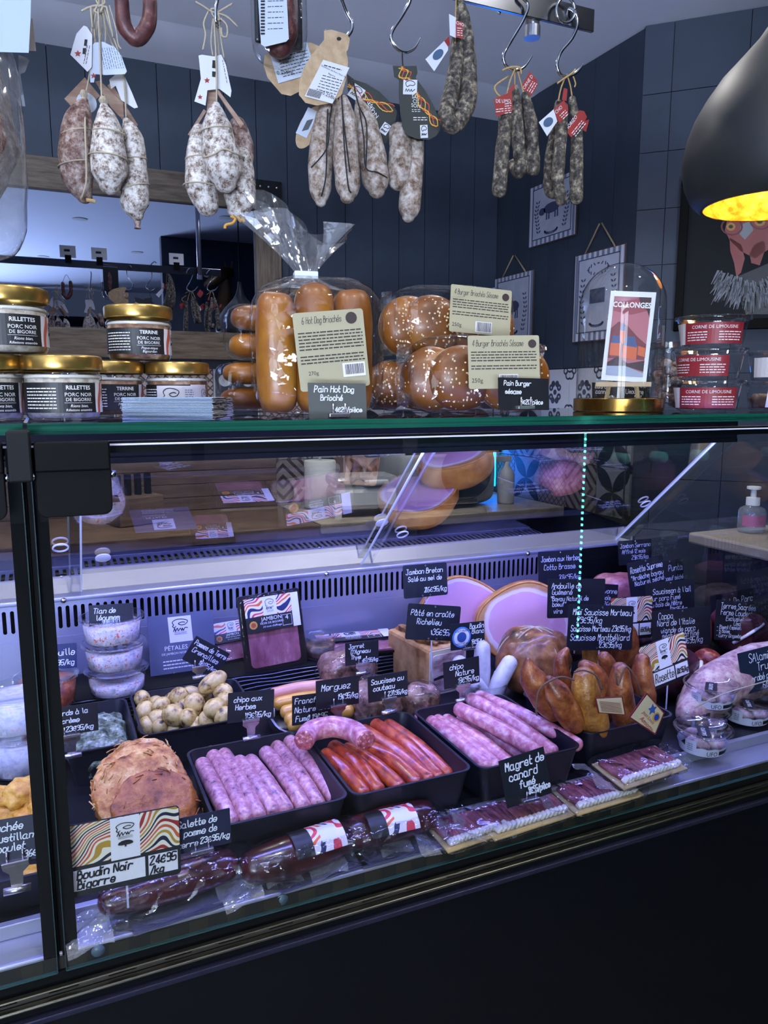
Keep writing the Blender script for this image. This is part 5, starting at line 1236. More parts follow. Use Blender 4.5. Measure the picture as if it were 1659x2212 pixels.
def burger_bag(label, px, Y, z, W, H, rot, lab=True, buns=((-.07, .0), (-.035, -.012), (.045, -.012), (.07, .012)), br=.05, seed=1, ltilt=0):
    t = thing('burger_bun_bag', label, 'bread', (SX(px, Y), Y, z), (0, 0, R(rot)), 'bags of sesame burger brioches')
    for k, (a, yy) in enumerate(buns): burger(t, a, yy, br+.004, br, .026, 8*(k % 2)-4, seed*10+k)
    MB().super((0, 0, H/2+.001), (W/2, .055, H/2), .38, .42, 56, 34, .035, 26, seed).obj('bag', m_bag, t, smooth=True)
    for s_ in (-1, 1):
        def sl(u, v, s_=s_): return (s_*(W/2-.004+.018*u), .006*math.sin(v*22+u*3)+.004*u, .006+(H-.014)*v+.006*math.sin(v*31)*u)
        MB().grid(sl, 4, 30).obj('bag_seal', m_bag2, t)
    if lab: burger_label(t, .032, -.06, H*.33 if H > .1 else .02, (R(-6), R(ltilt), 0))
    return t
burger_bag('bag of sesame burger buns lying low at the back, under the upper bag', 925, .32, S0, .2, .085, -8, False, ((-.07, .0), (-.03, -.01), (.04, -.01), (.075, 0)), .04, 3)
burger_bag('upper bag of sesame burger buns with cream label at the back', 968, .3, S0+.086, .205, .118, -10, True, seed=1, ltilt=4)
burger_bag('front bag of sesame burger buns with cream label on the shelf', 1020, .15, S0, .2, .112, -16, True, ((-.06, .01), (-.022, -.014), (.05, -.012), (.075, .01)), .048, 2, -1)

# ---- chalk cards
m_chalk = M('chalk_pen', '#d4d8de', .6); m_board = M('card_slate', '#12141b', .45); m_boardg = M('card_grey', '#4b4f4e', .5)
m_clip = M('clip_steel', '#b6b0b4', .25, .9)
def clip_stand(t, z=0, tall=.0, mat=None):
    """small spring clip holding a card: two prongs, a jaw and a tail"""
    mb = MB()
    for a in (-.008, .008): mb.tube([(a, -.003, z+.002), (a, -.003, z+.014)], .0013, 6, 1)
    mb.obj('clip_prongs', mat or m_clip, t, smooth=True)
    MB().b2((-.014, -.006, z-.003), (.014, .004, z+.002)).obj('clip_jaw', mat or m_clip, t, bev=.001)
    if tall:
        MB().poly([(-.013, z-.003), (.013, z-.003), (.0135, z-.008), (.007, z-.014), (.006, z-tall), (-.006, z-tall), (-.007, z-.014), (-.0135, z-.008)], -.0015, .0005).obj('clip_neck', mat or m_clip, t)
        MB().tube([(-.014, -.003, z-tall-.003), (.014, -.003, z-tall-.003)], .0042, 10, 1).obj('clip_grip', mat or m_clip, t, smooth=True)
def card(label, TL, TR, BL, Y, lines, name='price_card', board=None, lean=8, ink=None, clipz=None, stake=None, rounded=0, holes=True, pen=.0012, group=None, tall=0, seed=1, cat='price card', tail=None):
    """upright card from three pixel corners on the plane Y; lean tips its top back"""
    a, b, c = PY(*TL, Y), PY(*TR, Y), PY(*BL, Y)
    W = (b-a).length; H = (a-c).length; roll = math.atan2(b.z-a.z, b.x-a.x)
    bc = c+(b-a)/2
    t = thing(name, label, cat, bc, (0, 0, 0), group or 'handwritten price cards')
    inner_rot = (R(-lean), -roll, 0)
    H = H/math.cos(R(lean))
    pn = MB().poly(rrect(W, H, rounded or .0006, 3 if rounded else 1), 0, .0012).obj('panel', board or m_board, t, (0, 0, 0), inner_rot)
    if lines: hand(lines, W, H, pen, -.0008, .3, seed).obj('lettering', ink or m_chalk, pn)
    if rounded and holes:
        for (x_, z_) in ((0, H*.95), (-.009, H*.05), (.009, H*.05)): MB().lathe([(.0012, 0), (.0021, 0), (.0021, .0006), (.0012, .0006)], 10).obj('eyelet', m_clip, pn, (x_, -.001, z_), (R(90), 0, 0))
    if clipz is not None: clip_stand(t, clipz, tall)
    if stake: stake = max(stake, bc.z-.80) if Y > .18 else stake
    if stake: MB().b2((-.0012, .0015, -stake), (.0012, .003, .02)).obj('stake', M('stake_clear', '#b9b9d0', .3), t)
    return t, W, H
card('grey slate card for hot dog bread leaning on the bag', (657, 827), (783, 829), (668, 903), .055, [('Pain Hot Dog', .1, .74, .15), ('Brioché', .2, .5, .14), ('4€20/pièce', .44, .17, .12)], board=m_boardg, lean=6, clipz=.004, pen=.0012, seed=2)
card('black card for sesame burger bread before the front bag', (1080, 815), (1189, 818), (1078, 885), .05, [('Pain Burger', .1, .76, .13), ('sésame', .12, .5, .13), ('4€20/pièce', .42, .18, .12)], clipz=.004, lean=6, pen=.0011, seed=3)
card('small black card half hidden behind the glass cloche, left', (1280, 826), (1344, 830), (1280, 868), .34, [('Cuis de', .08, .72, .2), ('cannes', .1, .45, .2), ('95/kg', .5, .14, .18)], clipz=.0, seed=4)
card('small black card half hidden behind the glass cloche, right', (1346, 822), (1404, 824), (1346, 868), .36, [('terrine', .3, .7, .2), ('Limousine', .1, .4, .18)], clipz=.0, seed=5)

# ---- cloche with easel and postcard
cy = .2; cx = SX(1336, cy)
t = thing('glass_cloche', 'tall glass dome cloche on a round brass base', 'cloche', (cx, cy, S0))
MB().lathe([(.074, 0), (.0755, .001), (.0755, .021), (.074, .022), (.066, .0225), (.066, .019), (0, .019)], 56).obj('brass_base', M('brass', '#9c7a3a', .22, 1.0), t, auto=30)
dp = [(.0715, .0205)]+[(.0715, .021+.155*k/6) for k in range(1, 7)]+[(.0715*math.cos(R(90*k/14)), .176+.072*math.sin(R(90*k/14))) for k in range(1, 14)]+[(0, .248)]
m_dome = clear('dome_glass', (.95, .96, .96), refl=1.3, rough=.01, base=.015, ior=1.5)
MB().lathe(dp, 64, cap0=False, cap1=False).obj('dome', m_dome, t, smooth=True)
m_ew = M('easel_wood', '#b39a70', .6)
e = thing('mini_easel', 'small pale wooden easel inside the glass cloche', 'easel', (cx-.003, cy-.012, S0+.0192), (0, 0, R(-38)))
for a in (-.026, .026): MB().tube([(a, -.012, .001), (a*.3, .012, .11)], .004, 6, 1).obj('leg', m_ew, e)
MB().tube([(0, .045, .001), (0, .014, .11)], .0035, 6, 1).obj('leg', m_ew, e)
MB().b2((-.045, -.026, .022), (.045, -.012, .03)).obj('ledge', m_ew, e, bev=.001)
pc = thing('postcard', 'red travel postcard reading Collonges on the small easel', 'postcard', (cx-.0155, cy-.0285, S0+.0505), (R(-7), R(4), R(-38)))
pw_, ph_ = .073, .15
MB().poly([(-pw_/2, 0), (pw_/2, 0), (pw_/2, ph_), (-pw_/2, ph_)], 0, .0008).obj('card', M('card_white', '#d5d6d6'), pc)
def pcp(name, col, pts, yo): return MB().poly([(-pw_/2+x_*pw_, z_*ph_) for x_, z_ in pts], yo, yo+.0002).obj(name, M('pc_'+name, col, .5), pc)
pcp('sky', '#a8626a', [(.09, .06), (.91, .06), (.91, .94), (.09, .94)], -.0004)
pcp('upper_sky', '#8f3f48', [(.09, .78), (.5, .74), (.91, .8), (.91, .94), (.09, .94)], -.0006)
pcp('hill', '#6d2a30', [(.09, .58), (.25, .66), (.45, .62), (.7, .5), (.91, .42), (.91, .25), (.09, .25)], -.0008)
pcp('house', '#c25a2c', [(.12, .28), (.35, .28), (.35, .44), (.24, .5), (.12, .42)], -.001); pcp('house', '#c25a2c', [(.4, .26), (.72, .24), (.72, .4), (.4, .46)], -.001); pcp('house', '#c25a2c', [(.74, .3), (.9, .28), (.9, .38), (.74, .4)], -.001)
pcp('roof', '#3b4a78', [(.12, .42), (.35, .42), (.3, .5), (.16, .5)], -.0012); pcp('roof', '#3b4a78', [(.4, .4), (.72, .38), (.64, .5), (.46, .5)], -.0012)
pcp('tower', '#c25a2c', [(.3, .42), (.42, .42), (.42, .56), (.3, .56)], -.0011); pcp('spire', '#3b4a78', [(.29, .56), (.43, .56), (.37, .66)], -.0013)
pcp('trees', '#35161c', [(.09, .2), (.3, .27), (.55, .2), (.91, .24), (.91, .12), (.5, .17), (.09, .14)], -.0014)
pcp('road', '#8f96a5', [(.09, .06), (.91, .06), (.91, .1), (.5, .17), (.09, .16)], -.0016)
pcp('branch', '#35161c', [(.62, .94), (.91, .94), (.91, .72), (.84, .8), (.72, .84)], -.0008)
font('COLLONGES', .0125, 0, ph_*.82, -.0018, 'CENTER', sx=.85, bold=.0004).obj('lettering', m_white, pc)

# ---- tubs of salt meat
m_tub = clear('tub_plastic', (.97, .98, .985), refl=1.0, rough=.05, base=.012)
m_tublab = M('tub_label_red', '#86232c', .45)
m_dried = M('dried_meat', '#2c1d1a', .5, stops=[(.35, '#1a1110'), (.6, '#46302a'), (.75, '#7a6250')], scale=60, bmp=.6)
def tub(t, r=.056, H=.05, lid=True, mat=None, taper=.86):
    mm = mat or m_tub
    MB().lathe([(0, .0012), (r*taper*.92, .0012), (r*taper, .004), (r*.97, H*.8), (r*.97, H*.83), (r, H*.84), (r, H*.9), (r*1.06, H*.91), (r*1.06, H*.95)], 40, cap0=False, cap1=False).obj('tub_wall', mm, t, smooth=True)
    if lid:
        MB().lathe([(r*1.09, H*.9), (r*1.1, H*.93), (r*1.08, H*1.0), (r*.98, H*1.0), (r*.95, H*.9), (0, H*.9)], 40, cap0=False, cap1=False).obj('lid', mm, t, smooth=True)
def limousin_tub(label, px, Y, z, rot, fill, shift=0):
    t = thing('snack_tub', label, 'tub', (SX(px, Y), Y, z), (0, 0, R(rot)), 'red labelled clear tubs on the shelf')
    r, H = .056, .052; tub(t, r, H)
    rf = lambda z_: r*(.86+.11*min(1, max(0, (z_-.004)/(H*.8-.004))))+.0006
    wr = wrapper(rf); x0, x1 = -.052+shift, .052+shift
    mb = MB()
    for k in range(20):
        a = x0+(x1-x0)*k/20; b_ = x0+(x1-x0)*(k+1)/20
        mb.add([wr(p) for p in ((a, 0, .006), (b_, 0, .006), (b_, 0, .04), (a, 0, .04))], [(0, 1, 2, 3)])
    lb = mb.obj('label', m_tublab, t, smooth=True)
    tx = font('CORNE DE LIMOUSINE', .0074, shift, .0305, -.0004, 'CENTER', wrap=wr)
    f = bars(-.046+shift, -.012+shift, [.024-.0042*k for k in range(4)], .0015, -.0004, 3, wrap=wr); tx.add(f.v, f.f)
    f = bars(.006+shift, .046+shift, [.024-.0042*k for k in range(4)], .0015, -.0004, 5, wrap=wr); tx.add(f.v, f.f)
    tx.obj('lettering', m_white, lb)
    mb = MB()
    for k in range(4): mb.add([wr(p) for p in ((x0-.034+.0085*k, 0, .006), (x0-.034+.0085*(k+1), 0, .006), (x0-.034+.0085*(k+1), 0, .04), (x0-.034+.0085*k, 0, .04))], [(0, 1, 2, 3)])
    mb.obj('seal_label', m_labw, t, smooth=True)
    if fill: MB().lathe([(0, .003), (r*.8, .004), (r*.84, .02), (r*.7, fill), (0, fill)], 28, lump=.15).obj('dried_meat', m_dried, t, smooth=True)
    return t
ty = .125; TH = .0525
limousin_tub('lowest of three stacked red labelled tubs beside the cloche', 1527, ty, S0, -44, .012)
limousin_tub('middle of three stacked red labelled tubs, label turned left', 1527, ty, S0+TH, -44, 0, -.022)
limousin_tub('topmost of three stacked red labelled tubs beside the cloche', 1530, ty, S0+TH*2, -42, 0)
limousin_tub('lower tub of the stack cut by the right edge of the photo', 1682, ty, S0, -10, .03, .03)
limousin_tub('upper tub of the stack cut by the right edge of the photo', 1682, ty, S0+TH, -44, 0, .03)
jy = .24
t = thing('cured_meat_jar', 'clear jar of dusty dried sausage bits between cloche and tubs', 'jar', (SX(1440, jy), jy, S0))
MB().lathe([(.036, .001), (.038, .006), (.038, .09), (.034, .1), (.034, .112)], 32, cap1=False).obj('glass', m_jar, t, smooth=True)
MB().lathe([(.036, .112), (.036, .122), (0, .123)], 32).obj('lid', clear('jar_lid', (.9, .9, .88), refl=2, base=.1), t)
rn_ = random.Random(2)
for k in range(16): 
    a = rn_.uniform(0, 6.28); rr = rn_.uniform(.008, .022)
    MB().super((0, 0, 0), (.014, .012, .01), .9, .9, 14, 10, .1, 60, k).obj('sausage_bit', m_fur2, t, (math.cos(a)*rr, math.sin(a)*rr, .014+.0045*k), (rn_.random(), rn_.random(), rn_.random()), smooth=True)
# ================================================================== THINGS IN THE CASE
m_tray = M('tray_black', '#12131c', .38, spec=.5)
def rr_loop(W, D, r, n=5):
    pts = []
    for cx, cy_, a0 in ((W/2-r, -D/2+r, -90), (W/2-r, D/2-r, 0), (-W/2+r, D/2-r, 90), (-W/2+r, -D/2+r, 180)):
        for k in range(n+1):
            a = R(a0+90*k/n); pts.append((cx+r*math.cos(a), cy_+r*math.sin(a)))
    return pts
def tray_mesh(W, D, H, r=.015, taper=.012, wall=.004, rim=.003):
    mb = MB(); L = [(W-2*taper, D-2*taper, r*.7, 0), (W, D, r, H-.002), (W+2*rim, D+2*rim, r+rim, H-.002), (W+2*rim, D+2*rim, r+rim, H), (W-2*wall+2*rim, D-2*wall+2*rim, r, H), (W-2*taper-2*wall, D-2*taper-2*wall, r*.6, wall)]
    n = 0
    for w_, d, rr, z in L:
        lp_ = rr_loop(w_, d, rr); n = len(lp_); mb.v += [(a, b, z) for a, b in lp_]
    for j in range(len(L)-1):
        for i in range(n): mb.f.append((j*n+i, j*n+(i+1) % n, (j+1)*n+(i+1) % n, (j+1)*n+i))
    mb.f.append(tuple(reversed(range(n)))); mb.f.append(tuple((len(L)-1)*n+i for i in range(n)))
    return mb
def tray(label, x0, x1, y0, y1, z=.7352, H=.0645, name='food_tray', mat=None, r=.015):
    t = thing(name, label, 'tray', ((x0+x1)/2, (y0+y1)/2, z), group='trays in the display case')
    tray_mesh(x1-x0, y1-y0, H, r).obj('tray_body', mat or m_tray, t, auto=40); return t
tray('black tray holding the herb chipolatas', .172, .350, .055, .283)
tray('black tray holding the red merguez', .360, .546, .055, .279)
tray('black tray holding the plain pink chipolatas', .559, .740, .048, .277)
tray('black tray holding the smoked sausages', .778, .962, .078, .268)
tray('black tray of small potatoes', .116, .308, .368, .555)
tray('black tray of creamed greens', .0, .104, .35, .54)
def saus(name, label, group, pts, rad, mat, lump=.04, lscale=70, seed=0, cat='sausage', ends=.8, extra=None):
    base = Vector((pts[0].x, pts[0].y, min(p.z for p in pts)-rad[0] if hasattr(rad, '__len__') else min(p.z for p in pts)-rad))
    t = MB().tube([p-base for p in pts], rad, 16, 6, round_ends=ends, lump=lump, lscale=lscale, seed=seed).obj(name, mat, None, base, smooth=True)
    return tag(t, label, cat, group)
m_herb = M('herb_chipolata', '#a8737c', .35, stops=[(.34, '#4a3c46'), (.42, '#9a5f6c'), (.55, '#b97f86'), (.7, '#d3b0b0')], scale=110, detail=5, nrough=.7, bmp=.25, bscale=120, coat=.4, sss=.05)
m_chip = M('plain_chipolata', '#b8707c', .35, stops=[(.32, '#96505e'), (.48, '#bb7280'), (.6, '#cf9aa0'), (.74, '#e2c6c6')], scale=85, detail=4, nrough=.6, bmp=.25, bscale=90, coat=.4, sss=.05)
m_merg = M('merguez', '#a13a22', .32, stops=[(.34, '#6e1f17'), (.5, '#a83c22'), (.68, '#c4622e')], scale=70, detail=5, nrough=.65, bmp=.3, bscale=90, coat=.5, sss=.05)
ORD = ['first', 'second', 'third', 'fourth', 'fifth', 'sixth', 'seventh', 'eighth', 'ninth', 'tenth', 'eleventh', 'twelfth', 'thirteenth', 'fourteenth', 'fifteenth', 'sixteenth', 'seventeenth', 'eighteenth', 'nineteenth', 'twentieth', 'twenty-first', 'twenty-second', 'twenty-third', 'twenty-fourth', 'twenty-fifth', 'twenty-sixth']
for i, (a, b) in enumerate([((437, 1652), (499, 1775)), ((456, 1627), (532, 1768)), ((484, 1631), (558, 1762)), ((517, 1647), (591, 1754)), ((542, 1645), (618, 1750)), ((575, 1627), (655, 1744)), ((599, 1615), (687, 1738)), ((626, 1602), (724, 1727))]):
    p, q = PZ(*a, .784), PZ(*b, .768); mid = (p+q)/2+Vector((.001*((i*3) % 4-1.5), 0, .004))
    saus('chipolata', '%s herb flecked chipolata from the left in its tray' % ORD[i], 'herb chipolatas', [p, mid, q], [.0122, .0128, .0118], m_herb, seed=i)
for i, (a, b) in enumerate([((704, 1632), (784, 1713)), ((722, 1615), (816, 1706)), ((753, 1619), (862, 1699)), ((786, 1612), (900, 1690)), ((786, 1580), (926, 1684)), ((812, 1567), (948, 1680)), ((840, 1568), (968, 1674))]):
    p, q = PZ(*a, .786), PZ(*b, .768); mid = (p+q)/2+Vector((.003, 0, .006 if i % 2 else .002))
    saus('merguez', '%s red merguez from the left in its tray' % ORD[i], 'merguez sausages', [p, mid, q], [.0125, .0132, .0115], m_merg, seed=20+i)
for i, (a, b, z0, z1) in enumerate([((910, 1546), (1051, 1656), .774, .762), ((937, 1552), (1072, 1656), .774, .762), ((966, 1557), (1099, 1650), .774, .762), ((998, 1556), (1138, 1637), .772, .762), ((993, 1532), (1170, 1630), .802, .785), ((1019, 1511), (1192, 1622), .802, .782), ((1036, 1506), (1246, 1608), .796, .785)]):
    p, q = PZ(*a, z0), PZ(*b, z1); mid = (p+q)/2+Vector((0, 0, .004))
    saus('chipolata', '%s plain pink chipolata from the left in its tray' % ORD[i], 'plain chipolatas', [p, mid, q], [.0128, .0138, .0118], m_chip, seed=40+i)
m_cut = M('cut_sausage', '#9a4a52', .4, stops=[(.35, '#7d2f38'), (.55, '#a9545c'), (.68, '#d9c1bf')], scale=160, bmp=.5)
P = [PZ(x_, y_, .825) for x_, y_ in ((657, 1600), (672, 1580), (715, 1570), (760, 1578), (790, 1600))]
b = Vector((P[2].x, P[2].y, .80)); t = thing('coarse_sausage', 'short curved coarse pink sausage lying over two tray rims', 'sausage', b)
MB().tube([p-b for p in P], [.0155, .0165, .0168, .0165, .0158], 18, 6, lump=.05, lscale=70).obj('casing', m_chip, t, smooth=True)
for k, (p, q) in enumerate(((P[0], P[1]), (P[-1], P[-2]))):
    d = (p-q).normalized(); MB().super((0, 0, 0), (.0155, .0155, .003), .6, 1, 18, 8, .1, 90, k).obj('cut_end', m_cut, t, p-b, d.to_track_quat('Z', 'Y').to_euler(), smooth=True)
# potatoes
m_pot = M('potato', '#b09a70', .45, stops=[(.36, '#2a2418'), (.41, '#8f6c30'), (.5, '#b99d58'), (.66, '#cdb470')], scale=75, detail=6, nrough=.7, bmp=.2, coat=.2)
pot = None; rp = random.Random(4)
PL = [(306, 1510, .795), (309, 1540, .785), (346, 1526, .795), (386, 1508, .8), (420, 1522, .805), (343, 1553, .785), (375, 1545, .795), (407, 1552, .79), (345, 1570, .775), (313, 1575, .77), (440, 1505, .8), (459, 1474, .835), (481, 1494, .82), (464, 1530, .81), (447, 1557, .79), (482, 1548, .8), (376, 1573, .77), (395, 1532, .785), (489, 1514, .81), (425, 1572, .775), (330, 1505, .78), (365, 1500, .78), (412, 1498, .79), (500, 1535, .79)]
for i, (x_, y_, z_) in enumerate(PL):
    p = PZ(x_, y_, z_); p.y = min(p.y, .535); p.x = max(.134, min(p.x, .29)); s_ = rp.uniform(.9, 1.15); lab = '%s small roasted potato with herbs, counted from the tray\'s left' % ORD[i]
    rot = (rp.uniform(0, 3), rp.uniform(0, 3), rp.uniform(0, 3)); sc = (s_*rp.uniform(1, 1.3), s_, s_*rp.uniform(.85, 1))
    if i == 11: lab = 'elongated herb potato lying highest on the pile'; sc = (1.75, 1, .95); rot = (0, R(-28), R(10))
    if pot is None: pot = MB().super((0, 0, 0), (.0165, .0165, .0165), .95, .95, 20, 14, .06, 60).obj('potato', m_pot, None, p, rot, smooth=True); o = pot
    else: o = pot.copy(); COL.objects.link(o); o.location = p; o.rotation_euler = rot
    o.scale = sc; tag(o, lab, 'potato', 'small potatoes in the tray')
# creamed greens
m_green1 = M('creamed_greens', '#6f7a70', .4, stops=[(.38, '#161c14'), (.48, '#4a5640'), (.58, '#7f8a76'), (.7, '#b9bfb4')], scale=80, detail=6, nrough=.75, bmp=.9, bdist=.006)
t = MB().super((0, 0, 0), (.046, .082, .034), .7, .6, 60, 34, .18, 60, 3).obj('creamed_greens', m_green1, None, (.052, .44, .766), smooth=True)
stuff(tag(t, 'heap of chopped creamed green vegetables in the small black tray', 'greens'))
# risers at the back
rs = thing('display_riser', 'black plastic step with rippled front behind the trays', 'riser', (.3, .67, .735))
MB().b2((-.32, -.07, 0), (.45, .075, .05)).obj('riser_body', m_blackmat, rs)
for k in range(6): MB().tube([(.45*u-.32*(1-u), -.071+.0012*math.sin(u*60+k), .006+.008*k+.0012*math.sin(u*35+k)) for u in [j/24 for j in range(25)]], .0012, 4, 1).obj('ripple', M('ripple_line', '#3a3d46', .3), rs)
RZ = .7853
# salad tubs
m_tian = M('vegetable_salad', '#b7aeb0', .45, stops=[(.3, '#5d4a44'), (.42, '#a79c98'), (.54, '#c9c4c0'), (.6, '#b8602f'), (.68, '#c03a20')], scale=85, detail=6, nrough=.8, bmp=.7)
m_rata = M('ratatouille', '#9c5233', .4, stops=[(.35, '#4a2417'), (.5, '#9a4a2a'), (.62, '#b8683a'), (.75, '#c9977a')], scale=60, detail=6, nrough=.7, bmp=.7)
m_dauph = M('white_salad', '#c9c6d2', .45, stops=[(.38, '#b3aebd'), (.56, '#d0cdd6'), (.72, '#d4a080')], scale=60, detail=5, nrough=.7, bmp=.6)
m_onion = M('dark_compote', '#4a3630', .4, stops=[(.35, '#231815'), (.6, '#5e463b'), (.75, '#8b7465')], scale=80, bmp=.6)
def food_tub(label, P, r, H, mat, group, fill=.78, name='salad_tub'):
    t = thing(name, label, 'tub', P, group=group); tub(t, r, H, taper=.9)
    MB().lathe([(0, .003), (r*.83, .0035), (r*.88, .007), (r*.945, H*fill), (r*.6, H*(fill+.05)), (0, H*(fill+.02))], 36, lump=.06).obj('food', mat, t, smooth=True); return t
bp = PZ(255, 1494, RZ)
for k, w_ in enumerate(('lowest', 'middle', 'topmost')): food_tub('%s of three stacked clear tubs of vegetable salad' % w_, Vector((bp.x-.002*k, bp.y, RZ+.0505*k)), .054, .05, m_tian, 'tubs of vegetable salad', .7 if k else .5)
rp_ = PZ(118, 1512, RZ); rp_.x = min(rp_.x, bp.x-.122)
food_tub('clear tub of orange ratatouille beside the black post', Vector((rp_.x, rp_.y-.02, RZ)), .052, .058, m_rata, None, .8)
op = PZ(690, 1418, RZ); food_tub('clear tub of dark compote behind the standing ham pack', Vector((op.x, min(op.y, .68), RZ)), .036, .05, m_onion, None, .55)
dp_ = PZ(52, 1690, .7365)
food_tub('lower clear tub of creamy white salad at the left edge', Vector((dp_.x, dp_.y+.06, .736)), .062, .07, m_dauph, 'tubs of white salad'); food_tub('upper clear tub of creamy white salad at the left edge', Vector((dp_.x-.002, dp_.y+.06, .8065)), .062, .065, m_dauph, 'tubs of white salad')
# grey brochure
m_bro = M('brochure_grey', '#4f5468', .5)
card('grey brochure with petals leaning behind the potatoes', (322, 1340), (466, 1324), (328, 1500), .665, [], name='brochure', board=m_bro, lean=10, cat='brochure', group='printed boards')
br_ = bpy.data.objects[[o.name for o in bpy.data.objects if o.name.startswith('brochure')][-1]]; pn = br_.children[0]
W_, H_ = .135, .155
lb = MB().poly([(-.024, .098), (.022, .098), (.02, .15), (-.026, .15)], -.0006, 0).obj('label', m_labw, pn); boar_logo(lb, -.002, .13, .042, .034, -.0012)
mb = font('PÉTALES', .0125, -.036, .083, -.0006, 'LEFT'); f = font('DE JAMBON NOIR', .0062, -.042, .074, -.0006, 'LEFT'); mb.add(f.v, f.f); f = bars(-.04, .03, [.06, .053, .046], .0022, -.0006, 3); mb.add(f.v, f.f); mb.obj('lettering', m_white, pn)
for i, (x_, z_, a, c_) in enumerate(((-.03, .022, .6, '#c9a24a'), (-.038, .01, -.4, '#b8455c'), (.03, .02, .5, '#c9a24a'), (.038, .012, -.3, '#b8455c'), (-.022, .03, 1.2, '#c9a24a'), (.045, .022, .9, '#b8455c'))):
    MB().poly([(x_+math.cos(a)*u-math.sin(a)*v, z_+math.sin(a)*u+math.cos(a)*v) for u, v in ((-.008, 0), (0, .0045), (.009, 0), (0, -.002))], -.0006, 0).obj('petal', M('petal'+c_, c_, .5), pn)
# ham packs
m_ham = M('sliced_ham', '#8f5058', .4, stops=[(.36, '#7a3a44'), (.54, '#9a5a62'), (.68, '#b98c8a'), (.76, '#d8c8c4')], scale=26, detail=6, nrough=.7, stretch=(1, 1, .35), bmp=.2)
m_packd = M('pack_dark', '#1a1312', .3)
m_pdo = M('pdo_gold', '#b98a2c', .5); m_pdor = M('pdo_red', '#a0402a', .5)
m_film = clear('pack_film', refl=1.0, rough=.06, bmp=.5, bscale=30, base=.012, creases=True)
def noir_label(p, W, H, zt, yo, big=True):
    s1 = MB().poly([(-W/2, zt-H*.55), (W/2, zt-H*.55), (W/2, zt), (-W/2, zt)], yo, yo+.0004).obj('striped_label', m_str2, p)
    w_ = MB().poly([(-W*.16, zt-H*.55), (W*.1, zt-H*.55), (W*.1, zt), (-W*.16, zt)], yo-.0003, yo).obj('logo_panel', m_labw, p); boar_logo(w_, -W*.03, zt-H*.26, W*.22, H*.42, yo-.0008)
    k = MB().poly([(-W/2, zt-H), (W/2, zt-H), (W/2, zt-H*.55), (-W/2, zt-H*.55)], yo, yo+.0004).obj('black_label', m_lab, p)
    if big:
        f = font('JAMBON', H*.16, -W*.02, zt-H*.7, yo-.0004, 'CENTER'); g = font('NOIR DE BIGORRE', H*.085, -W*.02, zt-H*.8, yo-.0004, 'CENTER'); f.add(g.v, g.f); g = font('24 mois d\'affinage', H*.08, -W*.02, zt-H*.9, yo-.0004, 'CENTER', .2); f.add(g.v, g.f); g = font('4', H*.2, W*.27, zt-H*.76, yo-.0004); f.add(g.v, g.f)
        for a, b2 in (((W*.18, zt-H*.93), (W*.36, zt-H*.92)), ((W*.18, zt-H*.62), (W*.36, zt-H*.61)), ((W*.18, zt-H*.93), (W*.185, zt-H*.61)), ((W*.355, zt-H*.93), (W*.36, zt-H*.61))): g = quad(a[0], b2[0], a[1], b2[1], yo-.0004); f.add(g.v, g.f)
        f.obj('lettering', m_white, k)
        MB().poly(disc(-W*.37, zt-H*.78, W*.075, W*.075), yo-.0005, yo-.0001).obj('origin_seal', m_pdo, k); MB().poly(disc(-W*.37, zt-H*.78, W*.045, W*.045), yo-.0007, yo-.0005).obj('seal_core', m_pdor, k)
def ham_pack(label, P, W, H, rot, Lh):
    t = thing('ham_pack', label, 'ham pack', P, rot, 'packs of sliced ham')
    MB().poly(rrect(W, H, .006), .004, .009).obj('tray_back', m_packd, t)
    MB().poly(rrect(W*.8, H*.6, .01), .001, .004).obj('ham_slices', m_ham, t, (0, 0, H*.05))
    MB().super((0, .004, H/2), (W*.5, .009, H*.5), .25, .25, 40, 26, .0).obj('film', m_film, t, smooth=True)
    noir_label(t, W*.84, Lh, H*.96, -.0075); MB().poly([(W*.32, H*.96-Lh), (W*.44, H*.96-Lh), (W*.44, H*.96), (W*.32, H*.96)], -.009, -.0086).obj('side_label', m_labw, t); return t
q = PY(600, 1480, .615)
ham_pack('upright pack of sliced ham with striped label behind the steel tray', Vector((q.x, .612, RZ)), .132, .158, (R(-10), R(-3), 0), .07)
q = PY(512, 1432, .7); ham_pack('ham pack tilted back behind the upright one, striped label', Vector((q.x, .69, RZ)), .1, .09, (R(-32), R(-3), 0), .045)
q = PZ(770, 1392, RZ+.004)
t = ham_pack('flat pack of sliced ham with the label upside down on the riser', Vector((.60, .605, RZ+.012)), .2, .12, (R(-90), 0, R(-8)), .055)
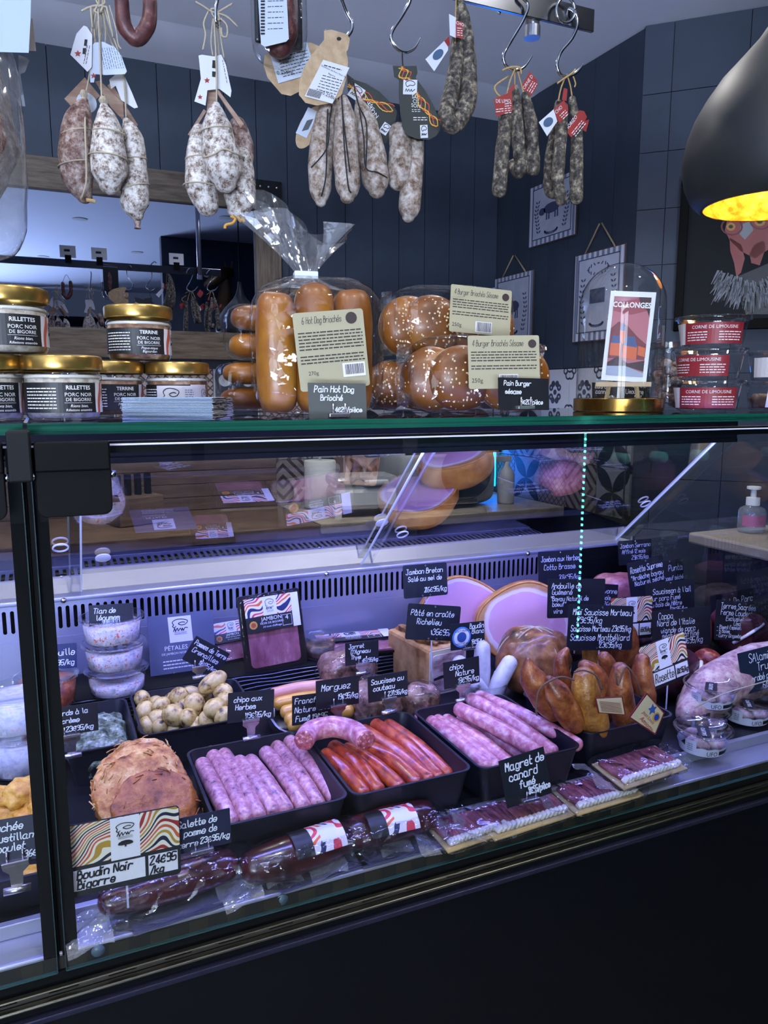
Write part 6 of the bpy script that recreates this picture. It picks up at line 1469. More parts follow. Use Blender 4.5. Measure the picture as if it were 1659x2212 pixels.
# steel tray of frankfurters
q = PZ(655, 1515, .79)
fx0, fx1, fy0, fy1 = .336, .505, .305, .505
tray('oval polished steel dish of frankfurters behind the merguez', fx0, fx1, fy0, fy1, .7352, .045, 'steel_dish', m_chrome, .05)
m_fr1 = M('frankfurter_pale', '#c58a72', .35, stops=[(.4, '#bd7f68'), (.7, '#d29c84')], scale=12, coat=.4); m_fr2 = M('frankfurter_smoked', '#c08a2c', .35, stops=[(.4, '#b57c22'), (.7, '#cf9c3e')], scale=12, coat=.4)
for i, (a, b, z_, mm) in enumerate([((545, 1483), (690, 1466), .787, 0), ((548, 1500), (690, 1482), .785, 0), ((560, 1512), (700, 1495), .775, 0), ((575, 1525), (715, 1505), .778, 1), ((580, 1545), (740, 1520), .78, 1), ((595, 1560), (770, 1533), .776, 1), ((600, 1574), (700, 1560), .772, 1)]):
    p, q = PZ(*a, z_), PZ(*b, z_)
    for v in (p, q): v.x = max(fx0+.03, min(fx1-.03, v.x)); v.y = max(fy0+.028, min(fy1-.028, v.y))
    saus('frankfurter', '%s %s frankfurter from the back of the steel dish' % (ORD[i], ('pale pink', 'orange smoked')[mm]), 'frankfurters', [p, (p+q)/2+Vector((0, .002, .003)), q], .0125, (m_fr1, m_fr2)[mm], .01, seed=i)
# lamb shanks in vacuum packs
m_shank = M('roast_lamb', '#6d4d3f', .45, stops=[(.34, '#3a251e'), (.5, '#7b5646'), (.64, '#a5806c'), (.78, '#c7b2a4')], scale=45, detail=7, nrough=.7, bmp=.9, bdist=.006)
m_herbs = M('thyme', '#3f4c3a', .6)
def shank(label, c, r, rot, sd):
    t = thing('lamb_shank', label, 'meat', c, (0, 0, R(rot)), 'packed lamb shanks with thyme')
    MB().super((0, 0, r[2]), r, .8, .8, 44, 28, .17, 28, sd).obj('meat', m_shank, t, smooth=True)
    MB().super((0, 0, r[2]), (r[0]*1.08, r[1]*1.08, r[2]*1.04), .7, .7, 44, 28, .06, 40, sd).obj('film', m_film, t, smooth=True)
    rn_ = random.Random(sd)
    for k in range(5):
        a = rn_.uniform(0, 6.3); MB().tube([(math.cos(a)*r[0]*.5, math.sin(a)*r[1]*.9-.004, r[2]*.8), (math.cos(a)*r[0]*.8+.012, math.sin(a)*r[1]-.006, r[2]*1.2)], .0012, 5, 1).obj('thyme_sprig', m_herbs, t)
shank('lamb shank in clear film behind the Jarret card', Vector((.52, .5, .7355)), (.055, .045, .055), 10, 1)
shank('lamb shank in clear film behind the merguez tray', Vector((.535, .375, .7355)), (.05, .05, .045), 40, 2)
shank('herb strewn lamb shank in clear film beside the pastry terrine', Vector((.605, .345, .7355)), (.036, .036, .042), -20, 3)
# pate en croute
pc0 = PZ(925, 1503, .7355)
t = thing('pate_en_croute', 'loaf of meat terrine in golden pastry, cut face to the front', 'terrine', (pc0.x+.045, pc0.y, .7355), (0, 0, R(6)))
m_crust = M('pastry_crust', '#a8783e', .55, stops=[(.3, '#7d4f24'), (.5, '#b3834a'), (.72, '#c9a670')], scale=22, detail=5, bmp=.3, bscale=60); m_crustl = M('pastry_pale', '#c3b49a', .7)
m_farce = M('terrine_filling', '#a58488', .5, stops=[(.34, '#7a5a5a'), (.5, '#b08e90'), (.62, '#c9b2b0'), (.74, '#e0d6d4')], scale=50, detail=5, bmp=.3, stretch=(.6, 1, 1.2))
Wd, Dp, Ht = .092, .17, .098
MB().b2((-Wd/2, .002, 0), (Wd/2, Dp, Ht)).obj('pastry', m_crust, t, bev=.008)
MB().poly(rrect(Wd*.97, Ht*.96, .006), -.001, .003).obj('pastry_cut', m_crustl, t)
MB().poly(rrect(Wd*.84, Ht*.8, .006), -.003, .0).obj('filling', m_farce, t, (0, 0, Ht*.07))
MB().poly([(-Wd*.4, Ht*.33), (-Wd*.1, Ht*.36), (Wd*.2, Ht*.34), (Wd*.4, Ht*.37), (Wd*.4, Ht*.42), (Wd*.1, Ht*.4), (-Wd*.2, Ht*.42), (-Wd*.4, Ht*.38)], -.0036, -.003).obj('mushroom_layer', M('dark_layer', '#241d22', .6), t)
MB().super((0, Dp*.5, Ht), (Wd*.4, Dp*.42, .014), .5, .5, 50, 26, .35, 50, 2).obj('jelly_top', M('roasted_top', '#8f6238', .4, stops=[(.35, '#4a2a1a'), (.55, '#a06e3a'), (.75, '#c7a878')], scale=40, bmp=.7), t, smooth=True)
# white puddings in a tub
m_wp = M('white_pudding', '#b9b2b8', .4, stops=[(.3, '#6f6a74'), (.38, '#b5adb4'), (.7, '#cbc6ca')], scale=45, detail=3, coat=.3)
bt0 = PZ(1045, 1516, .7355)
t = thing('pudding_tub', 'round clear tub holding the white puddings', 'tub', (.757, .372, .7355)); tub(t, .05, .062, False)
for i, (dx, dy, h, tl_, r) in enumerate(((-.022, 0, .1, -.03, .0165), (.006, .012, .118, .0, .0175), (.02, -.012, .088, .035, .0175), (-.006, -.02, .06, -.02, .016))):
    b0 = Vector((.757+dx, .372+dy, .742)); saus('white_pudding', ['white pudding at the left of the round tub', 'tallest white pudding standing in the round tub', 'white pudding leaning right in the round tub', 'short white pudding at the front of the round tub'][i], 'white puddings', [b0+Vector((0, 0, r)), b0+Vector((tl_*.4, 0, h*.55)), b0+Vector((tl_, 0, h-.008))], [r*.9, r, r*.9], m_wp, .03, 40, i, ends=.9)
# cooked hams with cut faces
m_rind = M('ham_rind', '#a8743e', .4, stops=[(.3, '#7a4512'), (.5, '#b0702a'), (.75, '#c9934a')], scale=18, bmp=.2, coat=.3)
def ham_face(name):
    m, nt, b = newmat(name); b.inputs['Roughness'].default_value = .38
    tc = nt.nodes.new('ShaderNodeTexCoord'); sp = nt.nodes.new('ShaderNodeSeparateXYZ'); nt.links.new(tc.outputs['Object'], sp.inputs[0])
    n1 = X(nt, noise_tex(nt, tc.outputs['Object'], 9, 3)); x_ = X(nt, sp.outputs[0])/.1; z_ = X(nt, sp.outputs[2])/.085
    rr = (x_*x_+z_*z_).sqrt()+(n1-.5)*.35
    c = ramp(nt, rr.s, [(.0, '#bf8898'), (.7, '#c790a2'), (.86, '#c894a4'), (.88, '#d6c2c6'), (.95, '#cfb4ac'), (1.0, '#b07c48')])
    n2 = noise_tex(nt, tc.outputs['Object'], 30, 5, .7); f = (X(nt, n2)-.58).max(0)*2.2
    mx = nt.nodes.new('ShaderNodeMix'); mx.data_type = 'RGBA'; nt.links.new(f.s, mx.inputs['Factor']); nt.links.new(c, mx.inputs['A']); mx.inputs['B'].default_value = lin('#dcc8cc')
    nt.links.new(mx.outputs['Result'], b.inputs['Base Color']); return m
m_hface = ham_face('ham_cut')
def cut_ham(label, c, rx, rz, L, rot, sd, tiltx=0):
    t = thing('cooked_ham', label, 'ham', c, (R(tiltx), 0, R(rot)), 'cut cooked hams')
    n = 44; rings = [(1.0, 0), (1.02, .15), (1.0, .4), (.86, .7), (.6, .9), (.25, 1.0)]
    mb = MB()
    def out(k): 
        a = 2*math.pi*k/n; return (math.cos(a)*rx*(1+.06*math.sin(2*a+sd)), math.sin(a)*rz*(1+.05*math.cos(3*a+sd)))
    for s_, d in rings:
        for k in range(n): x_, z_ = out(k); mb.v.append((x_*s_, d*L, z_*s_))
    for j in range(len(rings)-1):
        for k in range(n): mb.f.append((j*n+k, (j+1)*n+k, (j+1)*n+(k+1) % n, j*n+(k+1) % n))
    mb.f.append(tuple((len(rings)-1)*n+k for k in range(n)))
    mb.obj('rind', m_rind, t, smooth=True)
    MB().poly([(out(k)[0]*.955, out(k)[1]*.945) for k in range(n)], -.003, .004).obj('cut_face', m_hface, t)
    rim = MB()
    rim.tube([(out(k)[0]*.97, -.001, out(k)[1]*.97) for k in range(n+1)], .0035, 6, 1); rim.obj('rind_edge', m_rind, t, smooth=True)
cut_ham('cooked ham with a pink cut face, behind the pastry terrine', Vector((.868, .645, .838)), .1, .085, .085, -18, 1, -14)
h2 = PY(1140, 1350, .53); cut_ham('larger cooked ham with a marbled cut face beside the first ham', Vector((h2.x, .53, h2.z)), .112, .095, .105, -24, 2, -12)
# brown netted roast and andouille
m_roast = M('netted_roast', '#8a5f45', .42, stops=[(.32, '#2f1a0e'), (.5, '#7d4c28'), (.64, '#a5703f'), (.78, '#c49a68')], scale=22, detail=7, nrough=.65, bmp=.6, bdist=.006, coat=.3)
t = thing('netted_roast', 'knobbly brown smoked roast in a string net before the hams', 'meat', (.893, .395, .7355), (0, 0, R(-35)))
MB().super((0, 0, .068), (.075, .075, .068), .85, .85, 48, 30, .13, 22, 4).obj('meat', m_roast, t, smooth=True)
for k in range(4):
    a = R(-50+33*k); MB().tube([(.078*math.cos(u)*math.cos(a), .078*math.cos(u)*math.sin(a), .068+.071*math.sin(u)) for u in [R(-60+20*j) for j in range(16)]], .0011, 5, 2).obj('net_string', m_twine, t)
m_andou = M('andouille_skin', '#40332f', .6, stops=[(.35, '#2a201e'), (.55, '#4d3d36'), (.72, '#75614f')], scale=40, detail=6, bmp=.7, stretch=(1, 1, 4)); m_andc = M('andouille_cut', '#8d857c', .5, stops=[(.35, '#5f5650'), (.6, '#9d958b')], scale=70)
a0, a1 = PY(1160, 1394, .42), PY(1240, 1402, .46); b = Vector((a0.x, a0.y, min(a0.z, a1.z)-.03)); t = thing('andouille', 'dark grey cylindrical andouille lying on the roast', 'sausage', b)
MB().tube([a0-b, a1-b], .027, 24, 2, lump=.03).obj('skin', m_andou, t, smooth=True); MB().super((0, 0, 0), (.026, .026, .004), .5, 1, 24, 8).obj('cut_end', m_andc, t, a0-b, (a0-a1).to_track_quat('Z', 'Y').to_euler(), smooth=True)
# smoked sausages
m_smok = M('smoked_sausage', '#9a5e3c', .34, stops=[(.34, '#3f1c0b'), (.46, '#7a3d1c'), (.58, '#9c5c2e'), (.72, '#bd8a58')], scale=34, detail=8, nrough=.72, bmp=.6, bscale=70, bdist=.004, coat=.15)
m_smok2 = M('smoked_sausage_gold', '#a8743e', .34, stops=[(.3, '#5a330f'), (.48, '#966024'), (.64, '#b88236'), (.78, '#cca868')], scale=42, detail=8, nrough=.75, bmp=.6, bscale=80, bdist=.004, coat=.15)
SM = [('plump teardrop smoked sausage at the left of its tray', [(1140, 1425), (1150, 1465), (1178, 1510), (1195, 1535)], [6, 28, 32, 26], .14, 0), ('smoked sausage tied with dark string at the front left of its tray', [(1186, 1468), (1202, 1495), (1228, 1540), (1240, 1562)], [10, 28, 30, 26], .105, 0),
      ('golden smoked sausage foremost in its tray', [(1262, 1462), (1266, 1500), (1280, 1550), (1288, 1572)], [24, 32, 34, 30], .10, 1), ('hooked smoked sausage standing upright behind the others', [(1224, 1403), (1212, 1425), (1214, 1455), (1222, 1480)], [6, 14, 19, 18], .19, 0),
      ('smoked sausage leaning behind the golden one', [(1262, 1438), (1285, 1460), (1300, 1500), (1308, 1540)], [14, 24, 26, 24], .165, 0), ('smoked sausage tied with string at the right of its tray', [(1340, 1446), (1340, 1490), (1348, 1540), (1350, 1572)], [18, 27, 28, 24], .12, 0),
      ('smoked sausage at the right back of its tray', [(1388, 1425), (1386, 1460), (1392, 1500), (1392, 1530)], [16, 24, 25, 22], .19, 0), ('smoked sausage hidden between the tied ones', [(1305, 1420), (1318, 1450), (1325, 1490), (1325, 1520)], [14, 22, 24, 22], .215, 0)]
for i, (lab, pts, rad, Yv, g) in enumerate(SM):
    P = [PY(*p, Yv) for p in pts]; rr = [r * depth(P[0])/F for r in rad]; low = min(P, key=lambda v: v.z); b = Vector((low.x, low.y, max(.742, low.z-rr[-1]*.6)))
    t = thing('smoked_sausage', lab, 'sausage', b, group='smoked sausages in the tray')
    MB().tube([p-b for p in P], rr, 20, 6, round_ends=.9, lump=.05, lscale=30, seed=i).obj('casing', (m_smok, m_smok2)[g], t, smooth=True)
    if i in (1, 2, 5):
        q = P[0]-b; seqs = {1: [(1240, 1470), (1215, 1462), (1190, 1470), (1165, 1490), (1158, 1530), (1160, 1545)], 2: [(1240, 1452), (1262, 1448), (1290, 1462), (1300, 1490)], 5: [(1330, 1450), (1335, 1480), (1352, 1440), (1375, 1470), (1385, 1505)]}[i]
        MB().tube([PY(*s_, Yv-.03)-b for s_ in seqs], .0016, 6, 5).obj('string', M('brown_string', '#5c4436', .8), t, smooth=True)
m_tagc = M('tag_cream', '#bfb08c', .6); m_tagr = M('tag_maroon', '#6d1f2c', .5)
def tagobj(label, corners, Yv, red, text):
    P = [PY(*p, Yv) for p in corners]; b = min(P, key=lambda v: v.z).copy(); t = thing('sausage_tag', label, 'tag', b, group='paper tags on the smoked sausages')
    MB().poly([(p.x-b.x, p.z-b.z) for p in P], 0, .0008).obj('tag_edge', m_tagr, t); c = sum(P, Vector())/len(P)
    inner = MB().poly([((c+(p-c)*.9).x-b.x, (c+(p-c)*.9).z-b.z) for p in P], -.0004, 0).obj('tag_card', m_tagc, t)
    u = (P[1]-P[0]).normalized(); rot = math.atan2(u.z, u.x)
    if text == 1:
        mb = MB()
        for k in range(9):
            a = P[3]+(P[0]-P[3])*(.15+.08*k)+(P[2]-P[3])*.12; e = a+(P[2]-P[3])*.76; mb.add([(a.x-b.x, -.0008, a.z-b.z), (e.x-b.x, -.0008, e.z-b.z), (e.x-b.x, -.0008, e.z-b.z+.0009), (a.x-b.x, -.0008, a.z-b.z+.0009)], [(0, 1, 2, 3)])
        mb.obj('small_print', M('ink_maroon', '#7a3a38', .7), inner)
    else:
        k = (P[0]+P[1])/2+(c-(P[0]+P[1])/2)*.55-b
        MB().poly([(k.x+.0095*math.cos(j*math.pi/5+1.57)*(1 if j % 2 == 0 else .5), k.z+.0095*math.sin(j*math.pi/5+1.57)*(1 if j % 2 == 0 else .5)) for j in range(10)], -.0012, -.0004).obj('star_emblem', M('emblem_blue', '#39508f', .5), inner)
        k2 = c-b+(P[2]-P[3])*.26+Vector((0, 0, .004)); MB().poly(disc(k2.x, k2.z, .008, .008), -.0011, -.0004).obj('origin_seal', m_pdo, inner); MB().poly(disc(k2.x, k2.z, .0055, .0055), -.0014, -.0011).obj('seal_core', M('seal_blue', '#1f3a9a', .5), inner)
        k3 = c-b; font('Jean Louis', .0085, k3.x-.004, k3.z-.006, -.0012, 'CENTER', .3, rot=rot).obj('lettering', M('ink_red', '#a8322c', .6), inner); font('Amiotte', .0115, k3.x-.008, k3.z-.017, -.0012, 'CENTER', .35, rot=rot).obj('lettering', M('ink_red', '#a8322c', .6), inner)
tagobj('cream tag with printed lines tied to the golden sausage', [(1285, 1508), (1345, 1505), (1352, 1545), (1292, 1540)], .055, 0, 1)
tagobj('cream and maroon tag with star emblem hanging over the tray front', [(1397, 1496), (1436, 1540), (1416, 1588), (1358, 1550)], .05, 0, 2)
# cured meats at the right
m_ros = M('rosette_casing', '#a8818a', .6, stops=[(.34, '#6b4648'), (.46, '#a07a7c'), (.56, '#b39a8c'), (.7, '#cbbab8')], scale=42, detail=6, nrough=.7, bmp=.5)
P = [PZ(1490, 1546, .765), PZ(1540, 1490, .785), PZ(1640, 1445, .79), PZ(1760, 1420, .79)]
b = Vector((P[0].x, P[0].y, .736)); t = thing('rosette_salami', 'big pale mould dusted rosette salami at the right front', 'salami', b); MB().tube([p-b for p in P], [.026, .046, .052, .05], 26, 8, round_ends=.7, lump=.06, lscale=24).obj('casing', m_ros, t, smooth=True)
MB().tube([PZ(1500, 1530, .80)-b, PZ(1560, 1500, .835)-b, PZ(1660, 1470, .84)-b], .0012, 5, 4).obj('casing_crease', m_twine, t)
m_dkham = M('dark_cured_ham', '#3a161c', .35, stops=[(.36, '#2a0e13'), (.56, '#4a1a22'), (.7, '#6b2a30'), (.76, '#b59a98')], scale=14, detail=5, stretch=(1, 1, 2), coat=.3)
m_chc = M('chorizo_cut', '#7a2a1c', .4, stops=[(.36, '#5a1610'), (.55, '#8a3420'), (.68, '#b88a6a')], scale=60)
for i, (px, py, Yv, r, mm, lab, rot) in enumerate(((1455, 1510, .26, (.055, .05, .05), m_dkham, 'dark red cured ham wedge behind the striped Rosette sign', 20), (1590, 1420, .40, (.06, .06, .055), m_dkham, 'dark red cured ham with a white fat line under the far right card', -15), (1525, 1448, .33, (.026, .03, .026), m_chc, 'short thick red chorizo end between the cured hams', 0), (1480, 1420, .45, (.06, .05, .05), m_ham, 'pink cured ham piece behind the Coppa card', 10), (1330, 1280, .62, (.07, .05, .05), m_ham, 'pale pink ham joint at the back under the Serrano card', 0), (1400, 1350, .55, (.09, .06, .06), m_ros, 'pale salami joint hidden behind the crowd of cards', 0), (1330, 1395, .42, (.045, .05, .06), m_smok, 'brown smoked joint behind the smoked sausages', 0), (1290, 1400, .36, (.028, .03, .06), m_smok2, 'golden smoked joint seen under the Morteau card', 0))):
    c = PY(px, py, Yv); base = Vector((c.x, c.y, max(.736, c.z-r[2]))); t = thing('cured_meat', lab, 'meat', base, (0, 0, R(rot)), 'cured meats at the right of the case')
    MB().super((0, 0, r[2]), r, .8, .8, 34, 22, .1, 20, i).obj('meat', mm, t, smooth=True)
    if mm is m_dkham: MB().tube([(-r[0]*.7, -r[1]*.75, r[2]*.7), (-r[0]*.1, -r[1]*1.02, r[2]*1.25), (r[0]*.5, -r[1]*.8, r[2]*1.5)], .004, 8, 4, lump=.2).obj('fat_line', m_fat, t, smooth=True)
c = PZ(1486, 1545, .748); t = saus('salami_end', 'small mottled dark salami end in front of the rosette', None, [c+Vector((-.01, -.005, .012)), c+Vector((.03, .03, .012))], .02, M('salami_cut', '#4a3840', .45, stops=[(.38, '#2e2026'), (.55, '#5a464e'), (.7, '#a8989e')], scale=70), cat='salami')
m_shred = M('dried_threads', '#a8946a', .7); rn_ = random.Random(9); c = PY(1630, 1408, .34); mb = MB()
for k in range(60):
    a = rn_.uniform(0, 6.3); r0 = rn_.uniform(0, .04); p = Vector((math.cos(a)*r0, math.sin(a)*r0*.8, rn_.uniform(0, .025))); d = Vector((rn_.uniform(-1, 1), rn_.uniform(-1, 1), rn_.uniform(-.3, .6)))*.018
    mb.tube([p, p+d*.6+Vector((0, 0, .006)), p+d], .0022, 5, 3)
stuff(tag(mb.obj('dried_shreds', m_shred, None, c-Vector((0, 0, .012)), smooth=True), 'heap of pale dried shreds on the rosette salami', 'food'))
# truffle salami tubs
m_ufo = clear('ufo_tub', (.95, .96, 1.0), refl=1.2, rough=.06, base=.025); m_tart = M('tartare_salami', '#a08488', .5, stops=[(.35, '#7d5f60'), (.55, '#ab9092'), (.72, '#d0c0c2')], scale=60, bmp=.5)
m_ufl = M('ufo_band', '#b6b8cc', .5)
def ufo_tub(label, P, rot):
    t = thing('salami_tub', label, 'tub', P, (0, 0, R(rot)), 'tubs of salami bites'); r, H = .045, .042; tub(t, r, H, True, m_ufo, .8)
    for k in range(3): MB().super((0, 0, 0), (.019, .018, .012), .8, .8, 20, 14, .12, 50, k).obj('salami_bite', m_tart, t, (.018*math.cos(k*2.1), .018*math.sin(k*2.1), .017), (.3*k, .2, k), smooth=True)
    rf = lambda z_: r*(.8+.17*min(1, max(0, (z_-.004)/(H*.8-.004))))+.0006; wr = wrapper(rf)
    mb = MB(); n_ = 60; x0, x1 = -.115, .115
    for k in range(n_):
        a = x0+(x1-x0)*k/n_; b_ = x0+(x1-x0)*(k+1)/n_; za = .017+.003*abs(math.sin(k*.6)); zb = .017+.003*abs(math.sin((k+1)*.6))
        mb.add([wr(p) for p in ((a, 0, .004), (b_, 0, .004), (b_, 0, zb), (a, 0, za))], [(0, 1, 2, 3)])
    bd = mb.obj('paper_band', m_ufl, t, smooth=True); font('UFO', .0125, .012, .0058, -.0004, 'CENTER', sx=.75, wrap=wr).obj('lettering', m_ink, bd); quad(.024, .05, .007, .0145, -.0004, wr, 8).obj('black_field', m_lab, bd)
    st = quad(-.034, -.014, .005, .032, -.0006, wr, 6).obj('seal_strip', m_ufl, t, smooth=True)
    f = bars(-.029, -.02, [.012+.004*k for k in range(4)], .0012, -.001, 2, (.004, .006), .001, wr); f.obj('print', m_inkb, st)
    s2 = MB().b2((-.010, -.03, H*.905), (.010, .012, H*.91)).obj('top_strip', m_lab, t); q = font('SALUFO', .011, 0, 0, 0, 'CENTER'); MB().add([(-v[2]*.9+.003, v[0]*.8-.012, H*.912) for v in q.v], q.f).obj('lettering', m_white, s2)
    return t
u1, u2 = PZ(1512, 1640, .7205), PZ(1598, 1622, .7362)
ufo_tub('clear tub of salami bites with a black top strip, nearest the front', Vector((u1.x, .052, .739)), -40); ufo_tub('lower tub of salami bites behind the front one', Vector((u2.x+.012, .118, .7362)), -48)
ufo_tub('upper tub of salami bites stacked under the truffle card', Vector((u2.x+.03, .122, .7362+.0425)), -50); ufo_tub('tub of salami bites cut by the right edge of the photo', Vector((u2.x+.115, .112, .7362)), -40)
# chicken bites and hash browns
m_nug = M('chicken_bite', '#b9853f', .6, stops=[(.32, '#8a5212'), (.5, '#c08628'), (.68, '#d6a84a')], scale=50, detail=6, nrough=.7, bmp=.7, bdist=.004)
tray('black tray of chicken bites at the left edge', -.175, -.012, .07, .27, .7352, .05)
rp = random.Random(8); k = 0
for (px, py, z_) in ((20, 1730, .80), (55, 1712, .812), (95, 1720, .806), (130, 1745, .797), (35, 1755, .79), (80, 1752, .793), (120, 1715, .80), (5, 1770, .782)):
    p = PZ(px, py, z_); p.x = max(-.15, min(p.x, -.03)); p.y = max(.09, min(.25, p.y)); o = MB().super((0, 0, 0), (.03, .022, .016), .85, .85, 34, 24, .26, 75, k).obj('chicken_bite', m_nug, None, p, (rp.random()*.5, rp.random()*.5, rp.random()*3), smooth=True)
    tag(o, '%s golden breaded chicken bite from the left in its tray' % ORD[k], 'chicken bite', 'breaded chicken bites'); k += 1
p = PZ(62, 1862, .752); o = MB().super((0, 0, 0), (.016, .013, .012), .85, .85, 26, 18, .24, 110, 3).obj('chicken_bite', m_nug, None, Vector((p.x, max(.03, p.y), .733)), smooth=True); tag(o, 'single small chicken bite fallen below the price card', 'chicken bite', 'breaded chicken bites')
tray('black tray under the crisp potato pancakes', .05, .166, .06, .3, .7352, .03)
m_hash = M('potato_pancake', '#a9714c', .55, stops=[(.34, '#6b3410'), (.45, '#a9692a'), (.56, '#c79652'), (.7, '#dcc696')], scale=32, detail=8, nrough=.75, bmp=1.0, bdist=.006)
m_hash2 = M('potato_pancake_brown', '#9a5c38', .5, stops=[(.34, '#54240c'), (.47, '#914c1e'), (.6, '#b06c30'), (.74, '#cfa26a')], scale=30, detail=8, nrough=.75, bmp=1.0, bdist=.006)
for i, (px, py, z_, r, tl_, mm) in enumerate(((300, 1668, .80, .056, 30, m_hash), (300, 1690, .80, .062, 38, m_hash), (306, 1716, .79, .064, 44, m_hash), (338, 1752, .775, .06, 46, m_hash2))):
    p = PZ(px, py, z_); o = MB().super((0, 0, 0), (r, r*.95, .014), .55, 1.0, 80, 26, .09, 55, i).obj('potato_pancake', mm, None, p, (R(tl_), 0, R(8*i-14)), smooth=True)
    rn_ = random.Random(i); mb = MB()
    for k in range(170):
        a = rn_.uniform(0, 6.3); rr = r*rn_.uniform(.55, 1.03); q0 = Vector((math.cos(a)*rr, math.sin(a)*rr*.95, rn_.uniform(-.008, .012))); d = Vector((-math.sin(a)+rn_.uniform(-.8, .8), math.cos(a)+rn_.uniform(-.8, .8), rn_.uniform(-.4, .6)))*.0045
        mb.tube([q0-d, q0+Vector((0, 0, .002)), q0+d], .0009, 4, 2)
    stuff(mb.obj('crisp_shreds', mm, o, smooth=True)); tag(o, ['rearmost crisp potato pancake of the leaning pile', 'second crisp potato pancake from the back of the pile', 'third crisp potato pancake, pale with browned edge', 'foremost browned potato pancake of the leaning pile'][i], 'pancake', 'leaning potato pancakes')
# crumbs
for i, (x_, y_) in enumerate(((134, 1895), (140, 1920), (165, 1932), (136, 1948))):
    p = PZ(x_, y_, .7365); o = MB().super((0, 0, 0), (.004, .0025, .002), .8, .8, 8, 6, .2, 200, i).obj('crumb', m_nug, None, Vector((p.x, max(.066, p.y), .7372))); tag(o, 'tiny golden crumb on the steel deck beside the post', 'crumb', 'crumbs beside the post')
# vacuum packed black puddings along the front
m_bn = M('black_pudding', '#3a1216', .28, stops=[(.35, '#2c0c0e'), (.6, '#4a1a1c'), (.78, '#6b3030')], scale=18, coat=.6); m_flap = clear('bag_flap', (.9, .9, .97), refl=1.6, rough=.08, bmp=.8, bscale=24, base=.04, haze=.12, creases=True, bdist=.008); m_vac = clear('vacuum_bag', (.95, .95, .98), refl=1.4, rough=.05, bmp=1.0, bscale=26, base=.004, haze=.004, creases=True, bdist=.008); m_foil = M('silver_card', '#8f93b0', .25, .7)
def pudding_pack(label, pts, rpx, Yc, lab, seed, tail):
    P = [PZ(*p, .748) for p in pts]
    for p in P: p.y = Yc+(p.y-Yc)*.35
    rr = [r*depth(P[0])/F for r in rpx]; mid = P[len(P)//2]; b = Vector((mid.x, Yc, .7205)); t = thing('black_pudding_pack', label, 'pudding pack', b, group='packed black puddings along the front')
    L = (P[-1]-P[0]).length; ang = math.atan2(P[-1].y-P[0].y, P[-1].x-P[0].x)
    MB().tube([p-b for p in P], rr, 20, 8, round_ends=.8, lump=.04, lscale=25, seed=seed).obj('pudding', m_bn, t, smooth=True)
    MB().super((0, 0, .025), (L/2+.03, .034, .0245), .5, .5, 60, 28, .06, 30, seed).obj('film', m_vac, t, (0, 0, 0), (0, 0, ang), smooth=True)
    def flap(u, v, tail=tail): return ((L/2+.02)*(-1 if tail < 0 else 1)+tail*(.05*u)-.002, -.035+.075*v, .006+.004*math.sin(v*14+u*5)+.014*(1-u)*math.sin(v*3.14))
    for tl_ in (-1, 1): MB().grid(lambda u, v: flap(u, v, tl_), 6, 16).obj('film_flap', m_flap, t, (0, 0, 0), (0, 0, ang), smooth=True)
    MB().b2((-L/2, -.03, .001), (L/2, .01, .002)).obj('backing_card', m_foil, t, (0, 0, 0), (0, 0, ang))
    if lab:
        lo = Vector((0, 0, 0)); w_ = .062; lt_ = MB()
        rad = max(rr)+.0032
        def arc(u, v, x0=0, x1=1): 
            a = R(20+95*v); return (lab+(x0+(x1-x0)*u-.5)*w_, -math.cos(a)*rad, (P[len(P)//2].z-b.z)+math.sin(a)*rad)
        MB().grid(lambda u, v: arc(u, v, .25, 1), 6, 8).obj('striped_label', m_str2, t, (0, 0, 0), (0, 0, ang), smooth=True)
        MB().grid(lambda u, v: arc(u, v, -.15, .25), 4, 8).obj('black_label', m_lab, t, (0, 0, 0), (0, 0, ang), smooth=True)
        MB().grid(lambda u, v: tuple(Vector(arc(u, .25+.5*v, .45, .8))*1.006), 4, 8).obj('logo_panel', m_labw, t, (0, 0, 0), (0, 0, ang), smooth=True)
pudding_pack('packed black pudding behind the big striped sign, nearest the post', [(232, 1948), (310, 1922), (400, 1885), (478, 1842)], [26, 36, 40, 36], .034, 0, 1, -1)
pudding_pack('packed black pudding with striped label, second along the front', [(548, 1880), (610, 1860), (680, 1825), (730, 1800)], [34, 44, 44, 36], .036, .002, 2, 1)
pudding_pack('packed black pudding with striped label, third along the front', [(752, 1778), (820, 1762), (900, 1745)], [34, 40, 36], .036, .002, 3, 1)
# smoked duck breast packs
m_duck = M('duck_slice', '#7a3c48', .4, stops=[(.4, '#6b303c'), (.65, '#8f505a')], scale=40, bmp=.3); m_goldc = M('gold_card', '#a89468', .5)
def duck_pack(label, x0, x1, yc, D, z, rot, seed):
    t = thing('duck_breast_pack', label, 'duck pack', ((x0+x1)/2, yc, z), (R(8), 0, R(rot)), 'packs of smoked duck breast'); W = x1-x0
    MB().b2((-W*.42, -D*.42, .001), (W*.42, D*.42, .003)).obj('gold_card', m_goldc, t)
    for k in range(16):
        x_ = -W*.34+W*.68*k/15; s_ = MB().super((0, 0, 0), (W*.035, D*.34, .0035), .8, .7, 12, 8).obj('duck_slice', m_duck, t, (x_, .004, .007), (0, R(-32), R(6)), smooth=True)
        MB().super((0, -D*.31, .0004), (W*.04, D*.06, .0034), .5, .5, 10, 6).obj('fat_rim', m_fat, s_, smooth=True)
    MB().super((0, 0, .008), (W*.5, D*.5, .0085), .3, .35, 50, 20, .04, 40, seed).obj('film', m_vac, t, smooth=True)
    def fl(u, v): return (-W*.5-.03*u, -D*.45+D*.9*v, .006+.008*u*math.sin(v*9+seed)+.012*u)
    MB().grid(fl, 4, 14).obj('film_flap', m_flap, t, smooth=True)
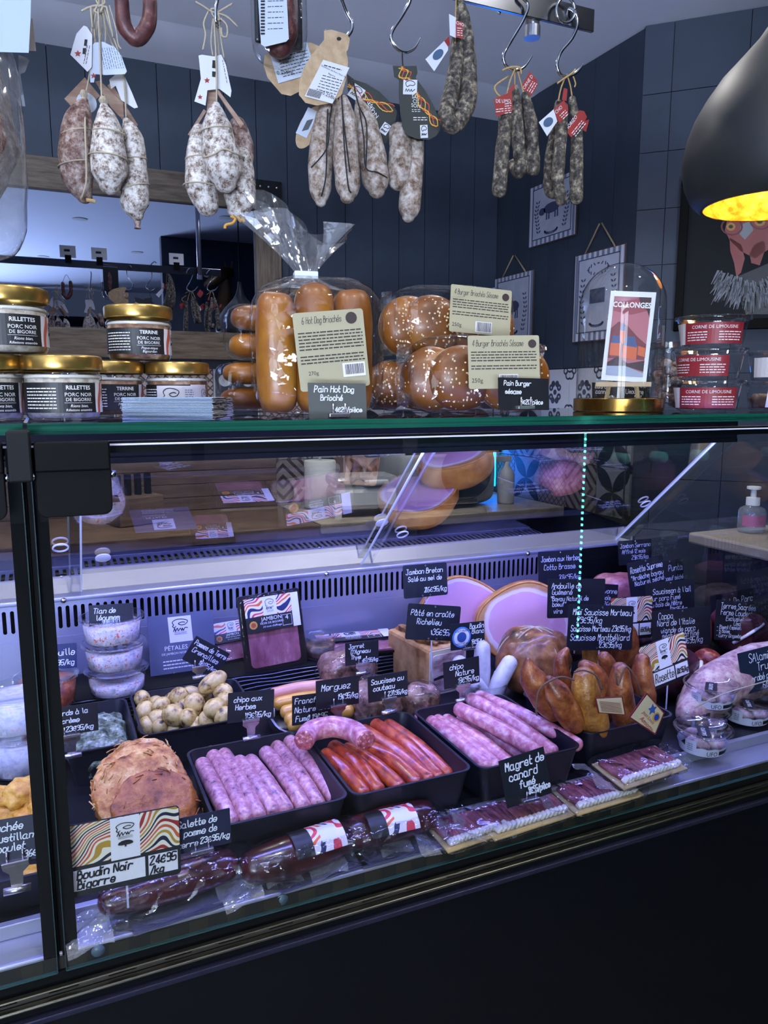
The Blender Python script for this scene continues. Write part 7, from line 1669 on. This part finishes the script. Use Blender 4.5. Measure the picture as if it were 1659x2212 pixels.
q0 = PZ(1095, 1735, .733); q1 = PZ(1225, 1700, .733); 
duck_pack('lower pack of smoked duck breast under the Magret card', q0.x-.075, q1.x-.015, .03, .085, .7235, 3, 1)
q1 = PZ(1290, 1680, .735); duck_pack('pack of smoked duck breast half under the topmost one', q1.x-.1, q1.x+.06, .032, .085, .7245, 2, 2)
q2 = PZ(1375, 1655, .742); duck_pack('topmost pack of smoked duck breast, slices fanned, right of the others', q2.x-.085, q2.x+.085, .04, .085, .7425, 4, 3)
q3 = PZ(995, 1748, .733); duck_pack('leftmost pack of smoked duck breast beside the black puddings', q3.x-.075, q3.x+.06, .03, .08, .7235, 5, 4)

# ================================================================== PRICE CARDS IN THE CASE
H3 = lambda a, b, c: [(a, .1, .72, .15), (b, .14, .45, .15), (c, .38, .14, .14)]
card('card for vegetable tian on the stacked salad tubs', (190, 1311), (286, 1305), (193, 1369), .6, [('Tian de', .1, .7, .16), ('légumes', .16, .45, .16), ('22€95/kg', .36, .12, .15)], clipz=.0, seed=11, lean=10)
card('card for ratatouille half hidden by the black post', (52, 1400), (163, 1391), (56, 1452), .57, [('Ratatouille', .1, .55, .22), ('26€95/kg', .38, .16, .18)], clipz=.0, seed=12, lean=8, board=M('card_blue', '#20264a', .4))
card('tilted card for new potatoes on the potato tray', (424, 1374), (497, 1413), (393, 1424), .56, [('Pommes de Terre', .06, .7, .17), ('Grenailles', .1, .42, .17), ('11€95/kg', .42, .12, .15)], clipz=.004, seed=13, lean=4, tall=.018)
card('card for creamed spinach at the front of the small tray', (84, 1536), (208, 1519), (90, 1596), .338, [('Epinards à la', .08, .7, .15), ('crème', .36, .42, .15), ('23€95/kg', .42, .12, .15)], clipz=.0, seed=14, lean=4, tall=.03)
card('card for herb chipolatas clipped to their tray', (492, 1499), (592, 1490), (491, 1563), .2885, [('chipo aux', .12, .68, .15), ('Herbes', .16, .42, .15), ('19€95/kg', .4, .12, .15)], clipz=.003, seed=15, lean=3, tall=.028)
card('card for frankfurters half hidden behind the merguez card', (628, 1506), (722, 1494), (631, 1568), .298, [('Francfort', .06, .72, .16), ('Nature 18€95', .06, .42, .16), ('Fumé 19€95', .08, .12, .16)], clipz=.003, seed=16, lean=3)
card('card for merguez clipped to the rear rim of their tray', (682, 1473), (775, 1460), (683, 1534), .284, [('Merguez', .12, .62, .2), ('19€95/kg', .5, .26, .16)], clipz=.003, seed=17, lean=3, tall=.028)
card('card for knife cut sausage clipped beside the merguez card', (797, 1464), (883, 1449), (796, 1519), .2845, [('Saucisse au', .08, .68, .17), ('couteau', .12, .42, .17), ('23€95/kg', .48, .14, .15)], clipz=.003, seed=18, lean=3, tall=.022)
card('card for lamb shank clipped above the film packed meat', (747, 1391), (819, 1383), (746, 1439), .44, [('Jarret', .1, .74, .16), ("D'Agneau", .16, .5, .16), ('Thym', .16, .26, .16), ('45€95/kg', .5, .08, .14)], clipz=.002, seed=19, lean=4, tall=.016)
card('card for plain chipolatas clipped to the pink sausage tray', (959, 1433), (1036, 1418), (960, 1490), .2825, [('chipo', .16, .68, .17), ('Nature', .32, .42, .17), ('18€95/kg', .38, .14, .17)], clipz=.003, seed=20, lean=3, tall=.026)
RD = .004
card('rounded card for Breton ham on a clear stake', (875, 1224), (970, 1216), (873, 1294), .52, [('Jambon Breton', .06, .72, .13), ('Salé au sel de', .1, .5, .12), ('26€95/kg', .46, .14, .13)], rounded=RD, seed=21, stake=.06)
card('rounded card for pastry terrine standing in the loaf', (876, 1306), (991, 1313), (875, 1381), .43, [('Pâté en croûte', .06, .68, .14), ('Richelieu', .18, .44, .14), ('35€95/kg', .5, .16, .14)], rounded=RD, seed=22, stake=.03)
t, W, H = card('card with a round blue emblem for white pudding', (970, 1352), (1044, 1344), (974, 1406), .385, [('Boudin', .56, .76, .16), ('Blanc', .62, .56, .16), ('19€95/kg', .6, .16, .15)], seed=23, clipz=.002)
pn = t.children[0]
MB().poly(disc(-W*.2, H*.5, H*.4, H*.4), -.0008, -.0001).obj('emblem', M('emblem_blue2', '#4a78b8', .5), pn); MB().poly(disc(-W*.2, H*.5, H*.33, H*.33), -.0012, -.0008).obj('emblem_ring', m_labw, pn); MB().poly(disc(-W*.2, H*.5, H*.2, H*.2), -.0016, -.0012).obj('emblem_core', M('emblem_blue3', '#2a4a86', .5), pn)
font('LAIT FRAIS', H*.12, -W*.2, H*.71, -.002).obj('lettering', m_ink, pn); font('DIRECT FERME', H*.09, -W*.2, H*.22, -.002).obj('lettering', m_ink, pn)
card('rounded card for herb ham at the back beside the teal reflection', (1158, 1196), (1252, 1190), (1164, 1267), .62, [('Jambon aux Herbes', .06, .7, .13), ('Cotto Brasse', .12, .46, .13), ('28€95/kg', .46, .14, .13)], rounded=RD, seed=24, stake=.05)
card('rounded card for andouille overlapping the herb ham card', (1178, 1255), (1303, 1254), (1182, 1336), .40, [('Andouille de', .06, .76, .12), ('Guémené', .07, .6, .12), ('"Boyau Naturel de', .05, .44, .1), ('boeuf"', .08, .3, .1), ('vire', .1, .12, .11), ('44€95/kg', .48, .12, .11)], rounded=RD, seed=25, stake=.06)
card('small card for Bayonne ham peeping out behind the andouille card', (1270, 1262), (1330, 1266), (1272, 1318), .56, [('Bayonne', .3, .66, .16), ('12 mois', .3, .42, .14), ('26€95', .5, .16, .16)], seed=26, stake=.06)
card('large rounded card listing the Morteau and Montbéliard sausages', (1222, 1311), (1364, 1314), (1224, 1405), .30, [('Mini Saucisse Morteau', .06, .78, .12), ('29€95/kg', .12, .6, .12), ('Saucisse Morteau 23€95/kg', .04, .42, .11), ('Saucisse Montbéliard', .04, .22, .12), ('23€95/kg', .48, .06, .11)], rounded=RD, seed=27, stake=.05)
card('rounded card for dry cured ham, highest of all at the back right', (1336, 1171), (1408, 1165), (1337, 1222), .68, [('Jambon Serrano', .05, .7, .15), ('Affiné 12 mois', .1, .46, .14), ('29€95/kg', .38, .2, .15)], rounded=RD, seed=28, stake=.06)
card('tilted rounded card for rosette below the dry cured ham card', (1352, 1223), (1430, 1204), (1364, 1296), .52, [('Rosette Supreme', .06, .7, .14), ('"Ardèche boyau', .06, .5, .11), ('Naturel séché', .14, .34, .11)], rounded=RD, seed=29, stake=.08)
card('card half hidden behind the tilted rosette card', (1412, 1219), (1472, 1210), (1420, 1285), .58, [('Punta', .45, .66, .16), ('boeuf séché', .3, .38, .12)], rounded=RD, seed=30, stake=.08)
card('rounded card for garlic sausage behind the Coppa card', (1388, 1266), (1494, 1256), (1396, 1332), .45, [("Saucisson à l'ail", .14, .64, .14), ('pur porc Fumé', .08, .44, .13), ('au bois de Hêtre', .06, .26, .12), ('21€95/kg', .5, .06, .12)], rounded=RD, seed=31, stake=.07)
card('rounded card for Coppa between the striped signs', (1401, 1327), (1529, 1316), (1409, 1406), .36, [('Coppa', .1, .78, .13), ("Nord de l'Italie", .08, .6, .13), ('viande de porc', .14, .42, .12), ('séché et affiné', .16, .28, .12), ('31€95/kg', .5, .1, .13)], rounded=RD, seed=32, stake=.07)
card('black card reading Porc behind the Terres Sacrées card', (1548, 1290), (1642, 1271), (1541, 1388), .44, [('filet De Porc', .2, .72, .12)], rounded=RD, seed=33, stake=.05)
card('large rounded card listing spice flavours at the right edge', (1546, 1299), (1668, 1309), (1542, 1382), .355, [('Terres Sacrées', .07, .8, .12), ('Ferme Coudert', .08, .64, .12), ('Exclusivité', .18, .5, .1), ('Limousine', .32, .39, .09), ('- Piment Espelette Fermier', .03, .29, .08), ('- 5 Baies', .03, .19, .08), ('- Curry Gingembre', .03, .08, .08), ('75€/kg', .66, .08, .1)], rounded=RD, seed=34, stake=.05)
card('tilted card for truffle salami on the upper tub of bites', (1577, 1440), (1680, 1413), (1608, 1502), .125, [('SAlami', .2, .72, .17), ('Truffe', .34, .48, .17), ('enrobé parmesan', .14, .26, .13), ('6€95/kg', .4, .06, .13)], seed=35, clipz=.003, board=M('card_teal', '#1c2430', .4), lean=14)
card('tilted card for smoked duck breast stuck in the front packs', (1072, 1664), (1171, 1631), (1096, 1747), .012, [('Magret de', .1, .74, .15), ('canard', .14, .52, .15), ('fumé', .34, .32, .13), ('8€95/pièce', .5, .14, .12)], seed=36, clipz=.003, lean=14, pen=.0018)
card('card for potato pancakes half hidden behind the striped sign', (352, 1783), (484, 1755), (370, 1850), .03, [('Galette de', .12, .72, .16), ('pomme de', .22, .46, .16), ('terre', .12, .16, .15), ('23€95/kg', .48, .18, .14)], seed=37, lean=8, clipz=.0, board=M('card_blue2', '#171a33', .4))
card('card for crunchy chicken bites cut by the left edge', (-75, 1793), (120, 1759), (-65, 1882), .024, [('Bouchée', .16, .74, .15), ('croustillant', .14, .5, .14), ('poulet', .3, .28, .14), ('36€95/kg', .6, .08, .13)], seed=38, lean=10, clipz=.002, tall=.03, board=M('card_blue2', '#171a33'))
def striped_sign(label, TL, TR, BL, Y, txt, price, lean=6, stake=.0, pdo=False, st=None, pen=.0019):
    t, W, H = card(label, TL, TR, BL, Y, [], name='striped_sign', board=m_lab, lean=lean, rounded=.005, holes=False, cat='sign', group='striped product signs', stake=stake)
    pn = t.children[0]; mm = m_str
    top = H*.42
    MB().poly([(-W/2+.001, top), (W/2-.001, top), (W/2-.001, H-.004), (W/2-.004, H-.001), (-W/2+.004, H-.001), (-W/2+.001, H-.004)], -.0008, -.0001).obj('stripes', mm, pn)
    pp = MB().poly([(-W*.13, top-.002), (W*.13, top-.002), (W*.13, H-.001), (-W*.13, H-.001)], -.0012, -.0008).obj('logo_panel', m_labw, pn); boar_logo(pp, 0, H*.8, W*.22, H*.24, -.0018, tree=True)
    a = -W*.28 if pdo else -W*.46
    l1 = MB().poly([(a, H*.08), (W*.17, H*.08), (W*.17, H*.36), (a, H*.36)], -.0008, -.0001).obj('name_field', m_labw, pn); l2 = MB().poly([(W*.2, H*.08), (W*.47, H*.08), (W*.47, H*.36), (W*.2, H*.36)], -.0008, -.0001).obj('price_field', m_labw, pn)
    ww = W*.17-a
    for (tx, fz, fh, f0, wid, cx) in [(tt, z_, h_, 0, ww, a) for tt, z_, h_ in txt]+[(tt, z_, h_, 0, W*.27, W*.2) for tt, z_, h_ in price]:
        hd = hand([(tx, .05, fz, fh)], wid, H, pen, -.0014, .25, 7); hd.v = [(v[0]+cx+wid/2, v[1], v[2]) for v in hd.v]; hd.obj('lettering', m_ink, pn)
    if pdo:
        MB().poly(disc(-W*.38, H*.2, W*.08, W*.08), -.0008, -.0001).obj('origin_seal', m_pdo, pn); MB().poly(disc(-W*.38, H*.2, W*.05, W*.05), -.0012, -.0008).obj('seal_core', m_pdor, pn)
        font('PORC NOIR DE BIGORRE', H*.045, -W*.05, H*.385, -.0006).obj('lettering', m_white, pn)
striped_sign('big striped sign for black pudding at the front beside the post', (137, 1795), (383, 1748), (150, 1941), .014, [('Boudin Noir', .24, .1), ('Bigorre', .105, .1)], [('24€95', .23, .1), ('/kg', .1, .09)], stake=.03)
striped_sign('striped sign for Rosette tilted over the cured meats', (1380, 1406), (1480, 1368), (1394, 1500), .20, [('Rosette', .14, .16)], [('81€95/kg', .16, .14)], stake=.05, pdo=True, pen=.0015)
striped_sign('striped sign half hidden between the Morteau and Coppa cards', (1313, 1297), (1405, 1290), (1317, 1386), .42, [('Coppa', .14, .16)], [('65€95/kg', .16, .14)], stake=.05, pen=.0015)
